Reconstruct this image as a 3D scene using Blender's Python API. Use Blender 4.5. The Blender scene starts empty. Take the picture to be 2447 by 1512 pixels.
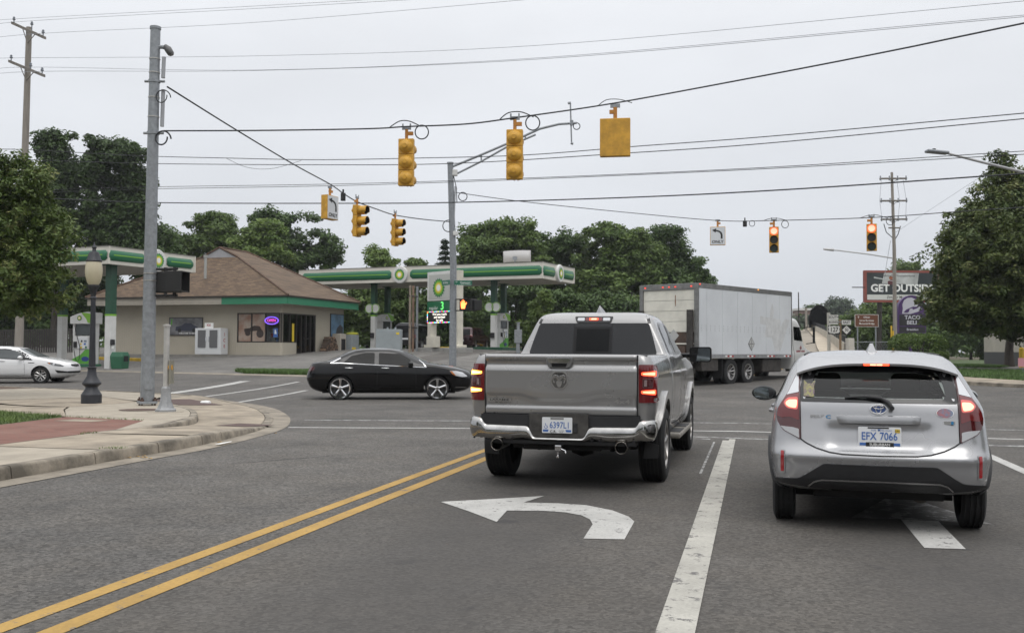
import bpy, bmesh, math, random
import numpy as np
from mathutils import Vector, Matrix
from mathutils.bvhtree import BVHTree
from mathutils.geometry import delaunay_2d_cdt, tessellate_polygon
random.seed(7)
RNG = np.random.default_rng(7)
scn = bpy.context.scene
COL = scn.collection
PI = math.pi
R = math.radians
FPX = 35 / 36 * 2447                      # focal length in units of a 2447-wide picture
PITCH, ROLL, YAW, HC = .0335, .005, -.2385, 1.45
_fw = np.array([math.sin(YAW) * math.cos(PITCH), math.cos(YAW) * math.cos(PITCH), math.sin(PITCH)])
_r0 = np.array([math.cos(YAW), -math.sin(YAW), 0.])
_u0 = np.cross(_r0, _fw)
_rt = _r0 * math.cos(ROLL) + _u0 * math.sin(ROLL)
_up = np.cross(_rt, _fw)
cam = bpy.data.cameras.new('camera')
cam.lens = 35; cam.sensor_width = 36; cam.sensor_fit = 'HORIZONTAL'
cam.clip_start = .1; cam.clip_end = 3000
cam.dof.use_dof = True; cam.dof.focus_distance = 10.; cam.dof.aperture_fstop = 7.1
camo = bpy.data.objects.new('camera', cam); COL.objects.link(camo)
camo.matrix_world = Matrix(((_rt[0], _up[0], -_fw[0], 0), (_rt[1], _up[1], -_fw[1], 0), (_rt[2], _up[2], -_fw[2], HC), (0, 0, 0, 1)))
scn.camera = camo
world = bpy.data.worlds.new('World'); scn.world = world
world.use_nodes = True
wn = world.node_tree; wn.nodes.clear()
def wnode(t, **k):
    n = wn.nodes.new(t)
    for a, b in k.items(): setattr(n, a, b)
    return n
sky = wnode('ShaderNodeTexSky', sky_type='NISHITA', sun_disc=False)
sky.sun_elevation = R(58); sky.sun_rotation = R(150); sky.dust_density = 4.; sky.air_density = 1.
hsv = wnode('ShaderNodeHueSaturation'); hsv.inputs['Saturation'].default_value = .25; hsv.inputs['Value'].default_value = .8
wn.links.new(sky.outputs[0], hsv.inputs['Color'])
tc = wnode('ShaderNodeTexCoord'); sep = wnode('ShaderNodeSeparateXYZ')
wn.links.new(tc.outputs['Generated'], sep.inputs[0])
ramp = wnode('ShaderNodeValToRGB')
els = ramp.color_ramp.elements
els[0].position = 0.; els[0].color = (.600, .630, .675, 1)
els[1].position = 1.; els[1].color = (1.85, 1.86, 1.88, 1)
e = els.new(.45); e.color = (.93, .95, .985, 1)
e = els.new(.28); e.color = (.745, .768, .808, 1)
wn.links.new(sep.outputs[2], ramp.inputs[0])
mp = wnode('ShaderNodeMapping'); mp.inputs['Scale'].default_value = (1.1, 1.1, 3.2)
wn.links.new(tc.outputs['Generated'], mp.inputs[0])
nz = wnode('ShaderNodeTexNoise'); nz.inputs['Scale'].default_value = 1.7; nz.inputs['Detail'].default_value = 5; nz.inputs['Roughness'].default_value = .55
wn.links.new(mp.outputs[0], nz.inputs['Vector'])
mr = wnode('ShaderNodeMapRange'); mr.inputs[1].default_value = .3; mr.inputs[2].default_value = .7; mr.inputs[3].default_value = 10.8; mr.inputs[4].default_value = 12.4
wn.links.new(nz.outputs[0], mr.inputs[0])
vm = wnode('ShaderNodeVectorMath', operation='SCALE')
wn.links.new(ramp.outputs[0], vm.inputs[0]); wn.links.new(mr.outputs[0], vm.inputs['Scale'])
mx = wnode('ShaderNodeMix', data_type='RGBA'); mx.inputs['Factor'].default_value = .92
wn.links.new(hsv.outputs[0], mx.inputs[6]); wn.links.new(vm.outputs[0], mx.inputs[7])
bg = wnode('ShaderNodeBackground'); bg.inputs['Strength'].default_value = .1
wn.links.new(mx.outputs[2], bg.inputs[0])
wo = wnode('ShaderNodeOutputWorld'); wn.links.new(bg.outputs[0], wo.inputs[0])
sun = bpy.data.lights.new('sun', 'SUN'); sun.energy = .65; sun.angle = R(30); sun.color = (1., .97, .93)
suno = bpy.data.objects.new('sun', sun); COL.objects.link(suno)
suno.rotation_euler = (R(32), 0, R(30))
vs = scn.view_settings
vs.view_transform = 'Standard'; vs.look = 'None'; vs.exposure = 0.; vs.gamma = 1.; vs.use_curve_mapping = False
def ray(u, v):
    return _fw + _rt * ((u - 1223.5) / FPX) + _up * ((756. - v) / FPX)
def at(u, v, d):
    """point of the street seen at picture position (u, v) at depth d metres"""
    return Vector(np.array([0, 0, HC]) + ray(u, v) * d)
def sstep(a, b, x):
    t = min(1, max(0, (x - a) / (b - a))); return t * t * (3 - 2 * t)
def hz(x, y):
    """height of the ground: flat at the crossing, rising behind it"""
    q = (x * 4.7 + y * 16) / 16.68
    if q < 22: return 0.
    if q < 32: z = .00275 * (q - 22) ** 2
    elif q < 50: z = .275 + .055 * (q - 32)
    elif q < 58: z = 1.265 + .055 * (q - 50) - .0034375 * (q - 50) ** 2
    else: z = 1.485
    return z * (1 - .6 * sstep(-18, -5, x))
def gp(u, v, zoff=0.):
    r = ray(u, v); t = 3.
    while t < 300:
        x, y, z = r[0] * t, r[1] * t, HC + r[2] * t
        if z < hz(x, y) + zoff: break
        t += .02
    return Vector((x, y, hz(x, y) + zoff))
def on(u, d):
    """ground point below picture column u at depth d"""
    p = at(u, 836, d); return Vector((p.x, p.y, hz(p.x, p.y)))
MATS = {}
def pm(name, col, rough=.6, metal=0., spec=.5, noise=None, bump=None, coat=0., emit=None, col2=None, alpha=None, trans=0., stretch=None, flake=False):
    if name in MATS: return MATS[name]
    m = bpy.data.materials.new(name); m.use_nodes = True
    nt = m.node_tree; b = nt.nodes['Principled BSDF']
    c = (*col, 1) if len(col) == 3 else col
    b.inputs['Base Color'].default_value = c
    b.inputs['Roughness'].default_value = rough; b.inputs['Metallic'].default_value = metal
    b.inputs['Specular IOR Level'].default_value = spec
    b.inputs['Coat Weight'].default_value = coat; b.inputs['Coat Roughness'].default_value = .04
    if trans: b.inputs['Transmission Weight'].default_value = trans
    if emit:
        b.inputs['Emission Color'].default_value = (*emit[0], 1); b.inputs['Emission Strength'].default_value = emit[1]
    if noise or bump:
        t = nt.nodes.new('ShaderNodeTexCoord'); src = t.outputs['Object']
        if stretch:
            mpn = nt.nodes.new('ShaderNodeMapping'); mpn.inputs['Scale'].default_value = stretch
            nt.links.new(src, mpn.inputs[0]); src = mpn.outputs[0]
    if noise:
        n = nt.nodes.new('ShaderNodeTexNoise'); n.inputs['Scale'].default_value = noise[0]; n.inputs['Detail'].default_value = 6
        n.inputs['Roughness'].default_value = .65
        nt.links.new(src, n.inputs['Vector'])
        r = nt.nodes.new('ShaderNodeValToRGB')
        k = noise[1]; c2 = col2 if col2 else tuple(x * (1 - k) for x in c[:3])
        c1 = c[:3] if col2 else tuple(min(1, x * (1 + k)) for x in c[:3])
        r.color_ramp.elements[0].position = .35; r.color_ramp.elements[0].color = (*c2, 1)
        r.color_ramp.elements[1].position = .65; r.color_ramp.elements[1].color = (*c1, 1)
        nt.links.new(n.outputs[0], r.inputs[0]); nt.links.new(r.outputs[0], b.inputs['Base Color'])
    if bump:
        n2 = nt.nodes.new('ShaderNodeTexNoise'); n2.inputs['Scale'].default_value = bump[0]; n2.inputs['Detail'].default_value = 4
        nt.links.new(src, n2.inputs['Vector'])
        bp = nt.nodes.new('ShaderNodeBump'); bp.inputs['Strength'].default_value = bump[1]; bp.inputs['Distance'].default_value = bump[2] if len(bump) > 2 else .01
        nt.links.new(n2.outputs[0], bp.inputs['Height']); nt.links.new(bp.outputs[0], b.inputs['Normal'])
    MATS[name] = m
    return m
def newobj(name, me, mat=None, parent=None):
    o = bpy.data.objects.new(name, me); COL.objects.link(o)
    if mat is not None and me is not None and hasattr(me, 'materials') and len(me.materials) == 0: me.materials.append(mat)
    if parent is not None: o.parent = parent
    return o
def tag(o, label=None, cat=None, group=None, kind=None):
    if label: o['label'] = label
    if cat: o['category'] = cat
    if group: o['group'] = group
    if kind: o['kind'] = kind
    return o
def thing(name, label, cat, loc=(0, 0, 0), rz=0., group=None, kind=None):
    o = bpy.data.objects.new(name, None); COL.objects.link(o); o.empty_display_size = .3
    o.location = loc; o.rotation_euler = (0, 0, rz)
    return tag(o, label, cat, group, kind)
def smooth(me, ang=35):
    me.shade_smooth(); me.set_sharp_from_angle(angle=R(ang))
class MB:
    def __init__(s, M=None): s.v = []; s.f = []; s.M = M
    def add(s, vs, fs):
        o = len(s.v)
        if s.M is not None: vs = [s.M @ Vector(p) for p in vs]
        s.v += [tuple(p) for p in vs]; s.f += [tuple(i + o for i in f) for f in fs]
        return s
    def box(s, x0, x1, y0, y1, z0, z1):
        return s.add([(x0, y0, z0), (x1, y0, z0), (x1, y1, z0), (x0, y1, z0), (x0, y0, z1), (x1, y0, z1), (x1, y1, z1), (x0, y1, z1)],
                     [(0, 3, 2, 1), (4, 5, 6, 7), (0, 1, 5, 4), (1, 2, 6, 5), (2, 3, 7, 6), (3, 0, 4, 7)])
    def obox(s, c, ax, ay, az):
        c = Vector(c); ax, ay, az = Vector(ax) / 2, Vector(ay) / 2, Vector(az) / 2
        p = [c + ax * i + ay * j + az * k for k in (-1, 1) for i, j in ((-1, -1), (1, -1), (1, 1), (-1, 1))]
        return s.add(p, [(0, 3, 2, 1), (4, 5, 6, 7), (0, 1, 5, 4), (1, 2, 6, 5), (2, 3, 7, 6), (3, 0, 4, 7)])
    def tube(s, pts, r, n=8, cap=True, closed=False):
        pts = [Vector(p) for p in pts]; k = len(pts)
        rs = r if isinstance(r, (list, tuple)) else [r] * k
        vs = []; up = None
        for i, p in enumerate(pts):
            a = pts[(i - 1) % k] if (i > 0 or closed) else p
            b = pts[(i + 1) % k] if (i < k - 1 or closed) else p
            t = (b - a).normalized()
            if up is None:
                up = Vector((0, 0, 1)) if abs(t.z) < .9 else Vector((1, 0, 0))
            x = t.cross(up)
            if x.length < 1e-4: x = t.orthogonal()
            x.normalize(); y = x.cross(t).normalized(); up = y
            for j in range(n):
                an = 2 * PI * j / n; vs.append(p + (x * math.cos(an) + y * math.sin(an)) * rs[i])
        fs = []
        for i in range(k if closed else k - 1):
            i2 = (i + 1) % k
            for j in range(n):
                fs.append((i * n + j, i * n + (j + 1) % n, i2 * n + (j + 1) % n, i2 * n + j))
        if cap and not closed:
            fs.append(tuple(range(n - 1, -1, -1))); fs.append(tuple((k - 1) * n + j for j in range(n)))
        return s.add(vs, fs)
    def lathe(s, prof, n=24, o=(0, 0, 0), axis='z', cap=True):
        vs = []
        for r, h in prof:
            for j in range(n):
                a = 2 * PI * j / n; c, d = r * math.cos(a), r * math.sin(a)
                vs.append({'z': (c, d, h), 'x': (h, c, d), 'y': (d, h, c)}[axis])
        vs = [(p[0] + o[0], p[1] + o[1], p[2] + o[2]) for p in vs]
        k = len(prof); fs = []
        for i in range(k - 1):
            for j in range(n): fs.append((i * n + j, i * n + (j + 1) % n, (i + 1) * n + (j + 1) % n, (i + 1) * n + j))
        if cap:
            if prof[0][0] > 1e-6: fs.append(tuple(range(n - 1, -1, -1)))
            if prof[-1][0] > 1e-6: fs.append(tuple((k - 1) * n + j for j in range(n)))
        return s.add(vs, fs)
    def prism(s, poly, h, fr=None):
        """poly: 2-D outline; fr=(origin, ex, ey, en): extruded along en by h"""
        o, ex, ey, en = fr if fr else (Vector((0, 0, 0)), Vector((1, 0, 0)), Vector((0, 1, 0)), Vector((0, 0, 1)))
        o, ex, ey, en = Vector(o), Vector(ex), Vector(ey), Vector(en)
        n = len(poly)
        a = [o + ex * p[0] + ey * p[1] for p in poly]; b = [p + en * h for p in a]
        fs = [(i, (i + 1) % n, n + (i + 1) % n, n + i) for i in range(n)]
        tri = tessellate_polygon([[Vector((p[0], p[1], 0)) for p in poly]])
        fs += [(t[2], t[1], t[0]) for t in tri] + [(t[0] + n, t[1] + n, t[2] + n) for t in tri]
        return s.add(a + b, fs)
    def sheet(s, poly, fr=None):
        o, ex, ey = (fr[0], fr[1], fr[2]) if fr else (Vector((0, 0, 0)), Vector((1, 0, 0)), Vector((0, 1, 0)))
        o, ex, ey = Vector(o), Vector(ex), Vector(ey)
        tri = tessellate_polygon([[Vector((p[0], p[1], 0)) for p in poly]])
        return s.add([o + ex * p[0] + ey * p[1] for p in poly], [tuple(t) for t in tri])
    def build(s, name, mat, parent=None, sm=None, bevel=0., rec=True):
        me = bpy.data.meshes.new(name); me.from_pydata(s.v, [], s.f)
        if rec:
            bm = bmesh.new(); bm.from_mesh(me); bmesh.ops.recalc_face_normals(bm, faces=bm.faces); bm.to_mesh(me); bm.free()
        if sm: smooth(me, sm)
        o = newobj(name, me, mat, parent)
        if bevel:
            md = o.modifiers.new('bevel', 'BEVEL'); md.width = bevel; md.segments = 2; md.limit_method = 'ANGLE'
        return o
def frame_face(o, n, up=(0, 0, 1)):
    """origin, right, up, normal of a flat face seen from its front"""
    n = Vector(n).normalized(); up = Vector(up); r = up.cross(n).normalized(); u = n.cross(r).normalized()
    return (Vector(o), r, u, n)
_txc = {}
def text_mb(s, h, bold=0., squash=1., align='CENTER', spacing=1.):
    key = (s, bold, align, spacing)
    if key not in _txc:
        c = bpy.data.curves.new('lettering', 'FONT'); c.body = s; c.align_x = align; c.align_y = 'CENTER'; c.size = 1.
        c.offset = bold; c.resolution_u = 3; c.space_character = spacing
        o = bpy.data.objects.new('lettering', c); me = bpy.data.meshes.new_from_object(o)
        vs = [v.co.copy() for v in me.vertices]; fs = [tuple(p.vertices) for p in me.polygons]
        bpy.data.objects.remove(o); bpy.data.curves.remove(c); bpy.data.meshes.remove(me)
        _txc[key] = (vs, fs)
    vs, fs = _txc[key]
    return [(v.x * h * squash * 1.4, v.y * h * 1.4) for v in vs], fs
def text(s, h, fr, mat, parent, lift=.003, bold=0., squash=1., align='CENTER', spacing=1., name='lettering'):
    """flat print with capital height h on the face fr"""
    vs, fs = text_mb(s, h, bold, squash, align, spacing)
    o, r, u, n = fr; mb = MB()
    mb.add([o + r * a + u * b + n * lift for a, b in vs], fs)
    return mb.build(name, mat, parent, rec=False)
def disc_poly(r, n=28, cx=0, cy=0, sx=1., sy=1.):
    return [(cx + r * sx * math.cos(2 * PI * i / n), cy + r * sy * math.sin(2 * PI * i / n)) for i in range(n)]
def rnd(poly, r, n=4):
    out = []; k = len(poly)
    for i in range(k):
        a, b, c = Vector(poly[i - 1]), Vector(poly[i]), Vector(poly[(i + 1) % k])
        d1, d2 = (a - b), (c - b); rr = min(r, d1.length * .45, d2.length * .45)
        p, q = b + d1.normalized() * rr, b + d2.normalized() * rr
        for j in range(n + 1):
            t = j / n; out.append(tuple(p * (1 - t) ** 2 + b * 2 * t * (1 - t) + q * t * t))
    return out
def rrect(x0, x1, y0, y1, r, n=4): return rnd([(x0, y0), (x1, y0), (x1, y1), (x0, y1)], r, n)
def copy_tree(o, parent=None):
    c = o.copy(); COL.objects.link(c)
    if parent is not None: c.parent = parent
    for ch in list(o.children): copy_tree(ch, c)
    return c
def grid_mesh(xs, ys, fz, name, mat, parent=None):
    vs = [(x, y, fz(x, y)) for y in ys for x in xs]; n = len(xs)
    fs = [(j * n + i, j * n + i + 1, (j + 1) * n + i + 1, (j + 1) * n + i) for j in range(len(ys) - 1) for i in range(n - 1)]
    me = bpy.data.meshes.new(name); me.from_pydata(vs, [], fs); me.shade_smooth()
    return newobj(name, me, mat, parent)
def inside(p, poly):
    x, y = p; c = False; n = len(poly)
    for i in range(n):
        x1, y1 = poly[i]; x2, y2 = poly[i - 1]
        if (y1 > y) != (y2 > y) and x < (x2 - x1) * (y - y1) / (y2 - y1) + x1: c = not c
    return c
def fill2d(poly, res):
    """triangulated polygon with inner points about res apart"""
    pts = []; n = len(poly)
    for i in range(n):
        a, b = Vector(poly[i]), Vector(poly[(i + 1) % n]); k = max(1, int((b - a).length / res + .5))
        for j in range(k): pts.append(a.lerp(b, j / k))
    nb = len(pts); edges = [(i, (i + 1) % nb) for i in range(nb)]
    bp = [tuple(p) for p in pts]
    xs = [p[0] for p in bp]; ys = [p[1] for p in bp]
    y = min(ys) + res * .5
    while y < max(ys):
        x = min(xs) + res * .5
        while x < max(xs):
            if inside((x, y), bp):
                d = min((Vector((x, y)) - p).length for p in pts)
                if d > res * .45: pts.append(Vector((x, y)))
            x += res
        y += res
    vs, _, fs, *_ = delaunay_2d_cdt([Vector(p) for p in pts], edges, [], 1, 1e-6)
    vs = [tuple(v) for v in vs]
    fs = [f for f in fs if inside((sum(vs[i][0] for i in f) / 3, sum(vs[i][1] for i in f) / 3), bp)]
    return vs, fs
def drape(poly, res, lift, name, mat, parent=None, zf=None):
    """flat paint or paving laid on the ground"""
    vs, fs = fill2d(poly, res); zf = zf or hz
    me = bpy.data.meshes.new(name); me.from_pydata([(x, y, zf(x, y) + lift) for x, y in vs], [], fs)
    bm = bmesh.new(); bm.from_mesh(me)
    for f in bm.faces:
        f.normal_update()
        if f.normal.z < 0: f.normal_flip()
    bm.to_mesh(me); bm.free()
    return newobj(name, me, mat, parent)
def asphalt(name, c1, c2, warm=(.112, .105, .098), stains=True):
    m = bpy.data.materials.new(name); m.use_nodes = True; nt = m.node_tree; b = nt.nodes['Principled BSDF']
    L = nt.links.new
    def N(t, **k):
        n = nt.nodes.new(t)
        for a, v in k.items(): setattr(n, a, v)
        return n
    tcn = N('ShaderNodeTexCoord'); P = tcn.outputs['Object']
    def noise(sc, det=4, ro=.6, vec=P):
        n = N('ShaderNodeTexNoise'); n.inputs['Scale'].default_value = sc; n.inputs['Detail'].default_value = det; n.inputs['Roughness'].default_value = ro
        L(vec, n.inputs['Vector']); return n.outputs[0]
    def mrange(x, a, b_, c=0., d=1.):
        n = N('ShaderNodeMapRange'); L(x, n.inputs[0])
        for i, v in zip((1, 2, 3, 4), (a, b_, c, d)): n.inputs[i].default_value = v
        return n.outputs[0]
    def mix(f, a, b_, bt='MIX'):
        n = N('ShaderNodeMix', data_type='RGBA', blend_type=bt)
        if isinstance(f, float): n.inputs[0].default_value = f
        else: L(f, n.inputs[0])
        for i, v in ((6, a), (7, b_)):
            if isinstance(v, tuple): n.inputs[i].default_value = (*v, 1)
            else: L(v, n.inputs[i])
        return n.outputs[2]
    col = mix(mrange(noise(.23, 3), .38, .62), c1, c2)
    sc0 = N('ShaderNodeVectorMath', operation='SCALE'); L(col, sc0.inputs[0]); L(mrange(noise(.55, 6, .7), .36, .64, .72, 1.22), sc0.inputs['Scale']); col = sc0.outputs[0]
    col = mix(mrange(noise(1.4, 5, .7), .42, .68, 0., .55), col, warm)
    vo = N('ShaderNodeTexVoronoi'); vo.inputs['Scale'].default_value = 44.; L(P, vo.inputs['Vector'])
    g = mrange(vo.outputs['Color'], 0., 1., .42, 1.64)
    sc = N('ShaderNodeVectorMath', operation='SCALE'); L(col, sc.inputs[0]); L(g, sc.inputs['Scale']); col = sc.outputs[0]
    g2 = mrange(noise(120, 2), .3, .7, .72, 1.3)
    sc = N('ShaderNodeVectorMath', operation='SCALE'); L(col, sc.inputs[0]); L(g2, sc.inputs['Scale']); col = sc.outputs[0]
    if stains:
        sp = N('ShaderNodeSeparateXYZ'); L(P, sp.inputs[0])
        def lane(c, w):
            s = N('ShaderNodeMath', operation='SUBTRACT'); L(sp.outputs[0], s.inputs[0]); s.inputs[1].default_value = c
            a = N('ShaderNodeMath', operation='ABSOLUTE'); L(s.outputs[0], a.inputs[0]); return mrange(a.outputs[0], w, w * .35)
        ad = N('ShaderNodeMath', operation='MAXIMUM'); L(lane(-2.05, 1.05), ad.inputs[0]); L(lane(1.3, .9), ad.inputs[1])
        yy = mrange(sp.outputs[1], 17.5, 15.5)
        old = mrange(sp.outputs[0], -3.66, -3.60, 0., .75)
        om = N('ShaderNodeMath', operation='MULTIPLY'); L(old, om.inputs[0]); L(mrange(sp.outputs[1], 17.2, 16.9), om.inputs[1])
        col = mix(om.outputs[0], col, mix(.5, col, (.066, .059, .051)))
        ml = N('ShaderNodeMath', operation='MULTIPLY'); L(ad.outputs[0], ml.inputs[0]); L(yy, ml.inputs[1])
        vd = N('ShaderNodeTexVoronoi'); vd.inputs['Scale'].default_value = 2.3
        nd = N('ShaderNodeTexNoise'); nd.inputs['Scale'].default_value = 9.; nd.inputs['Detail'].default_value = 3; L(P, nd.inputs['Vector'])
        wv = N('ShaderNodeMix', data_type='RGBA', blend_type='LINEAR_LIGHT'); wv.inputs[0].default_value = .09; L(P, wv.inputs[6]); L(nd.outputs['Color'], wv.inputs[7]); L(wv.outputs[2], vd.inputs['Vector'])
        rs_ = N('ShaderNodeMath', operation='MULTIPLY_ADD'); L(vd.outputs['Color'], rs_.inputs[0]); rs_.inputs[1].default_value = -.42; L(vd.outputs['Distance'], rs_.inputs[2])
        sm1 = N('ShaderNodeMath', operation='MULTIPLY'); L(mrange(rs_.outputs[0], -.02, -.12), sm1.inputs[0]); L(mrange(noise(.7, 2), .38, .5), sm1.inputs[1]); spots = sm1.outputs[0]
        m2 = N('ShaderNodeMath', operation='MULTIPLY'); L(spots, m2.inputs[0]); L(ml.outputs[0], m2.inputs[1])
        m3 = N('ShaderNodeMath', operation='MULTIPLY'); L(m2.outputs[0], m3.inputs[0]); m3.inputs[1].default_value = .9
        col = mix(m3.outputs[0], col, (.030, .029, .030))
        m4 = N('ShaderNodeMath', operation='MULTIPLY'); L(ml.outputs[0], m4.inputs[0]); m4.inputs[1].default_value = .5
        col = mix(m4.outputs[0], col, (.055, .052, .050))
        vc = N('ShaderNodeTexVoronoi', feature='DISTANCE_TO_EDGE'); vc.inputs['Scale'].default_value = .16
        dn = N('ShaderNodeTexNoise'); dn.inputs['Scale'].default_value = 1.3; dn.inputs['Detail'].default_value = 5; L(P, dn.inputs['Vector'])
        dv = N('ShaderNodeMix', data_type='RGBA', blend_type='LINEAR_LIGHT'); dv.inputs[0].default_value = .8; L(P, dv.inputs[6]); L(dn.outputs['Color'], dv.inputs[7])
        L(dv.outputs[2], vc.inputs['Vector'])
        cr = mrange(vc.outputs[0], .004, .0005, 0., .35)
        col = mix(cr, col, (.035, .034, .034))
    L(col, b.inputs['Base Color']); b.inputs['Roughness'].default_value = .85; b.inputs['Specular IOR Level'].default_value = .35
    bp = N('ShaderNodeBump'); bp.inputs['Strength'].default_value = .6; bp.inputs['Distance'].default_value = .004
    L(vo.outputs['Distance'], bp.inputs['Height']); L(bp.outputs[0], b.inputs['Normal'])
    return m
M_road = asphalt('asphalt', (0.07924, 0.07476, 0.06964), (0.09689, 0.0903, 0.08228), (0.1027, 0.09173, 0.07896))
M_lot = asphalt('lot_asphalt', (0.1164, 0.1108, 0.103), (0.1446, 0.1376, 0.127), (0.1623, 0.1531, 0.139), stains=False)
M_conc = pm('concrete', (0.2846, 0.2402, 0.1833), .9, noise=(1.1, .32), bump=(90, .35, .004))
M_conc2 = pm('concrete_new', (0.3326, 0.292, 0.2328), .9, noise=(2.4, .14), bump=(90, .35, .004))
M_curb = pm('kerb_concrete', (0.2142, 0.1865, 0.1478), .92, noise=(2.6, .5), bump=(60, .5, .006))
M_gut = pm('gutter_concrete', (0.2292, 0.1996, 0.1589), .92, noise=(1.7, .3), bump=(60, .5, .005))
M_soil = pm('soil', (0.084, 0.0714, 0.042), .95, noise=(3, .4))
M_lawn = pm('lawn_base', (0.0462, 0.0714, 0.021), .95, noise=(2.5, .45), bump=(30, .6, .03))
M_iron = pm('rust_iron', (0.084, 0.0504, 0.0378), .8, noise=(12, .4))
def brick_mat():
    m = bpy.data.materials.new('brick_paving'); m.use_nodes = True; nt = m.node_tree; b = nt.nodes['Principled BSDF']
    t = nt.nodes.new('ShaderNodeTexCoord'); br = nt.nodes.new('ShaderNodeTexBrick')
    br.inputs['Scale'].default_value = 1.; br.inputs['Brick Width'].default_value = .21; br.inputs['Row Height'].default_value = .105; br.inputs['Mortar Size'].default_value = .006
    br.inputs['Color1'].default_value = (.15, .062, .045, 1); br.inputs['Color2'].default_value = (.20, .088, .064, 1); br.inputs['Mortar'].default_value = (.13, .085, .07, 1)
    n = nt.nodes.new('ShaderNodeTexNoise'); n.inputs['Scale'].default_value = 1.1; n.inputs['Detail'].default_value = 6
    mxx = nt.nodes.new('ShaderNodeMix'); mxx.data_type = 'RGBA'; mxx.inputs[7].default_value = (.22, .13, .10, 1)
    nt.links.new(t.outputs['Object'], br.inputs['Vector']); nt.links.new(t.outputs['Object'], n.inputs['Vector'])
    mm = nt.nodes.new('ShaderNodeMapRange'); mm.inputs[1].default_value = .42; mm.inputs[2].default_value = .7; mm.inputs[4].default_value = .6
    nt.links.new(n.outputs[0], mm.inputs[0]); nt.links.new(mm.outputs[0], mxx.inputs[0])
    nt.links.new(br.outputs[0], mxx.inputs[6]); nt.links.new(mxx.outputs[2], b.inputs['Base Color']); b.inputs['Roughness'].default_value = .9
    return m
M_brick = brick_mat()
def paint(name, col, wear, scale=9.):
    m = bpy.data.materials.new(name); m.use_nodes = True; nt = m.node_tree; b = nt.nodes['Principled BSDF']; L = nt.links.new
    t = nt.nodes.new('ShaderNodeTexCoord')
    n = nt.nodes.new('ShaderNodeTexNoise'); n.inputs['Scale'].default_value = scale; n.inputs['Detail'].default_value = 9; n.inputs['Roughness'].default_value = .75
    L(t.outputs['Object'], n.inputs['Vector'])
    r = nt.nodes.new('ShaderNodeMapRange'); r.inputs[1].default_value = wear; r.inputs[2].default_value = wear + .05
    L(n.outputs[0], r.inputs[0])
    n2 = nt.nodes.new('ShaderNodeTexNoise'); n2.inputs['Scale'].default_value = 1.7; n2.inputs['Detail'].default_value = 7; L(t.outputs['Object'], n2.inputs['Vector'])
    c = nt.nodes.new('ShaderNodeValToRGB'); c.color_ramp.elements[0].position = .3; c.color_ramp.elements[1].position = .7
    c.color_ramp.elements[0].color = (*[x * .74 for x in col], 1); c.color_ramp.elements[1].color = (*col, 1); L(n2.outputs[0], c.inputs[0])
    vo = nt.nodes.new('ShaderNodeTexVoronoi'); vo.inputs['Scale'].default_value = 60; L(t.outputs['Object'], vo.inputs['Vector'])
    rr = nt.nodes.new('ShaderNodeMapRange'); rr.inputs[3].default_value = .86; rr.inputs[4].default_value = 1.08; L(vo.outputs['Color'], rr.inputs[0])
    s = nt.nodes.new('ShaderNodeVectorMath'); s.operation = 'SCALE'; L(c.outputs[0], s.inputs[0]); L(rr.outputs[0], s.inputs['Scale'])
    x = nt.nodes.new('ShaderNodeMix'); x.data_type = 'RGBA'; x.inputs[6].default_value = (.12, .115, .11, 1)
    L(r.outputs[0], x.inputs[0]); L(s.outputs[0], x.inputs[7]); L(x.outputs[2], b.inputs['Base Color']); b.inputs['Roughness'].default_value = .8
    return m
M_pw = paint('white_paint', (0.4801, 0.4724, 0.4492), .385)
M_pw2 = paint('white_paint_old', (0.4414, 0.4259, 0.3795), .395, 7.)
M_pww = paint('white_paint_worn', (0.4259, 0.4259, 0.4104), .47, 5.)
M_py = paint('yellow_paint', (0.4337, 0.2672, 0.0697), .36)
M_pyk = pm('yellow_kerb_paint', (.62, .40, .03), .7, noise=(4, .2))
def axis(lo, hi, fine0, fine1, step, big):
    a = list(np.arange(fine0, fine1 + .01, step)); s = step; x = fine0
    while x > lo: s = min(big, s * 1.5); x -= s; a.insert(0, x)
    s = step; x = a[-1]
    while x < hi: s = min(big, s * 1.5); x += s; a.append(x)
    return a
gx, gy = axis(-900, 900, -80, 40, 4., 150), axis(-500, 1500, -20, 90, 4., 150)
g = grid_mesh(gx, gy, lambda x, y: hz(x, y) - .06, 'ground', M_soil); g['kind'] = 'structure'
rx, ry = list(np.arange(-90, 60.1, 1.5)), list(np.arange(-40, 62.1, 1.5))
road = grid_mesh(rx, ry, lambda x, y: hz(x, y), 'road', M_road); road['kind'] = 'structure'
def line(pts, w, name, mat, lift=.004):
    """painted line of width w along pts"""
    pts = [Vector(p) for p in pts]; l, r = [], []
    dense = []
    for a, b in zip(pts[:-1], pts[1:]):
        k = max(1, int((b - a).length / 1.5))
        dense += [a.lerp(b, i / k) for i in range(k)]
    dense.append(pts[-1])
    for i, p in enumerate(dense):
        t = (dense[min(i + 1, len(dense) - 1)] - dense[max(i - 1, 0)]).normalized(); n = Vector((-t.y, t.x))
        l.append(p + n * w / 2); r.append(p - n * w / 2)
    k = len(l); vs = [(p.x, p.y, hz(p.x, p.y) + lift) for p in l + r]
    me = bpy.data.meshes.new(name); me.from_pydata(vs, [], [(i, k + i, k + i + 1, i + 1) for i in range(k - 1)])
    return newobj(name, me, mat, road)
line([(-3.78, -12), (-3.78, 17.2)], .125, 'centre_line', M_py)
line([(-3.48, -12), (-3.48, 17.2)], .135, 'centre_line', M_py)
line([(-.448, -12), (-.448, 16.55)], .102, 'lane_line', M_pw2)
line([(-.350, -12), (-.350, 16.8)], .102, 'lane_line', M_pw2, .0055)
line([(-.62, 12.0), (-.62, 16.2)], .03, 'lane_line', M_pww)
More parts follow.
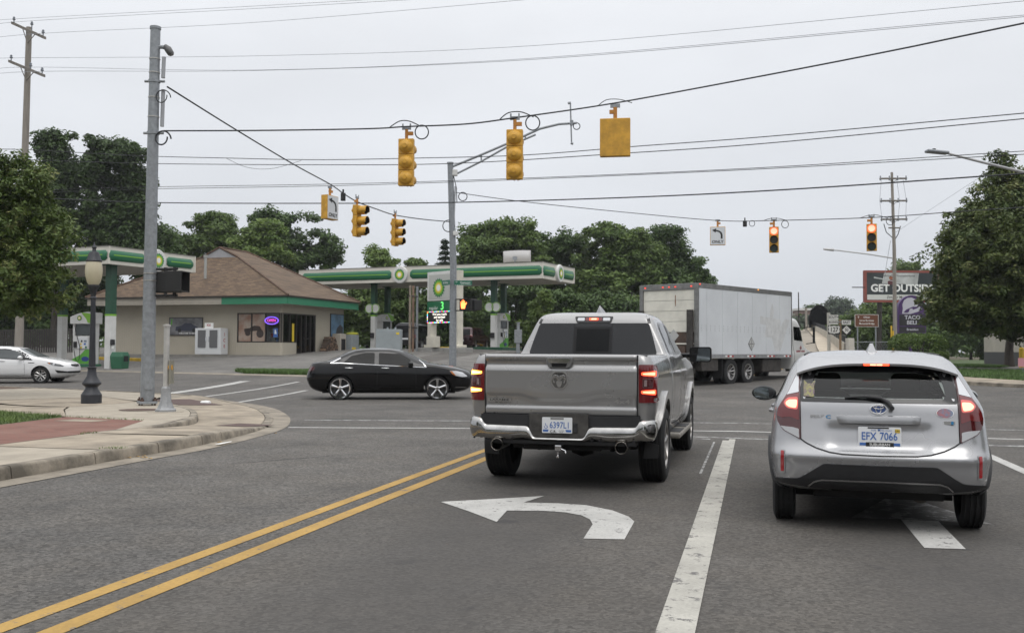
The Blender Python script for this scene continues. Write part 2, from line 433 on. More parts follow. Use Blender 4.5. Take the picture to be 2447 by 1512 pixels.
line([(3.2, -12), (3.2, 15.6)], .15, 'edge_line', M_pw)
line([(-8.9, 18.75), (-5, 19.7), (-.3, 20.6), (4.1, 20.35), (9, 20.3)], .16, 'crosswalk_line', M_pww)
line([(-8.35, 16.93), (-5.1, 17.7), (-.25, 18.5), (4.4, 18.2), (9, 18.1)], .16, 'crosswalk_line', M_pw)
line([(-1.25, 17.15), (.6, 16.9)], .14, 'stop_line', M_pww)
line([(-1.3, 16.75), (-.7, 16.72)], .13, 'stop_line', M_pww)
line([(3.5, 16.9), (5.6, 16.8)], .22, 'stop_line', M_pww)
line([(-18.2, 28.4), (-19.1, 32.5), (-19.85, 36.4)], .42, 'stop_line', M_pw)
line([(-15.7, 25.1), (-16.6, 30), (-17.35, 36.)], .17, 'crosswalk_line', M_pw)
line([(-13.36, 23.6), (-14.1, 27.4), (-14.8, 31.3)], .17, 'crosswalk_line', M_pw)
line([(-7.5, 20.6), (-4.2, 21.2)], .05, 'tar_seam', pm('tar', (.03, .03, .03), .6))
line([(-4.5, 45.5), (-1.2, 40.), (2.2, 58)], .3, 'centre_line', M_py)
drape([(-2.9, 9.1), (-2.45, 9.42), (-2.03, 9.74), (-2.13, 9.27), (-1.8, 9.31), (-1.53, 9.27), (-1.25, 9.03), (-1.07, 8.74), (-.99, 8.5), (-.97, 7.68), (-1.28, 7.63),
       (-1.31, 8.27), (-1.37, 8.5), (-1.47, 8.68), (-1.64, 8.81), (-1.84, 8.84), (-2.17, 8.77), (-2.11, 8.17), (-2.5, 8.65)], .3, .0045, 'turn_arrow', M_pw, road)
sa = drape([(1.22, 7.93), (1.51, 7.96), (1.53, 9.2), (1.23, 9.22)], .3, .0045, 'straight_arrow', M_pw, road); drape([(1.235, 9.23), (1.525, 9.21), (1.95, 9.15), (1.4, 10.9), (.82, 9.2)], .3, .0045, 'arrow_head', paint('white_paint_shaded', (.4, .4, .385), .52, 6.), sa)  # head paint dimmed and thinned: shade under the hatchback put into its colour
line([(-6.4, 11.4), (-5.6, 12.6)], .02, 'tar_seam', MATS['tar'])
lot = drape([(-8, 36.2), (-14.6, 38.4), (-28, 42.5), (-45, 47.6), (-80, 58), (-80, 72), (-60, 76), (-20, 76), (-7, 70)], 3., .006, 'forecourt', M_lot)
tag(lot, kind='structure')
ap = drape([(-8, 35.4), (-14.6, 37.5), (-28, 41.6), (-45, 46.7), (-80, 57), (-80, 57.9), (-45, 47.5), (-28, 42.4), (-14.6, 38.3), (-8, 36.1)], 2., .010, 'apron', M_gut)
tag(ap, kind='structure')
CURB = [(-7.85, -14), (-7.87, 4), (-7.9, 9), (-7.95, 11.4), (-7.96, 12.9), (-8.2, 14.7), (-8.6, 16.5), (-9.4, 18.4), (-10.4, 20.2), (-11.7, 22.1), (-13.4, 23.9), (-16, 25.9), (-20, 27.6), (-26, 29.6), (-40, 33.9)]
def cat(pts, n=8):
    P = [Vector(p) for p in pts]; out = []
    for i in range(len(P) - 1):
        p0, p1, p2, p3 = P[max(i - 1, 0)], P[i], P[i + 1], P[min(i + 2, len(P) - 1)]
        for j in range(n):
            t = j / n
            out.append(.5 * ((2 * p1) + (p2 - p0) * t + (2 * p0 - 5 * p1 + 4 * p2 - p3) * t * t + (3 * p1 - p0 - 3 * p2 + p3) * t ** 3))
    out.append(P[-1]); return out
def z_ramp(x, y):
    return .155 - .125 * sstep(13.6, 17.3, y) * (1 - sstep(-12.6, -15.5, x)) - .04 * sstep(-12.6, -15.5, x)
def offset(pts, d):
    out = []
    for i, p in enumerate(pts):
        t = (pts[min(i + 1, len(pts) - 1)] - pts[max(i - 1, 0)]).normalized(); out.append(p + Vector((-t.y, t.x)) * d)
    return out
cd = cat(CURB, 10)
ci = offset(cd, .17); go = offset(cd, -.33)
sidewalk = thing('pavement', None, None, (0, 0, 0)); sidewalk['kind'] = 'structure'
def strip(a, b, za, zb, name, mat, parent):
    k = len(a); vs = [(p.x, p.y, za(p)) for p in a] + [(p.x, p.y, zb(p)) for p in b]
    me = bpy.data.meshes.new(name); me.from_pydata(vs, [], [(i, i + 1, k + i + 1, k + i) for i in range(k - 1)]); me.shade_smooth()
    bm = bmesh.new(); bm.from_mesh(me)
    for f in bm.faces:
        f.normal_update()
        if f.normal.z < 0: f.normal_flip()
    bm.to_mesh(me); bm.free()
    return newobj(name, me, mat, parent)
def kerb_piece(i0, i1, pts_o, pts_i, zf, parent, mat=None, gap=.02, name='kerb_stone'):
    o = pts_o[i0:i1 + 1]; n = pts_i[i0:i1 + 1]
    o = list(o); n = list(n)
    d = (o[1] - o[0]).normalized() * gap; o[0] = o[0] + d; n[0] = n[0] + d
    mb = MB(); prof = []
    for p, q in zip(o, n):
        h = zf(q.x, q.y); w = (q - p)
        prof.append([(p.x, p.y, -.05), (p.x, p.y, 0.), (*(p + w * .10), h * .80), (*(p + w * .18), h * .95), (*(p + w * .34), h), (q.x, q.y, h), (q.x, q.y, -.05)])
    k = 7; vs = [v for pr in prof for v in pr]
    fs = [(a * k + j, a * k + j + 1, (a + 1) * k + j + 1, (a + 1) * k + j) for a in range(len(prof) - 1) for j in range(k - 1)]
    fs += [tuple(range(k)), tuple((len(prof) - 1) * k + j for j in range(k - 1, -1, -1))]
    mb.add(vs, fs); return mb.build(name, mat or M_curb, parent, sm=50)
cuts = [0, 12, 21, 27, 35, 43, 47, 55, 62, 70, 78, 86, 95, 105, 115, 128, 140]
for a, b in zip(cuts[:-1], cuts[1:]):
    kerb_piece(a, min(b, len(cd) - 1), cd, ci, z_ramp, sidewalk)
strip(go, offset(cd, .01), lambda p: .006 + hz(p.x, p.y), lambda p: .012 + hz(p.x, p.y), 'gutter', M_gut, sidewalk)
IN = [(-9.78, 13.2), (-9.72, 14.2), (-9.75, 15.3), (-10.2, 16.8), (-11.1, 18.4), (-12.1, 19.7), (-13.2, 20.7)]
inn = cat(IN, 6)
cj = [p for p in offset(cd, .185)]
rampp = [p for p in cj if p.y > 13.25 and p.x > -15.6]
drape([tuple(p) for p in rampp] + [(-14.6, 21.6), (-13.5, 20.9)] + [tuple(p) for p in reversed(inn) if p.y > 13.3], .5, -.002, 'ramp_slab', M_conc, sidewalk, z_ramp)
drape([tuple(p) for p in cj if p.x > -38 and p.y > 0] + [(-38, 20), (-38, 0)], 1.5, -.014, 'pavement_base', M_curb, sidewalk, z_ramp)
ys = [1.5, 3.4, 5.3, 7.2, 9.15, 11.15, 13.22]
for k, (a, b) in enumerate(zip(ys[:-1], ys[1:])):
    x1 = -8.09 + (-.035 if b > 11 else 0)
    vsl = [(-9.78, a), (x1 + .035, a), (x1, b - .014), (-9.78, b - .014)]
    drape(vsl, .6, -.003 + .004 * (k % 2), 'pavement_slab', [M_conc2, M_conc][k % 2], sidewalk, z_ramp)
z13 = lambda x, y: .15
def z_in(x, y): return .05 + .10 * sstep(13.2, 15.0, y)
inn_o = offset(inn, 0); inn_i = offset(inn, .15)
for a, b in ((0, 12), (12, 21), (21, 29), (29, 36)): kerb_piece(a, b, inn_o, inn_i, lambda x, y: .152, sidewalk, M_curb, .012)
isl = [tuple(p) for p in offset(inn, .16) if p.y > 17.0]
slabs = [
    [(-9.9, 13.98), (-9.89, 14.5), (-9.92, 15.3), (-10.14, 16.05), (-10.38, 16.85)] + [p for p in isl if p[1] > 16.9] + [(-14.4, 21.3), (-14.6, 19.0), (-14.1, 18.2), (-12.62, 16.33), (-10.67, 15.88)],
    [(-14.62, 19.0), (-14.42, 21.3), (-16.8, 23.2), (-18.3, 20.4), (-16.2, 19.3)],
    [(-12.68, 16.4), (-14.12, 18.17), (-14.63, 18.95), (-15.6, 18.9), (-18.2, 19.9), (-21, 20.6), (-21, 18.4), (-15, 17.3)],
    [(-18.34, 20.45), (-16.85, 23.25), (-15.2, 22.0), (-14.6, 21.7), (-15.7, 24.6), (-17.2, 25.6), (-22, 27.3), (-24, 25)],
    [(-21.1, 20.6), (-18.3, 20.0), (-18.4, 20.4), (-24.1, 25), (-30, 27), (-32, 22)]]
for k, s in enumerate(slabs):
    drape(s, 1., .001 * k - .002, 'pavement_slab', [M_conc2, M_conc, M_conc, M_conc2, M_conc][k], sidewalk, z13)
drape([(-9.80, 0), (-9.86, 13.15), (-9.88, 13.95), (-10.65, 15.85), (-12.6, 16.3), (-12.32, 14.2), (-12.32, 0)], .8, .0, 'brick_paving', M_brick, sidewalk, z13)
drape([(-12.1, 15.3), (-11.3, 15.3), (-11.2, 15.7), (-12.0, 15.75)], .3, .004, 'utility_cover', M_conc, sidewalk, z13)
drape(disc_poly(.42, 20, -12.55, 18.55), .3, .006, 'manhole_cover', M_iron, sidewalk, z13)
drape([(-8.78, 16.15), (-8.62, 16.95), (-9.5, 17.2), (-9.5, 16.3)], .3, .006, 'tactile_plate', pm('tactile_brown', (.09, .055, .048), .8, noise=(30, .3), bump=(70, .8, .01)), sidewalk, z_ramp)
drape([(-12.9, 22.55), (-13.7, 21.85), (-15.3, 22.9), (-14.6, 23.8)], .3, .006, 'tactile_plate', MATS['tactile_brown'], sidewalk, z_ramp)
drape([(-12.3, -6), (-12.3, 14.2), (-12.65, 16.33), (-15, 17.25), (-21, 18.35), (-21, 20.5), (-32, 22), (-40, 18), (-40, -6)], 1.2, -.012, 'verge', M_lawn, sidewalk, z13)
drape([(-24.2, 25.1), (-30, 27.1), (-33, 22.2), (-60, 25), (-60, 38.6), (-40, 33.2), (-26, 28.9), (-22.4, 27.4)], 2., -.006, 'mulch_bed', pm('mulch', (.085, .05, .032), .95, noise=(5, .5)), sidewalk, z13)
def grass(polys, n, h, name, label, zf, cols, w=.012, seed=1, base=0.):
    rg = np.random.default_rng(seed); pts = []
    for poly, k in zip(polys, n):
        xs = [p[0] for p in poly]; ysx = [p[1] for p in poly]
        cnt = 0
        while cnt < k:
            c = np.column_stack((rg.uniform(min(xs), max(xs), k * 2), rg.uniform(min(ysx), max(ysx), k * 2)))
            ins = np.zeros(len(c), bool); m_ = len(poly)
            for i in range(m_):
                x1, y1 = poly[i]; x2, y2 = poly[i - 1]
                if y1 == y2: continue
                cond = ((y1 > c[:, 1]) != (y2 > c[:, 1])) & (c[:, 0] < (x2 - x1) * (c[:, 1] - y1) / (y2 - y1) + x1)
                ins ^= cond
            c = c[ins][:k - cnt]; pts.append(c); cnt += len(c)
    P = np.concatenate(pts); m_ = len(P)
    z = np.array([zf(a, b) for a, b in P]) + base
    an = rg.uniform(0, 2 * PI, m_); hh = h * rg.uniform(.5, 1.3, m_); ln = rg.normal(0, .45, (m_, 2)) * hh[:, None]
    dx, dy = np.cos(an) * w * rg.uniform(.7, 1.5, m_), np.sin(an) * w
    V = np.zeros((m_, 3, 3))
    V[:, 0] = np.column_stack((P[:, 0] - dx, P[:, 1] - dy, z)); V[:, 1] = np.column_stack((P[:, 0] + dx, P[:, 1] + dy, z))
    V[:, 2] = np.column_stack((P[:, 0] + ln[:, 0], P[:, 1] + ln[:, 1], z + hh))
    o = fast_mesh(name, V.reshape(-1, 3), 3, cols)
    tag(o, label, 'grass', kind='stuff'); return o
def fast_mesh(name, V, k, mat, parent=None, attr=None):
    """many separate k-gons in one mesh"""
    n = len(V) // k
    me = bpy.data.meshes.new(name); me.vertices.add(len(V)); me.vertices.foreach_set('co', V.astype(np.float32).ravel())
    me.loops.add(len(V)); me.loops.foreach_set('vertex_index', np.arange(len(V), dtype=np.int32))
    me.polygons.add(n); me.polygons.foreach_set('loop_start', np.arange(0, len(V), k, dtype=np.int32))
    me.update(calc_edges=True)
    if attr is not None:
        a = me.attributes.new('tint', 'FLOAT', 'FACE'); a.data.foreach_set('value', attr.astype(np.float32))
    return newobj(name, me, mat, parent)
def leaf_mat(name, c1, c2, c3=None, rough=.55, transl=.25, freq=.5):
    m = bpy.data.materials.new(name); m.use_nodes = True; nt = m.node_tree; b = nt.nodes['Principled BSDF']; L = nt.links.new
    at_ = nt.nodes.new('ShaderNodeAttribute'); at_.attribute_name = 'tint'
    r = nt.nodes.new('ShaderNodeValToRGB'); r.color_ramp.elements[0].color = (*c1, 1); r.color_ramp.elements[1].color = (*c2, 1)
    if c3:
        r.color_ramp.elements[1].position = .70; e_ = r.color_ramp.elements.new(1.); e_.color = (*c3, 1)
    L(at_.outputs['Fac'], r.inputs[0]); L(r.outputs[0], b.inputs['Base Color'])
    b.inputs['Roughness'].default_value = rough; b.inputs['Specular IOR Level'].default_value = .3
    tr = nt.nodes.new('ShaderNodeBsdfTranslucent'); L(r.outputs[0], tr.inputs[0])
    mxs = nt.nodes.new('ShaderNodeMixShader'); mxs.inputs[0].default_value = transl
    out = nt.nodes['Material Output']; L(b.outputs[0], mxs.inputs[1]); L(tr.outputs[0], mxs.inputs[2]); L(mxs.outputs[0], out.inputs[0])
    return m
M_grass = pm('grass_blade', (.10, .15, .035), .7, noise=(1.3, .35))
M_grass2 = pm('grass_blade_lawn', (.075, .135, .03), .7, noise=(.8, .3))
grass([[(-12.3, 8), (-12.3, 14.2), (-12.65, 16.3), (-15, 17.2), (-19, 17.9), (-19, 8)]], [38000], .07, 'grass', 'patch of short green grass beside the red brick paving', z13, M_grass, .008)
grass([[(-18.5, 39.6), (-22.3, 40.8), (-23.6, 42.2), (-19, 41.2)]], [7000], .16, 'grass', 'small grass strip behind the black sedan at the forecourt edge', hz, M_grass2, .03, 2, .01)
grass([[(-13, 37.9), (-7.5, 36.3), (-7.2, 38.2), (-12.6, 39.8)]], [6000], .14, 'grass', 'grass island between the price sign and the crossing', hz, M_grass2, .03, 5, .01)
grass([[(-7.98, 11.2), (-7.9, 11.5), (-8.2, 11.5), (-8.2, 11.2)], [(-9.8, 13.0), (-9.75, 13.4), (-9.9, 13.4), (-9.9, 13.0)], [(-10.7, 15.85), (-10.7, 15.95), (-12.6, 16.38), (-12.6, 16.25)]], [40, 40, 120], .035, 'weeds', 'weeds growing in the pavement joints', z13, M_grass, .006, 3)
RC = [(4.6, 62), (4.7, 52), (5.3, 45), (6.6, 40.4), (9.0, 37.0), (13, 34.9), (30, 30.2), (60, 21)]
rcd = cat(RC, 8)
def zr(h): return lambda x, y: hz(x, y) + h
pv2 = thing('pavement', None, None); pv2['kind'] = 'structure'
for a in range(0, len(rcd) - 6, 6):
    b = min(a + 6, len(rcd) - 1)
    o_, i_ = rcd[a:b + 1], offset(rcd, .17)[a:b + 1]
    mb = MB(); pr = []
    for p, q in zip(o_, i_):
        z = hz(p.x, p.y); pr += [(p.x, p.y, z - .05), (p.x * .9 + q.x * .1, p.y * .9 + q.y * .1, z + .12), (q.x, q.y, z + .135), (q.x, q.y, z - .05)]
    mb.add(pr, [(i * 4 + j, i * 4 + j + 1, i * 4 + j + 5, i * 4 + j + 4) for i in range(len(o_) - 1) for j in range(3)]); mb.build('kerb_stone', M_curb, pv2, sm=40)
strip(offset(rcd, .18), offset(rcd, 1.9), lambda p: hz(p.x, p.y) + .13, lambda p: hz(p.x, p.y) + .15, 'footpath', M_conc, pv2)
lawn_poly = [tuple(p) for p in offset(rcd, 1.92) if 34 < p.y < 50] + [(30, 31.9), (30, 44), (20, 46.5), (13.6, 48.2), (10.2, 49.4), (8.2, 51)]
o = drape(lawn_poly, 2., .14, 'lawn', M_lawn); tag(o, kind='structure')
o = drape([(8.3, 51.3), (10.4, 49.8), (13.8, 48.6), (20, 47), (40, 42), (40, 58), (14, 60), (8.6, 61)], 2., .10, 'driveway', M_lot); tag(o, kind='structure')
o = drape([(9.2, 54.5), (11.5, 53), (12.6, 55), (12, 60.5), (9.5, 61)], 2., .13, 'lawn', M_lawn); tag(o, kind='structure')
o = drape([(8.7, 61.2), (14, 60.2), (40, 58.2), (60, 100), (8, 100)], 4., .14, 'lawn', M_lawn); tag(o, kind='structure')
grass([lawn_poly, [(9.2, 54.5), (11.5, 53), (12.6, 55), (12, 60.5), (9.5, 61)]], [60000, 6000], .09, 'grass', 'mown lawn under the big street tree by the right pavement', zr(.14), M_grass2, .02, 4)
def pchip(X, Y, x):
    X, Y, x = np.asarray(X, float), np.asarray(Y, float), np.asarray(x, float)
    h = np.diff(X); d = np.diff(Y) / h; m = np.zeros(len(X))
    for i in range(1, len(X) - 1):
        if d[i - 1] * d[i] > 0:
            w1, w2 = 2 * h[i] + h[i - 1], h[i] + 2 * h[i - 1]; m[i] = (w1 + w2) / (w1 / d[i - 1] + w2 / d[i])
    m[0], m[-1] = d[0], d[-1]
    k = np.clip(np.searchsorted(X, x, side='right') - 1, 0, len(h) - 1)
    t = (x - X[k]) / h[k]; hh = h[k]
    return Y[k] * (1 + 2 * t) * (1 - t) ** 2 + hh * m[k] * t * (1 - t) ** 2 + Y[k + 1] * t * t * (3 - 2 * t) + hh * m[k + 1] * t * t * (t - 1)
class Body:
    """smooth car shell stacked from horizontal sections: rows of (z, rear y, front y, half width, rear corner, front corner, rear bow, front bow)"""
    def __init__(s, rows, sub=6, ns=90, disp=None, sidebow=.03):
        rows = np.array(rows, float); k = len(rows); t = np.linspace(0, k - 1, (k - 1) * sub + 1)
        T = np.column_stack([pchip(range(k), rows[:, c], t) for c in range(8)])
        rings = []
        for z, yr, yf, w, r1, r2, b1, b2 in T:
            r1 = min(r1, w * .95); r2 = min(r2, w * .95)
            a = np.linspace(0, 1, 18); x = a * (w - r1); y = yr + b1 * x ** 2; rr = [(p, q) for p, q in zip(x, y)]
            yc = yr + b1 * (w - r1) ** 2
            for an in np.linspace(0, PI / 2, 12)[1:]: rr.append((w - r1 + r1 * math.sin(an), yc + r1 * (1 - math.cos(an))))
            yd = yf - b2 * (w - r2) ** 2
            ya, yb = yc + r1, yd - r2
            for q in np.linspace(0, 1, ns)[1:-1]:
                rr.append((w + sidebow * (math.sin(PI * q) ** .8) * .5, ya + (yb - ya) * q))
            for an in np.linspace(PI / 2, 0, 12)[:-1]: rr.append((w - r2 + r2 * math.sin(an), yd - r2 * (1 - math.cos(an))))
            for q in np.linspace(1, 0, 14): rr.append((q * (w - r2), yf - b2 * (q * (w - r2)) ** 2))
            n = len(rr); full = rr + [(-p, q) for p, q in rr[-2:0:-1]]
            rings.append([(p, q, z) for p, q in full])
        s.n = len(rings[0]); s.V = np.array(rings).reshape(-1, 3)
        if disp is not None:
            for i, (x, y, z) in enumerate(s.V): s.V[i, 1] += disp(x, y, z)
        m = len(rings)
        s.F = [(i * s.n + j, i * s.n + (j + 1) % s.n, (i + 1) * s.n + (j + 1) % s.n, (i + 1) * s.n + j) for i in range(m - 1) for j in range(s.n)]
        s.caps = [tuple(range(s.n - 1, -1, -1)), tuple((m - 1) * s.n + j for j in range(s.n))]
        s.bvh = BVHTree.FromPolygons([tuple(v) for v in s.V], s.F + s.caps)
    def arch(s, yc, zc, rad, xmin=.35):
        V = s.V; rr = np.hypot(V[:, 1] - yc, V[:, 2] - zc); ins = (rr < rad) & (abs(V[:, 0]) > xmin)
        keep = [f for f in s.F if not all(ins[i] for i in f)]
        used = {i for f in keep for i in f}
        for i in used:
            if ins[i]:
                k = rad / max(rr[i], 1e-4); V[i, 1] = yc + (V[i, 1] - yc) * k; V[i, 2] = zc + (V[i, 2] - zc) * k
        s.F = keep
    def hole(s, test):
        s.F = [f for f in s.F if not test(s.V[list(f)].mean(0))]
    def build(s, name, mat, parent, caps=True, ang=40):
        me = bpy.data.meshes.new(name); me.from_pydata([tuple(v) for v in s.V], [], s.F + (s.caps if caps else []))
        bm = bmesh.new(); bm.from_mesh(me)
        bmesh.ops.delete(bm, geom=[v for v in bm.verts if not v.link_faces], context='VERTS')
        bmesh.ops.recalc_face_normals(bm, faces=bm.faces); bm.to_mesh(me); bm.free()
        smooth(me, ang); return newobj(name, me, mat, parent)
    def hit(s, a, b, side):
        o, d = {'R': ((6, a, b), (-1, 0, 0)), 'L': ((-6, a, b), (1, 0, 0)), 'B': ((a, -6, b), (0, 1, 0)), 'F': ((a, 20, b), (0, -1, 0)), 'T': ((a, b, 6), (0, 0, -1))}[side]
        p, n, i, dd = s.bvh.ray_cast(Vector(o), Vector(d))
        if p is None:
            q = {'R': (.9, a, b), 'L': (-.9, a, b), 'B': (a, .4, b), 'F': (a, 4, b), 'T': (a, b, 1.4)}[side]
            p, n, i, dd = s.bvh.find_nearest(Vector(q))
        if n.dot(Vector(d)) > 0: n = -n
        return p, n
    def patch(s, poly, side, name, mat, parent, off=.004, res=.05, skirt=0., hole=None):
        vs, fs = fill2d_h(poly, hole, res) if hole else fill2d(poly, res)
        P, Q = [], []
        for a, b in vs:
            p, n = s.hit(a, b, side); P.append(p + n * off); Q.append(p - n * .012)
        if skirt:
            cnt = {}
            for f in fs:
                for i in range(len(f)):
                    e_ = (f[i], f[(i + 1) % len(f)]); cnt[tuple(sorted(e_))] = cnt.get(tuple(sorted(e_)), 0) + 1
            n0 = len(P); P = P + Q
            fs = list(fs) + [(a, b, b + n0, a + n0) for (a, b), c in cnt.items() if c == 1]
        me = bpy.data.meshes.new(name); me.from_pydata([tuple(p) for p in P], [], [tuple(f) for f in fs])
        bm = bmesh.new(); bm.from_mesh(me)
        bmesh.ops.delete(bm, geom=[v for v in bm.verts if not v.link_faces], context='VERTS')
        ax = {'R': (1, 0, 0), 'L': (-1, 0, 0), 'B': (0, -1, 0), 'F': (0, 1, 0), 'T': (0, 0, 1)}[side]
        bmesh.ops.recalc_face_normals(bm, faces=bm.faces)
        sm_ = sum((f.normal.dot(Vector(ax)) * f.calc_area() for f in bm.faces))
        if sm_ < 0: bmesh.ops.reverse_faces(bm, faces=bm.faces)
        bm.to_mesh(me); bm.free(); smooth(me, 45)
        return newobj(name, me, mat, parent)
    def seam(s, pts, side, parent, mat, w=.010, name='panel_gap', off=.0025):
        """dark shut line between two panels"""
        pts = [Vector(p) for p in pts]; l, r = [], []
        for i, p in enumerate(pts):
            t = (pts[min(i + 1, len(pts) - 1)] - pts[max(i - 1, 0)]).normalized(); n = Vector((-t.y, t.x)) * w / 2
            l.append(tuple(p + n)); r.append(tuple(p - n))
        return s.patch(l + r[::-1], side, name, mat, parent, off=off, res=.06)
def fill2d_h(poly, hole, res):
    def dens(p):
        out = []; n = len(p)
        for i in range(n):
            a, b = Vector(p[i]), Vector(p[(i + 1) % n]); k = max(1, int((b - a).length / res + .5))
            out += [a.lerp(b, j / k) for j in range(k)]
        return out
    a, h = dens(poly), dens(hole); na, nh = len(a), len(h)
    ed = [(i, (i + 1) % na) for i in range(na)] + [(na + i, na + (i + 1) % nh) for i in range(nh)]
    vs, _, fs, *_ = delaunay_2d_cdt(a + h, ed, [], 0, 1e-6)
    vs = [tuple(v) for v in vs]; A = [tuple(p) for p in a]; Hh = [tuple(p) for p in h]
    def c(f): return (sum(vs[i][0] for i in f) / len(f), sum(vs[i][1] for i in f) / len(f))
    return vs, [f for f in fs if inside(c(f), A) and not inside(c(f), Hh)]
def arc(yc, zc, r, a0, a1, n=20): return [(yc + r * math.cos(R(a0 + (a1 - a0) * i / n)), zc + r * math.sin(R(a0 + (a1 - a0) * i / n))) for i in range(n + 1)]
def arch_ring(yc, zc, r0, r1, a0=-5, a1=185, n=26): return arc(yc, zc, r0, a0, a1, n) + arc(yc, zc, r1, a1, a0, n)
def housing(parent, yc, zc, r, x0, x1):
    """liner of a wheel arch: upper half of a drum"""
    P = arc(yc, zc, r, 8, 172, 24); n = len(P); mb = MB()
    mb.add([(x0, a, b) for a, b in P] + [(x1, a, b) for a, b in P], [(i, i + 1, n + i + 1, n + i) for i in range(n - 1)])
    mb.add([(x0, a, b) for a, b in P], [tuple(range(n))])
    return mb.build('wheel_housing', M_under, parent, sm=40)
M_rubber = pm('tyre_rubber', (.010, .010, .0105), .82, noise=(9, .35), bump=(50, .3, .004))
M_plast = pm('black_plastic', (.014, .014, .0155), .55, noise=(14, .2))
M_gloss = pm('gloss_black', (.01, .01, .011), .12, spec=.5)
M_under = pm('underbody', (.007, .0065, .006), .85, noise=(6, .4))
M_chrome = pm('chrome', (.62, .62, .63), .07, 1.)
M_alloy = pm('alloy_rim', (.42, .41, .40), .28, 1., noise=(8, .12))
M_gap = pm('shut_line', (.006, .006, .007), .8)
M_glassd = pm('dark_tinted_glass', (.005, .0055, .006), .05, spec=.14)
M_lensr = pm('red_lamp_lens', (.12, .004, .006), .12, spec=.5, coat=.6)
M_lensd = pm('smoked_red_lens', (.055, .004, .006), .1, spec=.5, coat=.6)
M_lensc = pm('clear_lamp_lens', (.55, .56, .58), .12, spec=.6, coat=.6)
M_redon = pm('lit_red_lamp', (.4, .02, .01), .3, emit=((1., .07, .025), 4.))
M_redhot = pm('lit_red_core', (.8, .3, .2), .3, emit=((1., .34, .2), 2.6))
M_ambon = pm('lit_amber_lamp', (.6, .3, .05), .3, emit=((1., .40, .05), 4.2))
M_white = pm('white_plate', (.66, .67, .68), .45)
M_blue = pm('plate_blue', (.045, .13, .38), .5)
M_ink = pm('black_ink', (.012, .012, .012), .6)
M_wht = pm('white_ink', (.78, .78, .76), .6)
def carpaint(name, col, metal, rough, dirt=.0, dcol=(.2, .18, .15), coat=.8):
    m = bpy.data.materials.new(name); m.use_nodes = True; nt = m.node_tree; b = nt.nodes['Principled BSDF']; L = nt.links.new
    t = nt.nodes.new('ShaderNodeTexCoord')
    n = nt.nodes.new('ShaderNodeTexNoise'); n.inputs['Scale'].default_value = 3.5; n.inputs['Detail'].default_value = 8; L(t.outputs['Object'], n.inputs['Vector'])
    sp = nt.nodes.new('ShaderNodeSeparateXYZ'); L(t.outputs['Object'], sp.inputs[0])
    hgt = nt.nodes.new('ShaderNodeMapRange'); hgt.inputs[1].default_value = 1.0; hgt.inputs[2].default_value = .4; hgt.inputs[3].default_value = .15; L(sp.outputs[2], hgt.inputs[0])
    mrn = nt.nodes.new('ShaderNodeMapRange'); mrn.inputs[1].default_value = .35; mrn.inputs[2].default_value = .75; mrn.inputs[4].default_value = dirt; L(n.outputs[0], mrn.inputs[0])
    mu = nt.nodes.new('ShaderNodeMath'); mu.operation = 'MULTIPLY'; L(hgt.outputs[0], mu.inputs[0]); L(mrn.outputs[0], mu.inputs[1])
    x = nt.nodes.new('ShaderNodeMix'); x.data_type = 'RGBA'; x.inputs[6].default_value = (*col, 1); x.inputs[7].default_value = (*dcol, 1)
    L(mu.outputs[0], x.inputs[0]); L(x.outputs[2], b.inputs['Base Color'])
    rmx = nt.nodes.new('ShaderNodeMapRange'); rmx.inputs[3].default_value = rough; rmx.inputs[4].default_value = min(1, rough + .45); L(mu.outputs[0], rmx.inputs[0]); L(rmx.outputs[0], b.inputs['Roughness'])
    b.inputs['Metallic'].default_value = metal; b.inputs['Coat Weight'].default_value = coat; b.inputs['Coat Roughness'].default_value = .05
    if max(col) < .05: b.inputs['Specular IOR Level'].default_value = .15
    MATS[name] = m; return m
def tint_glass(name, tint, gloss=.06):
    m = bpy.data.materials.new(name); m.use_nodes = True; nt = m.node_tree; nt.nodes.clear(); L = nt.links.new
    tr = nt.nodes.new('ShaderNodeBsdfTransparent'); tr.inputs[0].default_value = (*tint, 1)
    gl = nt.nodes.new('ShaderNodeBsdfGlossy'); gl.inputs['Roughness'].default_value = .02; gl.inputs[0].default_value = (.9, .9, .9, 1)
    fr = nt.nodes.new('ShaderNodeFresnel'); fr.inputs[0].default_value = 1.4
    mxs = nt.nodes.new('ShaderNodeMixShader'); o = nt.nodes.new('ShaderNodeOutputMaterial')
    L(fr.outputs[0], mxs.inputs[0]); L(tr.outputs[0], mxs.inputs[1]); L(gl.outputs[0], mxs.inputs[2]); L(mxs.outputs[0], o.inputs[0])
    return m
M_clear = tint_glass('clear_glass', (.78, .82, .80))
M_rearg = tint_glass('tinted_rear_glass', (.72, .76, .73))
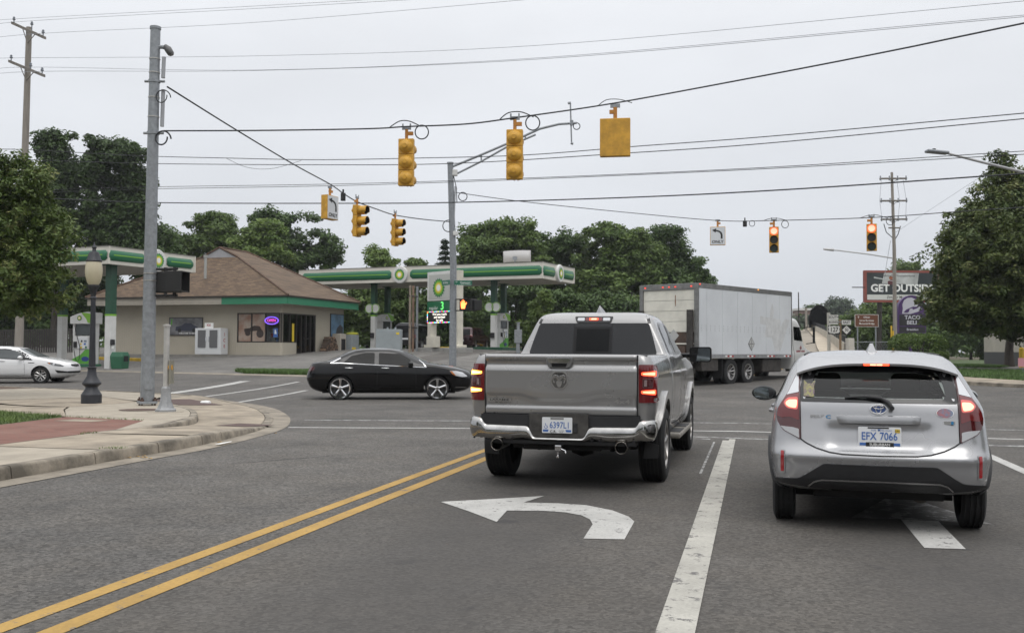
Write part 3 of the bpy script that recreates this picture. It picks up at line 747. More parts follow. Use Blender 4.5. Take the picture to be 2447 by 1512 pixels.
def wheel(parent, x, y, r, w, rr, side, spokes=5, rim=None, groove=4, sw=.09, dish=.35, twin=False):
    """tyre with treads and a spoked rim; side = +1 right, -1 left"""
    rim = rim or M_alloy; o = (x, y, r); h = w / 2; pr = []
    tread = []
    n = groove * 2 + 1
    for i in range(n):
        a = -h * .78 + i * (h * 1.56) / n; b = a + (h * 1.56) / n
        rad = r if i % 2 == 0 else r - .012
        tread += [(rad, a), (rad, b)]
    pr = [(rr, -h * .8), (rr + .02, -h * .96), (r - (r - rr) * .45, -h), (r - .03, -h * .93), (r - .008, -h * .82)] + tread + [(r - .008, h * .82), (r - .03, h * .93), (r - (r - rr) * .45, h), (rr + .02, h * .96), (rr, h * .8)]
    t = MB(); t.lathe(pr, 40, o, 'x', cap=False); tyre = t.build('wheel', M_rubber, parent, sm=30)
    s = side; m = MB()
    m.lathe([(rr, s * h * .82), (rr + .012, s * h * .9), (rr * .93, s * h * .88), (rr * .89, s * h * .6)], 32, o, 'x', cap=False)
    MB().lathe([(rr * .9, s * h * .62), (rr * .86, s * h * .05), (rr * .5, s * h * -.15), (.0, s * h * -.15)], 28, o, 'x', cap=False).build('rim_barrel', pm('rim_shadow', (.05, .05, .05), .5, .6), tyre, sm=40)
    hubd = s * h * (1 - dish)
    m.lathe([(rr * .22, hubd - s * .04), (rr * .22, hubd), (rr * .16, hubd + s * .012), (0, hubd + s * .014)], 20, o, 'x', cap=False)
    for k in range(spokes):
        for dlt in ((-.5, .5) if twin else (0,)):
            a = 2 * PI * (k + .25) / spokes; c, q = math.cos(a), math.sin(a); tw = Vector((0, -q, c)) * (sw * dlt * 1.3)
            wd = sw * (.55 if twin else 1.)
            p0 = Vector((x + hubd, y + c * rr * .15, r + q * rr * .15)) + tw * .6; p1 = Vector((x + s * h * .80, y + c * rr * .93, r + q * rr * .93)) + tw
            dirv = (p1 - p0); n1 = Vector((0, -q, c)); n2 = Vector((s, 0, 0))
            vs = []
            for pp, ww in ((p0, wd * .62), (p0.lerp(p1, .5) + n2 * s * 0, wd * .7), (p1, wd)):
                vs += [pp - n1 * ww / 2 - n2 * .03, pp - n1 * ww / 2, pp + n2 * .012, pp + n1 * ww / 2, pp + n1 * ww / 2 - n2 * .03]
            m.add(vs, [(i * 5 + j, i * 5 + j + 1, i * 5 + j + 6, i * 5 + j + 5) for i in range(2) for j in range(4)])
    m.build('rim', rim, tyre, sm=30)
    return tyre
def plate(parent, fr, w, h, big, small, under, mark=None):
    o, r, u, n = fr
    pb = MB(); pb.prism(rrect(-w / 2, w / 2, -h / 2, h / 2, .012), .004, fr); p = pb.build('number_plate', M_white, parent)
    f2 = (o + n * .004, r, u, n)
    MBb = MB(); MBb.sheet([(-w / 2 + .01, -h * .42), (-w * .30, -h * .42), (-w * .28, -h * .28), (-w / 2 + .01, -h * .28)], (o + n * .006, r, u)); MBb.build('plate_band', M_blue, p)
    MBb = MB(); MBb.sheet([(w / 2 - .01, -h * .42), (w * .30, -h * .42), (w * .28, -h * .28), (w / 2 - .01, -h * .28)], (o + n * .006, r, u)); MBb.build('plate_band', M_blue, p)
    return p, f2
M_silv = carpaint('silver_truck_paint', (.305, .302, .30), .6, .27, .4, (.14, .125, .11))
def pickup():
    t = thing('pickup_truck', 'silver crew cab pickup truck waiting at the red light with amber left lamp lit', 'pickup truck', (-1.971, 10.112, 0), -.013)
    B = Body([(.56, .30, 2.03, .90, .10, .02, .02, 0), (.66, .17, 2.03, .955, .11, .02, .02, 0), (.85, .135, 2.03, .985, .12, .02, .02, 0), (1.05, .125, 2.03, .992, .12, .02, .02, 0), (1.18, .125, 2.03, .985, .12, .02, .02, 0),
              (1.28, .13, 2.03, .965, .11, .02, .02, 0), (1.36, .15, 2.03, .935, .10, .02, .02, 0), (1.395, .17, 2.03, .915, .09, .02, .02, 0), (1.405, .19, 2.03, .89, .08, .02, .02, 0)], 6, 80, sidebow=.0)
    AY, WR = 1.16, .41
    B.arch(AY, WR + .02, .50)
    B.build('bed', M_silv, t)
    Cb = Body([(.46, 2.07, 5.55, .90, .03, .25, 0, .05), (.58, 2.06, 5.75, .955, .03, .25, 0, .06), (.85, 2.055, 5.84, .985, .03, .25, 0, .06), (1.02, 2.055, 5.82, .995, .03, .25, 0, .06), (1.18, 2.055, 5.74, .985, .03, .25, 0, .06),
               (1.27, 2.055, 5.5, .965, .03, .2, 0, .06), (1.34, 2.06, 4.85, .95, .03, .2, 0, .05), (1.39, 2.07, 4.5, .93, .05, .2, 0, .05), (1.42, 2.08, 4.38, .91, .06, .2, .01, .05), (1.55, 2.12, 4.12, .855, .07, .2, .02, .05),
               (1.70, 2.17, 3.85, .79, .08, .18, .03, .05), (1.80, 2.205, 3.68, .745, .09, .18, .03, .05), (1.855, 2.235, 3.56, .715, .10, .2, .03, .06), (1.90, 2.29, 3.42, .66, .12, .2, .03, .06), (1.925, 2.40, 3.25, .56, .15, .2, .03, .06), (1.94, 2.7, 3.0, .30, .1, .1, 0, 0)], 5, 100, sidebow=.02)
    Cb.arch(4.83, WR + .02, .50)
    Cb.build('cab', M_silv, t)
    nx, nz = 84, 76; zs_ = np.linspace(.782, 1.407, nz); xs_ = np.linspace(-.803, .803, nx); vs = []
    for z in zs_:
        for x in xs_:
            zc = 1.0 - .05 * (1 - sstep(.18, .46, abs(x)))
            K = [.78, .80, .83, .845, .862, .875, zc - .075, zc - .035, zc, zc + .05, 1.2, 1.235, 1.262, 1.295, 1.33, 1.352, 1.372, 1.392, 1.41]
            Yk = [.108, .100, .099, .101, .110, .112, .111, .106, .092, .088, .088, .087, .095, .112, .108, .088, .082, .086, .108]
            edge = .012 * (sstep(.785, .803, abs(x)))
            vs.append((x, float(np.interp(z, K, Yk)) + edge + .012 * x * x, z))
    fs = [(j * nx + i, j * nx + i + 1, (j + 1) * nx + i + 1, (j + 1) * nx + i) for j in range(nz - 1) for i in range(nx - 1)]
    mb = MB(); mb.add(vs, fs); n0 = len(mb.v)
    rim = [i for i in range(nx)] + [j * nx + nx - 1 for j in range(1, nz)] + [(nz - 1) * nx + i for i in range(nx - 2, -1, -1)] + [j * nx for j in range(nz - 2, 0, -1)]
    mb.v += [(mb.v[i][0], .17, mb.v[i][2]) for i in rim]
    k = len(rim); mb.f += [(rim[i], rim[(i + 1) % k], n0 + (i + 1) % k, n0 + i) for i in range(k)]
    tg = mb.build('tailgate', M_silv, t, sm=50)
    q = MB().box(-.79, .79, .13, .30, 1.402, 1.412).box(-.9, .9, .2, 2.0, 1.396, 1.404).build('bed_cover', M_plast, t)
    for s in (-1, 1):
        MB().box(s * .803, s * .812, .118, .2, .76, 1.40).build('panel_gap', M_gap, t)
    MB().box(-.83, .83, .12, .3, .772, .783).build('panel_gap', M_gap, t)
    F0 = frame_face((0, .084, 1.315), (0, -1, 0))
    hb = MB().prism(rnd([(-.15, .058), (.15, .058), (.135, -.005), (.105, -.05), (-.105, -.05), (-.135, -.005)], .015), .012, F0).build('handle_bezel', pm('satin_silver', (.34, .34, .345), .25, .9), tg, bevel=.003)
    MB().prism(rnd([(-.085, -.002), (.085, -.002), (.075, -.042), (-.075, -.042)], .01), .0015, (F0[0] + Vector((0, -.0125, 0)), F0[1], F0[2], F0[3])).build('handle_recess', M_gap, hb)
    MB().prism(rnd([(-.125, .05), (.125, .05), (.105, .004), (-.105, .004)], .012), .028, (F0[0] + Vector((0, -.012, 0)), F0[1], F0[2], F0[3])).build('handle', M_chrome, hb, bevel=.006)
    E0 = frame_face((0, .0855, 1.135), (0, -1, 0))
    oc = [(-.055, .095), (.055, .095), (.088, .065), (.092, -.03), (.045, -.088), (-.045, -.088), (-.092, -.03), (-.088, .065)]
    em = MB().prism(rnd(oc, .02), .006, E0).build('emblem', pm('badge_steel', (.45, .44, .43), .3, .9), tg, bevel=.002)
    up = lambda d: (E0[0] + E0[3] * d, E0[1], E0[2], E0[3])
    MB().prism(rnd([(-.045, .086), (.045, .086), (.076, .058), (.08, -.026), (.04, -.078), (-.04, -.078), (-.08, -.026), (-.076, .058)], .015), .0015, up(.006)).build('emblem_field', pm('badge_dark', (.15, .145, .14), .35, .8), em)
    for s in (-1, 1):
        hp = [(0, .038), (.02, .052), (.045, .058), (.066, .045), (.075, .02), (.068, -.01), (.055, -.03), (.045, -.024), (.055, -.004), (.055, .014), (.044, .026), (.028, .018), (.012, .0), (0, -.01)]
        MB().prism([(s * a, b) for a, b in hp], .006, up(.0075)).build('emblem_horn', M_chrome, em, bevel=.0015)
        MB().prism([(s * a, b) for a, b in [(.0, -.014), (.014, .0), (.03, -.012), (.028, -.035), (.014, -.066), (0, -.07)]], .004, up(.0075)).build('emblem_face', MATS['badge_steel'], em)
    text('RAM', .017, up(.0105), M_ink, em, bold=.02, squash=1.5).location = (0, 0, 0.068)
    pl = MB().prism(rrect(-.125, .125, -.017, .017, .004), .004, frame_face((-.645, .098, .925), (0, -1, 0))).build('name_badge', MATS['badge_steel'], tg)
    text('LARAMIE', .022, frame_face((-.645, .094, .925), (0, -1, 0)), M_ink, pl, lift=.002, bold=.015, squash=1.75)
    text('4x4', .045, frame_face((.655, .095, .925), (0, -1, 0)), MATS['badge_steel'], tg, lift=.006, bold=.02, squash=1.75)
    for s, lit in ((-1, M_ambon), (1, M_redon)):
        out = rnd([(.818, 1.303), (.955, 1.300), (.985, 1.26), (.990, .93), (.975, .917), (.822, .915)], .012)
        lamp = B.patch([(s * a, b) for a, b in out], 'B', 'tail_lamp', M_lensr, t, off=.014, res=.03, skirt=1)
        for z0, z1, sl in ((1.183, 1.236, .012), (.998, 1.05, -.012)):
            bar = rnd([(.848, (z0 + z1) / 2 - .012), (.90, (z0 + z1) / 2 - .02), (.975, z0), (.975, z1), (.90, (z0 + z1) / 2 + .02), (.848, (z0 + z1) / 2 + .014)], .008)
            B.patch([(s * a, b) for a, b in bar], 'B', 'lit_bar', lit, lamp, off=.017, res=.02)
            bar2 = rnd([(.865, (z0 + z1) / 2 - .006), (.965, z0 + .012), (.965, z1 - .012), (.865, (z0 + z1) / 2 + .006)], .006)
            B.patch([(s * a, b) for a, b in bar2], 'B', 'lit_core', pm('lit_amber_core', (.9, .7, .3), .3, emit=((1., .72, .30), 3.)) if s < 0 else M_redhot, lamp, off=.019, res=.02)
        B.patch([(s * a, b) for a, b in rrect(.86, .955, 1.068, 1.162, .012)], 'B', 'lamp_frame', pm('lamp_frame', (.10, .05, .05), .3), lamp, off=.0165, res=.03)
        B.patch([(s * a, b) for a, b in rrect(.867, .948, 1.075, 1.155, .01)], 'B', 'lamp_insert', M_lensd, lamp, off=.019, res=.03)
        B.patch([(s * a, b) for a, b in rrect(.875, .902, 1.082, 1.148, .006)], 'B', 'reverse_lamp', pm('reverse_lens', (.22, .16, .16), .15, coat=.6), lamp, off=.0205, res=.03)
        lip = arch_ring(AY, WR + .02, .485, .575, -22, 202, 30)
        B.patch(lip, 'R' if s > 0 else 'L', 'arch_lip', M_silv, t, off=.036, res=.06, skirt=1)
        lip = arch_ring(4.83, WR + .02, .485, .57, -22, 202, 30)
        Cb.patch(lip, 'R' if s > 0 else 'L', 'arch_lip', M_silv, t, off=.034, res=.06, skirt=1)
        for yc in (AY, 4.83):
            housing(t, yc, WR + .02, .502, s * .40, s * .93)
            wheel(t, s * .872, yc, WR, .285, .262, s, 6, pm('truck_rim', (.36, .345, .33), .35, .9, noise=(7, .2)), 5, .075, .3)
    path = [(x, .02 + .035 * (x / .86) ** 2) for x in np.linspace(-.84, .84, 121)]
    cr = .15
    right = [(.84 + cr * math.sin(a), .02 + .035 + cr * (1 - math.cos(a))) for a in np.linspace(0, PI / 2, 10)[1:]] + [(.99, .26), (.985, .38), (.975, .50)]
    path = [(-x, y) for x, y in right[::-1]] + path + right
    def zt(x):
        a = abs(x); return float(np.interp(a, [0, .245, .262, .305, .325, .36, .78, .80, .835, .86, 2], [.558, .558, .565, .642, .66, .667, .672, .682, .735, .742, .742]))
    def zb(x):
        a = abs(x); return float(np.interp(a, [0, .27, .33, .40, .52, .72, .84, 2], [.508, .508, .53, .532, .512, .512, .53, .50]))
    vs = []; m = 0
    for i, (x, y) in enumerate(path):
        a, b = path[max(i - 1, 0)], path[min(i + 1, len(path) - 1)]
        tx, ty = b[0] - a[0], b[1] - a[1]; l = math.hypot(tx, ty); nx_, ny_ = -ty / l, tx / l       # inward normal
        T, Bt = zt(x), zb(x); hgt = T - Bt; prof = [(.13, T + .004), (.05, T + .002), (.028, T - .003), (.010, T - min(.02, hgt * .25)), (-.002, T - min(.05, hgt * .45)), (-.006, Bt + hgt * .42), (.004, Bt + hgt * .2), (.02, Bt + .006), (.04, Bt), (.12, Bt - .004)]
        m = len(prof); vs += [(x + nx_ * d, y + ny_ * d, z) for d, z in prof]
    fs = [(i * m + j, i * m + j + 1, (i + 1) * m + j + 1, (i + 1) * m + j) for i in range(len(path) - 1) for j in range(m - 1)]
    bp = MB().add(vs, fs).build('bumper', pm('bumper_chrome', (.40, .395, .385), .13, 1., noise=(5, .16)), t, sm=50)
    MB().box(-.84, .84, .075, .13, .60, .775).build('step_pad', M_plast, bp)
    MB().box(-.31, .31, .045, .08, .545, .79).build('plate_recess', pm('dusty_plastic', (.05, .047, .043), .8, noise=(8, .4)), bp)
    MB().box(-.80, .80, .09, .26, .468, .515).build('valance', M_plast, bp, bevel=.01)
    MB().box(.155, .20, .035, .05, .60, .70).box(.165, .19, .03, .05, .67, .69).build('trailer_socket', M_plast, bp, bevel=.004)
    for x in (-.92, -.50, .45, .80, .36): MB().lathe([(.011, .028), (.011, .045)], 12, (x * .98, .0, .53), 'y').build('parking_sensor', M_plast, bp)
    p, f2 = plate(t, frame_face((-.01, .034, .675), (0, -1, 0)), .318, .163, '', '', '')
    sh = lambda a, b: (f2[0] + f2[1] * a + f2[2] * b, f2[1], f2[2], f2[3])
    text('6397L1', .066, sh(.028, -.002), M_blue, p, squash=.78, bold=.008)
    text('C.R.', .026, sh(-.04, -.066), M_ink, p, squash=1.15, bold=.02); text('MOTOR', .011, sh(.045, -.058), M_ink, p); text('SALES', .011, sh(.045, -.073), M_ink, p)
    text('disabled', .010, sh(.0, .067), M_ink, p, squash=1.6) if False else None
    MB().sheet([(-.07, .058), (.07, .058), (.07, .078), (-.07, .078)], (f2[0] + f2[3] * .002, f2[1], f2[2])).build('plate_header', pm('plate_grey', (.2, .2, .2), .6), p)
    wm = MB(); wm.tube([sh(-.118 + .016 * math.cos(a), -.018 + .016 * math.sin(a))[0] - Vector((0, .002, 0)) for a in np.linspace(R(150), R(400), 12)], .0028, 5)
    wm.tube([sh(-.124, .02)[0] - Vector((0, .002, 0)), sh(-.121, -.004)[0] - Vector((0, .002, 0)), sh(-.105, -.006)[0] - Vector((0, .002, 0)), sh(-.1, -.026)[0] - Vector((0, .002, 0))], .0028, 5); wm.build('plate_symbol', M_blue, p)
    MB().box(-.035, .035, .03, .35, .405, .47).build('hitch', M_chrome, t, bevel=.008)
    MB().lathe([(.022, .34), (.022, .36), (.012, .37), (.012, .40)], 12, (-.0, .04, 0), 'z').tube([(.03, .05, .43), (.075, .04, .415), (.085, .04, .385)], .007, 6).build('hitch_pin', M_chrome, t, sm=40)
    MB().box(-.42, .42, .22, .30, .40, .46).build('tow_bar', M_under, t, bevel=.01)
    for s, x in ((-1, -.655), (1, .655)):
        ex = MB(); ex.lathe([(.060, .05), (.066, .045), (.066, .03), (.062, .025), (.057, .03), (.056, .22)], 28, (x, 0, .462), 'y', cap=False); ex.lathe([(.066, .05), (.064, .32), (.05, .5)], 28, (x, 0, .462), 'y', cap=False)
        exo = ex.build('exhaust_tip', pm('exhaust_steel', (.4, .38, .35), .2, 1.), t, sm=50)
        MB().lathe([(.056, .215), (0, .215)], 20, (x, 0, .462), 'y').build('exhaust_bore', M_gap, exo)
        MB().lathe([(.05, .32), (.05, 1.0)], 14, (x, 0, .47), 'y').build('exhaust_pipe', M_under, exo, sm=40)
        MB().prism([(0, .04), (.16, .05), (.17, .19), (.03, .22)], .012, (Vector((s * .80, .66, .25)), Vector((s, 0, 0)), Vector((0, 0, 1)), Vector((0, 1, 0)))).build('mud_flap', M_plast, t)
        MB().box(s * .40, s * .52, .2, 5.5, .42, .58).build('frame_rail', M_under, t)
        rbm = pm('running_board', (.20, .185, .16), .6, noise=(9, .3))
        MB().box(s * .88, s * 1.07, 2.15, 4.15, .385, .445).build('running_board', rbm, t, bevel=.02)
        MB().box(s * .895, s * 1.05, 2.4, 3.0, .445, .452).box(s * .895, s * 1.05, 3.3, 3.9, .445, .452).build('step_tread', M_plast, t)
        mz = MB().prism(rrect(-.15, .15, -.105, .105, .045), .10, frame_face((s * 1.20, 4.02, 1.40), (0, -1, 0))).build('door_mirror', M_gloss, t, bevel=.025)
        MB().prism(rrect(-.133, .133, -.09, .09, .035), .003, frame_face((s * 1.20, 3.918, 1.40), (-s * .12, -1, .02))).build('mirror_glass', pm('mirror_glass', (.24, .27, .28), .03, 1.), mz)
        MB().obox((s * 1.0, 4.10, 1.385), (.30, 0, 0), (0, .07, 0), (0, 0, .06)).build('mirror_arm', M_gloss, mz, bevel=.015)
        sd = 'R' if s > 0 else 'L'
        win = MATS['dark_tinted_glass']
        tr = Cb.patch(rnd([(2.33, 1.405), (4.32, 1.405), (3.72, 1.80), (2.62, 1.81), (2.42, 1.76)], .04), sd, 'window_trim', M_gloss, t, off=.003, res=.06)
        Cb.patch(rnd([(2.40, 1.425), (3.09, 1.425), (3.09, 1.785), (2.65, 1.79), (2.46, 1.735)], .04), sd, 'rear_door_window', win, t, off=.006, res=.06)
        Cb.patch(rnd([(3.16, 1.425), (4.22, 1.425), (3.72, 1.775), (3.16, 1.785)], .04), sd, 'front_door_window', M_clear if False else win, t, off=.006, res=.06)
        for pts in ([(2.28, .62), (2.27, 1.0), (2.28, 1.40), (2.36, 1.72)], [(3.12, .55), (3.12, 1.0), (3.13, 1.41), (3.12, 1.8)], [(4.28, .62), (4.3, 1.0), (4.32, 1.38)], [(2.28, .56), (3.1, .545), (4.28, .56)]):
            Cb.seam(pts, sd, t, M_gap, .012)
        for yh in (2.42, 3.30):
            h_ = MB(); px_ = Cb.hit(yh, 1.18, sd)[0]
            h_.tube([(px_.x - s * .01, yh - .02, 1.18), (px_.x + s * .04, yh + .02, 1.185), (px_.x + s * .045, yh + .14, 1.19), (px_.x - s * .01, yh + .19, 1.19)], [.022, .024, .024, .02], 10); h_.build('door_handle', M_silv, t, sm=50)
        Cb.patch([(3.62, .93), (3.74, .93), (3.74, .985), (3.62, .985)], sd, 'door_badge', MATS['badge_steel'], t, off=.006, res=.05)
        MB().box(s * .9, s * .93, .35, 2.0, .50, .62).build('sill_shade', M_under, t)
    rw = rnd([(-.80, 1.40), (.80, 1.40), (.745, 1.60), (.685, 1.785), (-.685, 1.785), (-.745, 1.60)], .035)
    g = Cb.patch(rw, 'B', 'rear_window', pm('privacy_glass', (.016, .017, .019), .05, spec=.32), t, off=.006, res=.08)  # glass base lifted in place of a reflection, setting off the darker slider
    Cb.patch(rrect(-.232, .232, 1.41, 1.738, .012), 'B', 'slider_seal', M_gap, g, off=.0075, res=.08)
    Cb.patch(rrect(-.205, .205, 1.435, 1.712, .01), 'B', 'slider_pane', M_glassd, g, off=.009, res=.08)
    Cb.patch(rrect(-.245, -.236, 1.41, 1.775, .002), 'B', 'slider_rail', M_gap, g, off=.0075, res=.08); Cb.patch(rrect(.236, .245, 1.41, 1.775, .002), 'B', 'slider_rail', M_gap, g, off=.0075, res=.08)
    for s in (-1, 1): Cb.seam([(s * .69, 1.78), (s * .672, 1.84), (s * .655, 1.885)], 'B', t, M_gloss, .035, 'roof_moulding', .004)
    hl = Cb.patch(rnd([(-.245, 1.865), (.245, 1.865), (.215, 1.79), (-.215, 1.79)], .02), 'B', 'high_brake_lamp', M_gloss, t, off=.012, res=.05, skirt=1)
    Cb.patch(rrect(-.205, -.115, 1.812, 1.848, .012), 'B', 'cargo_lamp', M_lensc, hl, off=.016, res=.04); Cb.patch(rrect(.115, .205, 1.812, 1.848, .012), 'B', 'cargo_lamp', M_lensc, hl, off=.016, res=.04)
    Cb.patch(rrect(-.105, .105, 1.81, 1.85, .01), 'B', 'brake_lens', M_lensr, hl, off=.016, res=.04); Cb.patch(rrect(-.055, .055, 1.817, 1.843, .006), 'B', 'lit_bar', M_redon, hl, off=.0185, res=.04)
    Cb.patch(rrect(-.03, .035, 1.822, 1.839, .005), 'B', 'lit_core', M_redhot, hl, off=.021, res=.04)
    fin = MB(); fin.add([(-.045, 2.62, 1.925), (.045, 2.62, 1.925), (.05, 2.9, 1.94), (-.05, 2.9, 1.94), (0, 2.64, 2.03), (0, 2.68, 2.035), (0, 2.92, 1.945)], [(0, 1, 4), (1, 2, 5, 4), (2, 6, 5), (3, 0, 4, 5), (3, 5, 6), (0, 3, 2, 1)])
    fin.build('roof_antenna', MATS['satin_silver'], t, bevel=.01)
    ax = MB(); ax.tube([(-.75, AY, WR), (-.2, AY, WR - .01), (.2, AY, WR - .01), (.75, AY, WR)], .055, 10); ax.lathe([(0, -.14), (.11, -.12), (.15, 0), (.11, .12), (0, .14)], 16, (.06, AY, WR - .02), 'x')
    ax.tube([(-.42, 1.0, .33), (-.40, .92, .55)], .03, 8).tube([(.42, 1.0, .33), (.40, .92, .55)], .03, 8); ax.build('rear_axle', M_under, t, sm=40)
    MB().box(-.80, .80, .3, 5.4, .56, .66).build('floor', M_under, t); MB().box(-.62, .62, 1.75, 4.2, .27, .57).build('fuel_tank', M_under, t, bevel=.05)  # tank block added under the pickup to deepen the shadow below it
    sp = MB(); sp.lathe([(.2, -.1), (.36, -.1), (.385, 0), (.36, .1), (.2, .1)], 28, (0, .62, .50), 'z', cap=True); sp.build('spare_wheel', M_under, t, sm=40)
    return t
pickup()
M_silv2 = carpaint('silver_car_paint', (.335, .338, .348), .55, .24, .25, (.3, .28, .25))
def hatchback():
    t = thing('hatchback_car', 'light silver small hatchback waiting at the red light with red brake lamps lit', 'car', (.965, 8.37, 0), -.047)
    def disp(x, y, z):
        if y > 1.2: return 0.
        a = abs(x)
        d = .024 * sstep(.44 - .25 * max(0, .76 - z), .33 - .25 * max(0, .76 - z), a) * sstep(.635, .675, z) * sstep(.90, .81, z)
        d -= .012 * math.exp(-((z - .60) / .035) ** 2)
        d += .012 * math.exp(-((z - .70) / .05) ** 2)
        return d
    rows = [(.315, .22, 3.55, .72, .2, .3, .05, .1), (.345, .10, 3.80, .785, .22, .35, .10, .12), (.39, .045, 3.93, .818, .24, .38, .13, .15), (.50, .015, 4.01, .838, .26, .4, .15, .15), (.60, .005, 4.04, .848, .27, .4, .16, .15),
            (.68, .035, 4.02, .848, .27, .4, .16, .15), (.78, .08, 3.95, .842, .27, .4, .17, .15), (.90, .115, 3.75, .832, .27, .4, .18, .15), (.98, .135, 3.40, .822, .27, .4, .19, .15), (1.035, .155, 3.08, .80, .26, .36, .20, .15),
            (1.12, .23, 2.84, .757, .25, .34, .20, .15), (1.22, .335, 2.56, .712, .24, .32, .20, .15), (1.31, .44, 2.28, .665, .23, .3, .19, .15), (1.37, .53, 2.08, .622, .23, .3, .15, .15), (1.415, .68, 1.93, .565, .25, .3, .1, .1), (1.445, .92, 1.78, .46, .25, .25, .1, .1), (1.462, 1.2, 1.6, .25, .15, .15, 0, 0)]
    B = Body(rows, 6, 110, disp, .03)
    AY, WR = .66, .305
    gl_out = rnd([(-.612, 1.035), (.612, 1.035), (.598, 1.17), (.565, 1.315), (-.565, 1.315), (-.598, 1.17)], .03)
    gl_in = rnd([(-.50, 1.068), (.50, 1.068), (.515, 1.10), (.505, 1.20), (.47, 1.285), (-.47, 1.285), (-.505, 1.20), (-.515, 1.10)], .05)
    ws_in = rnd([(-.60, 1.05), (.60, 1.05), (.48, 1.36), (-.48, 1.36)], .05)
    side_in = rnd([(1.02, 1.05), (2.72, 1.02), (2.30, 1.31), (1.85, 1.36), (1.25, 1.33)], .05)
    B.arch(AY, WR + .01, .355); B.arch(AY + 2.55, WR + .01, .355)
    gi2 = [(a * .99, b) for a, b in gl_in]
    B.hole(lambda c: (c[1] < 1. and c[2] > 1.03 and inside((c[0], c[2]), gi2)) or (c[1] > 2.0 and c[2] > 1.05 and inside((c[0], c[2]), ws_in)) or (abs(c[0]) > .5 and c[2] > 1.03 and inside((c[1], c[2]), side_in)))
    B.build('body', M_silv2, t, caps=True)
    B.patch(gl_out, 'B', 'window_surround', M_gloss, t, off=.004, res=.05, hole=gl_in)
    B.patch(rnd([(a * 1.02, b) for a, b in gl_in], .02), 'B', 'rear_window', M_rearg, t, off=.002, res=.06)
    B.patch(rnd([(-.64, 1.03), (.64, 1.03), (.52, 1.375), (-.52, 1.375)], .05), 'F', 'windscreen', M_clear, t, off=.003, res=.08)
    hd = B.patch(rnd([(-.56, 1.275), (.56, 1.275), (.545, 1.30), (.50, 1.318), (-.50, 1.318), (-.545, 1.30)], .01), 'B', 'glass_header', M_gloss, t, off=.006, res=.05)
    def spx(x): return 1.352 - .085 * (abs(x) / .63) ** 3.2, .345 + .06 * (abs(x) / .63) ** 2
    xs_ = np.linspace(-.63, .63, 41); vs = []
    for x in xs_:
        zz, yy = spx(x); hb = B.hit(x, min(1.05, .78 + .1 * abs(x)), 'T')[0]; hm = B.hit(x, .62, 'T')[0]
        za = hb.z + .003; zm = max(zz + (za - zz) * .55 + .012, zz)
        vs += [(x, hb.y, za), (x, (hb.y * .55 + yy * .45), za * .6 + zz * .4 + .016), (x, yy + .05, zz + .012), (x, yy, zz), (x, yy + .004, zz - .018), (x, yy + .12, zz - .030), (x, yy + .22, zz - .02)]
    sp = MB().add(vs, [(i * 7 + j, i * 7 + j + 1, (i + 1) * 7 + j + 1, (i + 1) * 7 + j) for i in range(40) for j in range(6)]).build('spoiler', M_silv2, t, sm=50)
    bl = MB().box(-.108, .108, .333, .36, 1.330, 1.353).build('high_brake_lamp', M_lensr, t, bevel=.004)
    for i in range(4): MB().box(-.100 + i * .0505, -.100 + i * .0505 + .047, .3305, .345, 1.3345, 1.349).build('lit_bar', M_redhot if i in (1, 2) else M_redon, bl)
    for s in (-1, 1):
        ml = lambda P: [(s * a, b) for a, b in P]
        lamp = B.patch(ml(rnd([(.602, 1.262), (.63, 1.245), (.695, 1.10), (.745, 1.02), (.776, .965), (.786, .91), (.775, .86), (.735, .795), (.602, .728)], .015)), 'B', 'tail_lamp', M_lensd, t, off=.016, res=.03, skirt=1)
        B.patch(ml(rnd([(.608, 1.25), (.628, 1.235), (.69, 1.10), (.705, 1.075), (.612, 1.10)], .006)), 'B', 'clear_spike', M_lensc, lamp, off=.0185, res=.03)
        B.patch(ml(rnd([(.612, 1.095), (.708, 1.07), (.742, 1.02), (.772, .965), (.778, .91), (.745, .895), (.68, .905), (.612, .88)], .01)), 'B', 'red_lens', M_lensr, lamp, off=.0185, res=.03)
        B.patch(ml(rnd([(.616, 1.062), (.700, 1.052), (.730, 1.012), (.70, .972), (.62, .962)], .02)), 'B', 'halo', pm('lamp_bowl', (.45, .12, .12), .25, emit=((1., .16, .10), .3)), lamp, off=.021, res=.03)
        B.patch(ml(rnd([(.620, 1.040), (.690, 1.036), (.715, 1.008), (.69, .982), (.628, .974)], .018)), 'B', 'lit_core', M_redhot, lamp, off=.0235, res=.03)
        B.patch(ml(rnd([(.612, .81), (.66, .822), (.752, .828), (.722, .795), (.612, .738)], .008)), 'B', 'reverse_lamp', pm('frosted_lens', (.36, .365, .375), .25, coat=.5), lamp, off=.0185, res=.03)
        B.patch(ml(rnd([(.612, .925), (.66, .918), (.775, .918), (.772, .90), (.66, .895), (.612, .875)], .004)), 'B', 'lamp_strip', M_redon, lamp, off=.0187, res=.03) if False else None
        rfp = B.patch(ml(rrect(.722, .762, .452, .645, .012)), 'B', 'reflector_bezel', M_silv2, t, off=.008, res=.04, skirt=1)
        B.patch(ml(rrect(.729, .754, .468, .632, .006)), 'B', 'reflector', pm('reflector_red', (.30, .008, .012), .2, coat=.6), rfp, off=.011, res=.04)
        sd = 'R' if s > 0 else 'L'
        for yc in (AY, AY + 2.55):
            B.patch(arch_ring(yc, WR + .01, .345, .405, -12, 192, 26), sd, 'arch_cladding', M_plast, t, off=.022, res=.06, skirt=1)
            housing(t, yc, WR + .01, .357, s * .45, s * .80)
            wheel(t, s * .742, yc, WR, .185, .20, s, 5, None, 3, .07)
        B.patch([(.95, .30), (3.0, .30), (3.0, .36), (.95, .36)], sd, 'sill_cladding', M_plast, t, off=.012, res=.1, skirt=1)
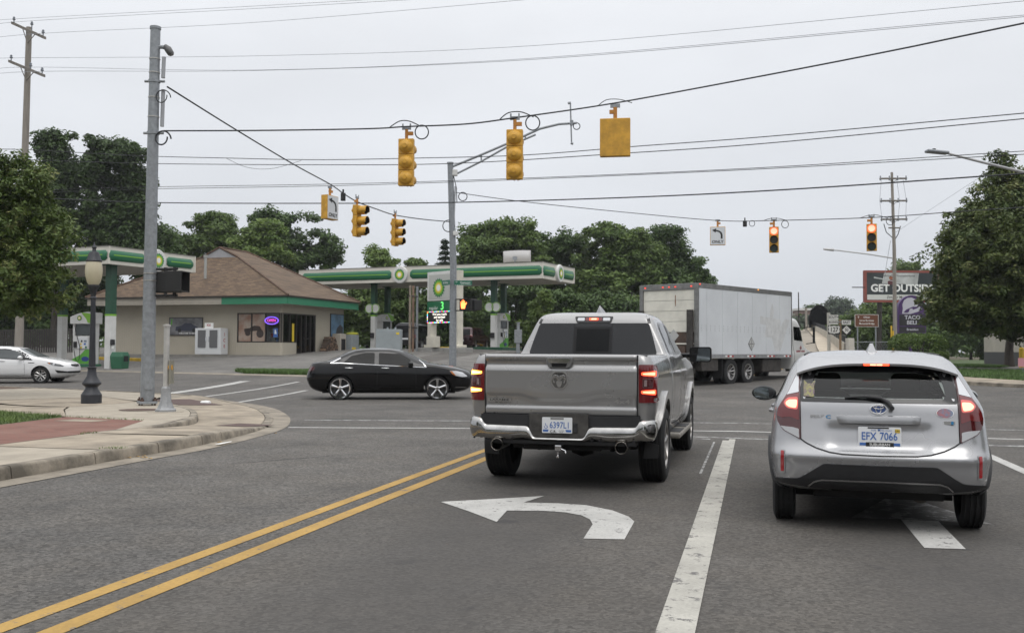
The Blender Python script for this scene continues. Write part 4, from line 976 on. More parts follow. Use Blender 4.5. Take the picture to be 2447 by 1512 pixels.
        wt = rnd([(.86, 1.035), (2.95, .985), (2.38, 1.325), (1.85, 1.375), (1.2, 1.345), (.98, 1.24)], .05)
        B.patch(wt, sd, 'side_window_trim', M_gloss, t, off=.004, res=.06, hole=side_in)
        B.patch([(a, b) for a, b in side_in], sd, 'side_window', M_clear, t, off=.002, res=.08)
        B.seam([(1.92, 1.0), (1.95, 1.36)], sd, t, M_gloss, .06, 'door_pillar', .006)
        for pts in ([(1.88, .4), (1.9, .7), (1.92, 1.02)], [(2.98, .38), (3.0, .7), (2.92, .99)], [(1.06, .68), (1.10, .85), (1.12, 1.04)]): B.seam(pts, sd, t, M_gap, .009)
        for yh in (1.2, 2.05):
            p_ = B.hit(yh, .90, sd)[0]; MB().tube([(p_.x - s * .01, yh, .90), (p_.x + s * .032, yh + .03, .90), (p_.x + s * .032, yh + .15, .905), (p_.x - s * .01, yh + .19, .905)], .017, 10).build('door_handle', M_silv2, t, sm=50)
        mh = MB(); mh.lathe([(0, -.07), (.055, -.065), (.085, -.03), (.095, .02), (.088, .055), (.07, .065)], 20, (0, 0, 0), 'y')
        mh.v = [(s * (.985) + x * 1.35 + 0, 2.62 - y, 1.005 + z * .82) for x, y, z in mh.v]
        mo = mh.build('door_mirror', M_plast if s < 0 else M_silv2, t, sm=60)
        MB().prism(disc_poly(.082, 24, 0, 0, 1.35, .80), .003, frame_face((s * .985, 2.553, 1.005), (-s * .1, -1, 0))).build('mirror_glass', MATS['mirror_glass'], mo, )
        MB().obox((s * .85, 2.66, .965), (.14, 0, 0), (0, .06, 0), (0, 0, .04)).build('mirror_arm', M_plast, mo, bevel=.01)
    hl = [(-.602, .735), (-.56, .705), (-.48, .668), (-.38, .64), (-.28, .628), (0, .624), (.28, .628), (.38, .64), (.48, .668), (.56, .705), (.602, .735)]
    B.seam(hl, 'B', t, M_gap, .010)
    for s in (-1, 1): B.seam([(s * .6, .73), (s * .603, .9), (s * .604, 1.05)], 'B', t, M_gap, .008)
    xs_ = np.linspace(-.335, .335, 15); vs = []
    for x in xs_:
        y0 = B.hit(x, .945, 'B')[0].y; e_ = max(0, abs(x) - .30) / .035
        vs += [(x, y0 + .004, .940 - .01 * e_), (x, y0 - .020 + .02 * e_, .932 - .01 * e_), (x, y0 - .030 + .03 * e_, .905), (x, y0 - .030 + .03 * e_, .874), (x, y0 - .018 + .025 * e_, .864), (x, y0 + .04, .862)]
    MB().add(vs, [(i * 6 + j, i * 6 + j + 1, (i + 1) * 6 + j + 1, (i + 1) * 6 + j) for i in range(14) for j in range(5)]).build('grip_bar', M_silv2, t, sm=40)
    Ey = B.hit(0, .988, 'B')[0].y - .004
    E0 = frame_face((0, Ey, .988), (0, -1, .12))
    em = MB().prism(disc_poly(.069, 32, 0, 0, 1, .62), .005, E0).build('emblem', M_chrome, t, bevel=.002)
    upf = lambda d: (E0[0] + E0[3] * d, E0[1], E0[2], E0[3])
    MB().prism(disc_poly(.061, 32, 0, 0, 1, .60), .001, upf(.005)).build('emblem_field', pm('emblem_blue', (.02, .05, .16), .2, coat=.6), em)
    def ring(rx, ry, cx, cy, name='emblem_ring'):
        o, r, u, n = upf(.0075); MB().tube([o + r * (cx + rx * math.cos(a)) + u * (cy + ry * math.sin(a)) for a in np.linspace(0, 2 * PI, 29)[:-1]], .0042, 6, closed=True).build(name, M_chrome, em, sm=60)
    ring(.020, .033, 0, .0); ring(.040, .013, 0, .016); ring(.058, .037, 0, 0)
    fb = lambda x, z, e=.006: frame_face((x, B.hit(x, z, 'B')[0].y - e, z), (0, -1, .1))
    text('PRIUS', .024, fb(-.47, .918), MATS['badge_steel'], t, lift=.002, squash=1.35, bold=.015)
    text('C', .028, fb(-.385, .917), pm('badge_blue', (.05, .25, .5), .3, .6), t, lift=.002, squash=1.5, bold=.02)
    hb = MB().prism(rrect(-.04, .04, -.013, .013, .004), .003, fb(.53, .888)).build('hybrid_badge', MATS['badge_steel'], t)
    MB().prism(rrect(.012, .03, -.012, .014, .003), .002, (fb(.53, .888)[0] + Vector((0, -.004, 0)),) + fb(.53, .888)[1:]).build('badge_mark', MATS['badge_blue'], hb)
    stk = B.patch(disc_poly(.062, 24, .50, .963, 1, .60), 'B', 'round_sticker', pm('sticker_print', (.35, .10, .10), .5, noise=(28, .5), col2=(.10, .22, .32)), t, off=.005, res=.05)
    B.patch(disc_poly(.066, 24, .50, .963, 1, .61), 'B', 'sticker_edge', M_wht, t, off=.0035, res=.05)
    cat_ = [(-.575, 1.075), (-.50, 1.07), (-.488, 1.10), (-.492, 1.15), (-.484, 1.205), (-.51, 1.178), (-.545, 1.178), (-.572, 1.205), (-.575, 1.15)]
    B.patch(cat_, 'B', 'window_sticker', pm('sticker_colours', (.30, .30, .08), .5, noise=(45, .6), col2=(.10, .05, .12)), t, off=.0075, res=.03)
    py = B.hit(0, .77, 'B')[0].y
    p, f2 = plate(t, frame_face((.005, py - .012, .768), (0, -1, .06)), .325, .162, '', '', '')
    sh = lambda a, b: (f2[0] + f2[1] * a + f2[2] * b, f2[1], f2[2], f2[3])
    text('EFX', .062, sh(-.082, .004), M_blue, p, squash=.80, bold=.01); text('7066', .062, sh(.067, .004), M_blue, p, squash=.78, bold=.01)
    text('PURE', .012, sh(-.045, .053), M_blue, p); text('MICHIGAN', .012, sh(.052, .053), M_blue, p); text('M', .02, sh(-.004, .055), M_blue, p, bold=.01)
    MB().sheet([(-.105, -.078), (.105, -.078), (.105, -.042), (-.105, -.042)], (f2[0] + f2[3] * .004, f2[1], f2[2])).build('frame_tab', M_ink, p); text('SUBURBAN', .021, sh(0, -.060), M_wht, p, lift=.006, squash=1.05, bold=.006)
    MB().sheet([(-.09, .067), (.07, .067), (.07, .078), (-.09, .078)], (f2[0] + f2[3] * .002, f2[1], f2[2])).build('frame_tab', M_ink, p)
    MB().sheet([(.115, .036), (.152, .036), (.152, .066), (.115, .066)], (f2[0] + f2[3] * .002, f2[1], f2[2])).build('renewal_tab', pm('tab_yellow', (.6, .42, .05), .5), p)
    text('JUN', .014, sh(.133, .051), M_ink, p, lift=.004)
    wy = lambda x, z, e: Vector((x, B.hit(x, z, 'B')[0].y - e, z))
    wp = MB(); wp.tube([wy(.10, 1.005, .03), wy(.075, 1.04, .035), wy(.02, 1.075, .035), wy(-.10, 1.085, .03), wy(-.255, 1.075, .022)], [.016, .018, .016, .012, .006], 8); wp.lathe([(.018, -.03), (.018, .05)], 12, tuple(wy(.10, 1.0, .03)), 'y'); wp.build('rear_wiper', M_plast, t, sm=50)
    va = B.patch(rnd([(-.425, .548), (.425, .548), (.56, .455), (.62, .42), (.80, .405), (.80, .375), (.60, .36), (.45, .345), (-.45, .345), (-.60, .36), (-.80, .375), (-.80, .405), (-.62, .42), (-.56, .455)], .02), 'B', 'valance', M_plast, t, off=.010, res=.04, skirt=1)
    B.seam([(-.545, .365), (-.50, .40), (-.44, .418), (0, .424), (.44, .418), (.50, .40), (.545, .365)], 'B', va, MATS['satin_silver'], .012, 'valance_trim', .016)
    fin = MB(); zr = B.hit(0, 1.02, 'T')[0].z
    fin.add([(-.042, .92, zr - .012), (.042, .92, zr - .012), (.045, 1.06, zr), (-.045, 1.06, zr), (-.012, .955, zr + .07), (.012, .955, zr + .07), (.014, .99, zr + .072), (-.014, .99, zr + .072)], [(0, 1, 5, 4), (1, 2, 6, 5), (2, 3, 7, 6), (3, 0, 4, 7), (4, 5, 6, 7)]); fin.build('roof_antenna', M_silv2, t, bevel=.008)
    for s in (-1, 1):
        pts = [B.hit(s * (.565 - .02 * k), 1.0 + .18 * k, 'T')[0] + Vector((0, 0, .001)) for k in range(5)]
        MB().tube(pts, .010, 6).build('roof_moulding', M_plast, t)
    M_seat = pm('seat_cloth', (.028, .027, .027), .9)
    for s in (-1, 1):
        st = MB(); st.prism(rnd([(-.25, .45), (.25, .45), (.235, 1.0), (.17, 1.07), (-.17, 1.07), (-.235, 1.0)], .06), .16, (Vector((s * .36, 1.98, 0)), Vector((1, 0, 0)), Vector((0, -.15, 1)), Vector((0, 1, 0)))); so = st.build('front_seat', M_seat, t, bevel=.04)
        MB().prism(rrect(-.13, .13, 1.06, 1.245, .06), .10, (Vector((s * .36, 2.0, 0)), Vector((1, 0, 0)), Vector((0, -.15, 1)), Vector((0, 1, 0)))).build('head_restraint', M_seat, so, bevel=.03)
    MB().prism(rnd([(-.62, .5), (.62, .5), (.60, .93), (.52, .99), (-.52, .99), (-.60, .93)], .06), .16, (Vector((0, 1.12, 0)), Vector((1, 0, 0)), Vector((0, -.12, 1)), Vector((0, 1, 0)))).build('rear_seat', M_seat, t, bevel=.04)
    MB().box(-.68, .68, 2.72, 3.1, .8, .99).build('dashboard', M_seat, t, bevel=.05)
    MB().box(-.60, .60, .3, 1.1, .8, .83).build('parcel_shelf', M_seat, t)
    MB().prism(rrect(-.12, .12, -.033, .033, .03), .03, frame_face((0, 2.42, 1.27), (0, -1, 0))).build('interior_mirror', M_plast, t, bevel=.008)
    MB().box(-.66, .66, 1.02, 2.85, .16, .5).box(-.5, .5, .3, 1.02, .25, .5).build('floor', M_under, t)  # floor boxes shaped low and thick to deepen the shade under the car
    MB().lathe([(.07, .35), (.08, .45), (.08, .85), (.07, .9)], 16, (.33, 0, .29), 'y').build('silencer', pm('silencer_steel', (.06, .052, .045), .6, .5), t, sm=40)
    MB().tube([(-.65, AY, .30), (.65, AY, .30)], .045, 8).build('rear_axle', M_under, t)
hatchback()
M_blk = carpaint('black_car_paint', (.0022, .0022, .0025), .0, .15, .04, (.012, .012, .012), .55)
M_whc = carpaint('white_car_paint', (.76, .76, .76), .0, .25, .08, (.4, .38, .35), .8)
SED = [(.22, .42, 4.45, .70, .2, .35, .1, .12), (.28, .22, 4.66, .80, .22, .4, .12, .15), (.38, .09, 4.80, .875, .24, .45, .12, .16), (.50, .03, 4.86, .905, .25, .45, .12, .17), (.62, .0, 4.86, .918, .25, .45, .12, .17), (.74, .02, 4.82, .918, .25, .45, .12, .18),
       (.83, .05, 4.73, .908, .25, .5, .12, .18), (.92, .09, 4.46, .892, .25, .5, .12, .16), (.99, .125, 4.08, .872, .25, .5, .12, .14), (1.04, .16, 3.74, .852, .25, .45, .12, .14), (1.075, .30, 3.57, .832, .25, .42, .12, .16), (1.10, .56, 3.50, .815, .25, .42, .14, .16),
       (1.18, .78, 3.30, .775, .24, .4, .16, .16), (1.27, .97, 3.11, .735, .24, .4, .16, .16), (1.36, 1.17, 2.92, .69, .24, .4, .16, .16), (1.42, 1.34, 2.74, .635, .25, .35, .14, .14), (1.455, 1.54, 2.55, .54, .2, .3, .1, .1), (1.482, 1.85, 2.28, .30, .1, .1, 0, 0)]
def sedan(name, label, loc, rz, paint, WR, rimr, spokes, rim, sw, twin, style):
    t = thing(name, label, 'car', loc, rz); B = Body(SED, 5, 100, sidebow=.035)
    A1, A2 = 1.02, 3.78
    for yc in (A1, A2): B.arch(yc, WR + .01, WR + .055)
    B.build('body', paint, t)
    for s in (-1, 1):
        sd = 'R' if s > 0 else 'L'; ml = lambda P: [(s * a, b) for a, b in P]
        for yc in (A1, A2):
            housing(t, yc, WR + .01, WR + .057, s * .5, s * .87); wheel(t, s * .80, yc, WR, .215, rimr, s, spokes, rim, 3, sw, .25, twin)
            B.patch(arch_ring(yc, WR + .01, WR + .05, WR + .075, -8, 188, 26), sd, 'arch_lip', paint, t, off=.010, res=.06, skirt=1)
        chrome = M_chrome if style == 'black' else M_gloss
        wt = rnd([(.78, 1.05), (1.02, 1.055), (2.4, .985), (3.45, .945), (3.2, 1.15), (2.82, 1.33), (2.3, 1.385), (1.75, 1.375), (1.30, 1.29)], .03)
        B.patch(wt, sd, 'window_trim', M_gloss, t, off=.003, res=.06)
        B.patch(rnd([(1.10, 1.07), (1.98, 1.015), (1.98, 1.345), (1.70, 1.345), (1.32, 1.25)], .04), sd, 'rear_door_window', M_glassd, t, off=.006, res=.06)
        B.patch(rnd([(2.10, 1.01), (3.10, .96), (2.98, 1.17), (2.72, 1.31), (2.10, 1.345)], .04), sd, 'front_door_window', M_glassd if style == 'black' else pm('grey_glass', (.05, .058, .06), .05, spec=.6), t, off=.006, res=.06)
        B.seam([(.74, 1.045), (1.02, 1.05), (2.4, .98), (3.46, .935)], sd, t, chrome, .015, 'belt_moulding', .008)
        if style == 'black':
            B.seam([(.74, 1.045), (.88, 1.12), (1.02, 1.19)], sd, t, chrome, .028, 'quarter_moulding', .008); B.seam([(3.46, .935), (3.36, 1.06), (3.25, 1.14)], sd, t, chrome, .025, 'pillar_moulding', .008)
        for pts in ([(1.20, .42), (1.17, .62), (1.02, .85), (.98, 1.05)], [(2.06, .32), (2.06, .7), (2.06, 1.0)], [(3.16, .34), (3.17, .7), (3.12, .99)], [(1.45, .31), (2.4, .30), (3.15, .31)]): B.seam(pts, sd, t, M_gap, .010)
        B.seam([(.5, .80), (1.2, .865), (2.4, .845), (3.3, .80), (4.2, .76)], sd, t, paint, .018, 'swage_line', .006)
        B.seam([(1.55, .40), (2.4, .39), (3.3, .40)], sd, t, paint, .03, 'side_moulding', .014)
        for yh in (1.15, 2.18):
            p_ = B.hit(yh, .91, sd)[0]
            MB().tube([(p_.x - s * .01, yh, .91), (p_.x + s * .035, yh + .03, .912), (p_.x + s * .035, yh + .19, .908), (p_.x - s * .01, yh + .22, .906)], .018, 10).build('door_handle', M_chrome if style == 'black' else paint, t, sm=50)
        mh = MB(); mh.lathe([(0, -.09), (.05, -.08), (.08, -.03), (.088, .03), (.075, .07), (.0, .075)], 18, (0, 0, 0), 'y')
        mh.v = [(s * 1.0 + x * 1.25, 3.02 + y * .9, 1.035 + z * .85) for x, y, z in mh.v]; mo = mh.build('door_mirror', paint, t, sm=60)
        MB().obox((s * .88, 3.05, .995), (.16, 0, 0), (0, .07, 0), (0, 0, .04)).build('mirror_arm', paint, mo, bevel=.01)
        if style == 'black':
            hl = B.patch([(4.13, .835), (4.32, .835), (4.50, .79), (4.645, .69), (4.62, .67), (4.48, .665), (4.30, .70), (4.2, .76)], sd, 'headlamp', M_lensc, t, off=.008, res=.04, skirt=1)
            B.patch([(4.14, .83), (4.20, .825), (4.31, .705), (4.27, .71), (4.2, .755)], sd, 'turn_lens', pm('amber_lens', (.5, .15, .02), .2, coat=.5), hl, off=.010, res=.04)
            B.patch([(.14, .97), (.30, .93), (.28, .85), (.10, .80)], sd, 'tail_lamp', M_lensd, t, off=.006, res=.04, skirt=1)
            B.patch([(4.30, .36), (4.62, .355), (4.62, .375), (4.30, .38)], sd, 'bumper_trim', M_chrome, t, off=.008, res=.05)
        else:
            hl = B.patch([(4.02, .845), (4.2, .84), (4.5, .79), (4.66, .70), (4.62, .675), (4.35, .715), (4.12, .78)], sd, 'headlamp', pm('headlamp_dark', (.08, .085, .09), .1, coat=.8), t, off=.006, res=.04, skirt=1)
            B.patch([(4.06, .832), (4.14, .83), (4.18, .79), (4.12, .79)], sd, 'turn_lens', MATS['amber_lens'], hl, off=.010, res=.04); B.patch(disc_poly(.045, 14, 4.30, .775), sd, 'projector', M_lensc, hl, off=.010, res=.04)
            B.patch([(3.30, .845), (3.56, .84), (3.54, .815), (3.30, .815)], sd, 'wing_vent', M_gap, t, off=.005, res=.05)
            B.patch(rnd([(4.34, .55), (4.70, .50), (4.80, .49), (4.80, .43), (4.44, .43)], .02), sd, 'lower_intake', M_gap, t, off=.005, res=.05)
    B.patch(rnd([(-.68, 1.06), (.68, 1.06), (.52, 1.385), (-.52, 1.385)], .06), 'F', 'windscreen', M_glassd if style == 'black' else pm('sky_glass', (.10, .115, .12), .04, spec=.8), t, off=.005, res=.08)
    B.patch(rnd([(-.62, 1.11), (.62, 1.11), (.52, 1.36), (-.52, 1.36)], .06), 'B', 'rear_window', M_glassd, t, off=.005, res=.08)
    g = B.patch(rnd([(-.42, .76), (.42, .76), (.36, .57), (-.36, .57)], .05) if style == 'black' else rnd([(-.40, .775), (.40, .775), (.42, .70), (.0, .665), (-.42, .70)], .03), 'F', 'grille', M_gap, t, off=.006, res=.05, skirt=1)
    if style == 'black':
        for i in range(6): B.seam([(-.40 + .008 * i, .745 - i * .031), (0, .742 - i * .031), (.40 - .008 * i, .745 - i * .031)], 'F', g, M_chrome, .014, 'grille_bar', .018)
        B.seam([(-.44, .775), (0, .785), (.44, .775)], 'F', g, M_chrome, .03, 'grille_header', .016)
        MB().box(-.16, .16, 4.86, 4.875, .44, .56).build('number_plate', pm('plate_holder', (.25, .24, .2), .6), t)
        for s in (-1, 1): MB().prism([(0, 0), (.16, 0), (.15, .14), (.02, .16)], .01, (Vector((s * .80, .70, .20)), Vector((s, 0, 0)) * .8, Vector((0, 0, 1)), Vector((0, 1, 0)))).build('mud_flap', M_plast, t)
    else:
        B.patch(rnd([(-.66, .50), (.66, .50), (.62, .42), (-.62, .42)], .02), 'F', 'lower_intake', M_gap, t, off=.006, res=.06)
    MB().box(-.7, .7, .5, 4.3, .19, .26).build('floor', M_under, t)
    return t
bb = 1.233
sedan('sedan_car', 'glossy black four door sedan with chrome wheels crossing in front of the pickup', (-12.72, 26.97, .0), -bb, M_blk, .335, .275, 5, M_chrome, .085, False, 'black')
kb = R(73)
sedan('sedan_car', 'white sedan driving along the side street at the left edge', (-31.5, 33.9, hz(-30, 34)), -kb, M_whc, .33, .225, 5, M_alloy, .10, True, 'white')
VAN = [(.28, .10, 4.7, .84, .15, .35, .05, .1), (.42, .04, 4.85, .92, .15, .4, .05, .12), (.62, .02, 4.9, .95, .15, .4, .05, .12), (.90, .02, 4.75, .95, .15, .4, .05, .12), (1.02, .03, 4.3, .93, .15, .4, .05, .12), (1.10, .04, 3.95, .91, .15, .35, .05, .12), (1.35, .08, 3.55, .85, .15, .3, .05, .1), (1.58, .14, 3.2, .78, .15, .3, .05, .1), (1.68, .2, 3.0, .70, .15, .25, .05, .1), (1.74, .4, 2.7, .5, .1, .2, 0, 0)]
def wagon(name, label, cat_, loc, rz, paint, k=1., slope=0., lamp=(.72, .95)):
    rows = [list(r) for r in VAN]
    for r in rows:
        if r[0] > 1.0: r[1] += slope * (r[0] - 1.0)
        r[0] *= k
    t = thing(name, label, cat_, loc, rz); B = Body(rows, 5, 70)
    for yc in (.95, 3.85): B.arch(yc, .35, .40)
    B.build('body', paint, t)
    B.patch(rnd([(-.72, 1.08 * k), (.72, 1.08 * k), (.64, 1.55 * k), (-.64, 1.55 * k)], .06), 'B', 'rear_window', M_glassd, t, off=.005, res=.1)
    B.patch(rnd([(-.72, 1.14 * k), (.72, 1.14 * k), (.60, 1.6 * k), (-.60, 1.6 * k)], .06), 'F', 'windscreen', M_glassd, t, off=.005, res=.1)
    for s in (-1, 1):
        sd = 'R' if s > 0 else 'L'
        for a, b in ((.35, 1.25), (1.32, 2.25), (2.32, 3.35)): B.patch(rnd([(a + slope * .3, 1.10 * k), (b, 1.10 * k), (min(b, 3.2), 1.52 * k), (a + .08 + slope * .6, 1.52 * k)], .05), sd, 'side_window', M_glassd, t, off=.005, res=.1)
        B.patch([(s * .74, lamp[0] * k), (s * .92, lamp[0] * k), (s * .90, lamp[1] * k), (s * .76, lamp[1] * k)], 'B', 'tail_lamp', M_lensr, t, off=.01, res=.06, skirt=1)
        for yc in (.95, 3.85): housing(t, yc, .35, .402, s * .5, s * .88); wheel(t, s * .83, yc, .345, .22, .22, s, 5, None, 3)
        for yy in (1.28, 2.28): B.seam([(yy, .4), (yy, 1.08 * k)], sd, t, M_gap, .012)
    MB().box(-.28, .28, .0, .012, .62 * k, .74 * k).build('number_plate', M_white, t)
    return t
p = on(966, 69.5)
wagon('minivan', 'dark grey minivan parked behind the three steel pipes at the filling station', 'van', p, R(-4), carpaint('graphite_paint', (.03, .031, .034), .4, .2, .05), 1.05)
p = on(1100, 75.5)
wagon('parked_suv', 'dark red sport utility vehicle parked between the price sign legs', 'car', p, R(-2), carpaint('maroon_paint', (.035, .008, .012), .3, .2, .05), .98, .45, (.95, 1.15))
def box_truck():
    b = R(28.5); P = at(1668, 848, 35.7); rt = Vector((math.cos(b), -math.sin(b), 0)); o = P - rt * 1.26
    g = hz(o.x, o.y); t = thing('box_truck', 'white box truck with brown tail lift turning across the junction', 'truck', (o.x, o.y, g), -b)
    zb, zt = P.z - g - .12, 3.88 - g; L = 7.3; W = 1.25
    Mw = pm('box_panel_white', (.60, .62, .64), .5, noise=(.7, .06)); Ma = pm('alu_rail', (.22, .22, .215), .45, .6, noise=(5, .2)); Mdk = pm('dirty_steel', (.045, .04, .036), .8, noise=(5, .4))
    Mbr = pm('tail_lift_brown', (.075, .05, .038), .8, noise=(3, .35)); Mcr = pm('door_cream', (.70, .68, .60), .6, noise=(1.5, .12))
    MB().box(-W + .02, W - .02, .06, L - .02, zb + .13, zt - .05).build('cargo_box', Mw, t)
    ed = [.10, .62, 1.72, 2.85, 3.98, 5.10, 6.22, L - .06]
    for s in (-1, 1):
        for a, c in zip(ed[:-1], ed[1:]): MB().box(s * (W - .019), s * W, a + .006, c - .006, zb + .15, zt - .16).build('side_panel', Mw, t)
    rv = MB()
    for a in np.arange(.25, L - .2, .31):
        for zz in (zb + 1.0, zb + 1.08, zb + 1.17): rv.box(W, W + .004, a, a + .02, zz, zz + .03)
    rv.build('rivets', pm('rivet_grey', (.2, .2, .2), .5), t)
    for s in (-1, 1):
        MB().box(s * (W - .03), s * (W + .012), .06, L, zt - .155, zt).build('top_rail', Ma, t); MB().box(s * (W - .03), s * (W + .015), .06, L, zb, zb + .145).build('bottom_rail', pm('rail_grey', (.28, .285, .29), .5, .3, noise=(6, .2)), t)
        MB().box(s * (W - .03), s * (W + .01), L - .055, L, zb + .146, zt - .156).build('corner_post', Ma, t)
        for k, y0 in enumerate((.25, 1.9, 3.55, 5.15, 6.55)):
            for j in range(4): MB().box(s * (W + .016), s * (W + .019), y0 + j * .16, y0 + j * .16 + .15, zb + .045, zb + .105).build('reflective_tape', pm('tape_red', (.4, .02, .02), .4) if j % 2 else M_wht, t)
    MB().box(-W, W, .06, L, zt - .002, zt + .02).build('roof', Ma, t, bevel=.02)
    for s in (-1, 1): MB().box(s * (W - .14), s * (W + .012), -.02, .06, zb - .02, zt).build('rear_post', Ma, t)
    MB().box(-W + .13, W - .13, -.02, .06, zt - .20, zt).build('rear_header', Ma, t)
    zs_ = np.linspace(zb + .95, zt - .21, 5)
    for a, c in zip(zs_[:-1], zs_[1:]): MB().box(-W + .15, W - .15, .02, .05, a + .006, c - .006).build('shutter_slat', Mcr, t)
    MB().box(.28, .31, .0165, .02, zb + 1.9, zb + 2.3).box(.275, .315, .0168, .0201, zb + 1.98, zb + 2.12).build('rust_streak', pm('rust_streak', (.20, .09, .03), .9), t)
    MB().box(-W + .15, W - .15, .02, .05, zb + .55, zb + .945).build('shutter_slat', Mbr, t); MB().box(-W + .15, W - .15, .0, .05, zb + .50, zb + .55).build('shutter_bar', Mcr, t)
    MB().box(-W + .15, W - .15, .02, .05, zb - .1, zb + .5).build('shutter_slat', Mbr, t)
    MB().box(-W + .05, W - .45, -.14, -.03, zb - .35, zb + .42).build('tail_lift', Mbr, t, bevel=.01)
    MB().box(W - .40, W - .16, -.12, -.02, zb - .2, zt - .95).box(-W - .02, -W + .2, -.12, -.02, zb - .2, zt - .95).build('lift_column', Mdk, t, bevel=.01)
    dm = lambda c, w, sd: MB().prism([(0, w), (w * .95, 0), (0, -w), (-w * .95, 0)], .006, frame_face(c, sd))
    d1 = dm((.22, .018, zb + .82), .24, (0, -1, 0)).build('hazard_placard', pm('placard_grey', (.45, .45, .44), .5), t)
    d2 = dm((W + .001, 3.9, zb + .55), .27, (1, 0, 0)).build('hazard_placard', pm('placard_dark', (.06, .06, .06), .5), t)
    dm((W + .007, 3.9, zb + .55), .235, (1, 0, 0)).build('placard_face', MATS['placard_grey'], d2); MB().box(W + .013, W + .016, 3.89, 3.91, zb + .36, zb + .74).box(W + .0131, W + .0161, 3.72, 4.08, zb + .54, zb + .56).build('placard_seam', MATS['placard_dark'], d2)
    for x in (-1.0, -.22, .05, .32, 1.0): MB().box(x - .03, x + .03, -.035, -.02, zt - .12, zt - .08).build('marker_lamp', pm('marker_red', (.5, .02, .02), .3, emit=((1, .08, .04), 1.5)), t)
    MB().box(W + .012, W + .03, .1, .16, zt - .05, zt - .01).build('marker_lamp', MATS['marker_red'], t); MB().box(W + .012, W + .03, 4.4, 4.46, zt - .05, zt - .01).build('marker_lamp', pm('marker_amber', (.5, .2, .02), .3, emit=((1, .4, .05), 1.5)), t)
    gh = [(5.45, zb + 1.9), (5.6, zb + 2.2), (5.75, zb + 1.85), (5.65, zb + 1.6), (6.3, zb + 1.55), (6.3, zb + 1.25), (6.7, zb + 1.6), (7.1, zb + 1.55), (6.8, zb + 1.1), (6.3, zb + .3), (5.85, zb + .25), (5.55, zb + .8), (4.95, zb + .85), (5.1, zb + 1.3), (4.6, zb + 1.35), (4.6, zb + 1.65), (5.4, zb + 1.6)]
    MB().sheet(gh, (Vector((W + .003, 0, 0)), Vector((0, 1, 0)), Vector((0, 0, 1)))).build('decal_ghost', pm('decal_ghost', (.565, .57, .57), .55, noise=(3, .12)), t)
    for s in (-1, 1):
        MB().box(s * .38, s * .50, .3, 10.2, .72, .95).build('chassis_rail', Mdk, t)
        for yc in (2.45, 3.75):
            wheel(t, s * 1.08, yc, .50, .26, .29, s, 10, M_alloy, 4, .05, .85); wheel(t, s * .76, yc, .50, .26, .29, s, 1, Mdk, 4, .05, .8)
        wheel(t, s * 1.05, 9.0, .50, .28, .29, s, 10, M_alloy, 4, .05, .2)
        MB().box(s * .80, s * 1.22, 1.75, 1.78, .28, zb - .02).build('mud_flap', M_rubber, t)
        MB().tube([(s * 1.15, .1, zb - .02), (s * .9, 1.0, .55)], .025, 6).build('lift_strut', Ma, t)
    MB().box(-.38, .38, .4, 10., .65, .80).build('underframe', Mdk, t); MB().box(-1.0, 1.0, .05, .25, .45, .65).build('rear_bumper', Mdk, t); MB().box(.55, 1.15, 5.0, 6.6, .45, 1.0).build('fuel_tank', Mdk, t, bevel=.06)
    MB().box(.7, 1.2, .35, 1.5, .55, zb - .05).build('tool_box', Mdk, t, bevel=.02)
    Cr = [(.55, 7.6, 9.5, 1.0, .1, .3, 0, .1), (.9, 7.58, 9.8, 1.13, .1, .4, 0, .12), (1.15, 7.55, 9.8, 1.14, .1, .4, 0, .12), (1.32, 7.55, 9.5, 1.10, .1, .4, 0, .12), (1.45, 7.55, 9.15, 1.08, .1, .35, 0, .1), (1.6, 7.55, 9.0, 1.06, .1, .3, 0, .1), (2.3, 7.6, 8.72, 1.02, .1, .25, 0, .08), (2.62, 7.7, 8.48, .92, .12, .2, 0, .05), (2.75, 7.9, 8.3, .6, .1, .1, 0, 0)]
    C_ = Body(Cr, 4, 60); C_.arch(9.0, .55, .62, .6); C_.build('cab', pm('cab_white', (.52, .52, .51), .35, coat=.4), t)
    for s in (-1, 1):
        sd = 'R' if s > 0 else 'L'
        C_.patch(rnd([(7.85, 1.75), (8.85, 1.70), (8.66, 2.28), (7.85, 2.32)], .06), sd, 'door_window', M_glassd, t, off=.006, res=.1)
        C_.seam([(7.75, .8), (7.75, 2.4)], sd, t, M_gap, .02); C_.seam([(9.05, .95), (9.06, 1.7)], sd, t, M_gap, .02)
        lg = C_.patch([(7.95, 1.22), (8.75, 1.22), (8.75, 1.30), (7.95, 1.30)], sd, 'door_lettering', pm('dark_red_print', (.22, .02, .03), .5), t, off=.005, res=.1) if False else None
        MB().box(s * 1.34, s * 1.42, 9.0, 9.12, 1.62, 2.35).build('door_mirror', M_gloss, t, bevel=.03); MB().tube([(s * 1.05, 9.0, 1.6), (s * 1.38, 9.05, 1.65)], .02, 6).tube([(s * 1.03, 8.95, 2.3), (s * 1.38, 9.05, 2.3)], .02, 6).build('mirror_arm', M_gloss, t)
        MB().box(s * .75, s * 1.2, 7.7, 8.3, .45, .62).build('step', Mdk, t)
    q = C_.hit(8.35, 1.30, 'R')[0]
    Mdr = pm('dark_red_print', (.24, .02, .03), .5)
    lt = MB()
    for k_, (a_, w_) in enumerate(((7.95, .07), (8.04, .05), (8.11, .06), (8.19, .04), (8.25, .06), (8.40, .07), (8.49, .03), (8.54, .06), (8.62, .07))):
        lt.box(q.x + .01, q.x + .014, a_, a_ + w_, 1.24 - .01 * (k_ % 3), 1.33 - .012 * (k_ % 2))
        if k_ % 4 != 3: lt.box(q.x + .01, q.x + .014, a_ + .03, a_ + .03 + w_ * .8, 1.14, 1.20 + .008 * (k_ % 3))
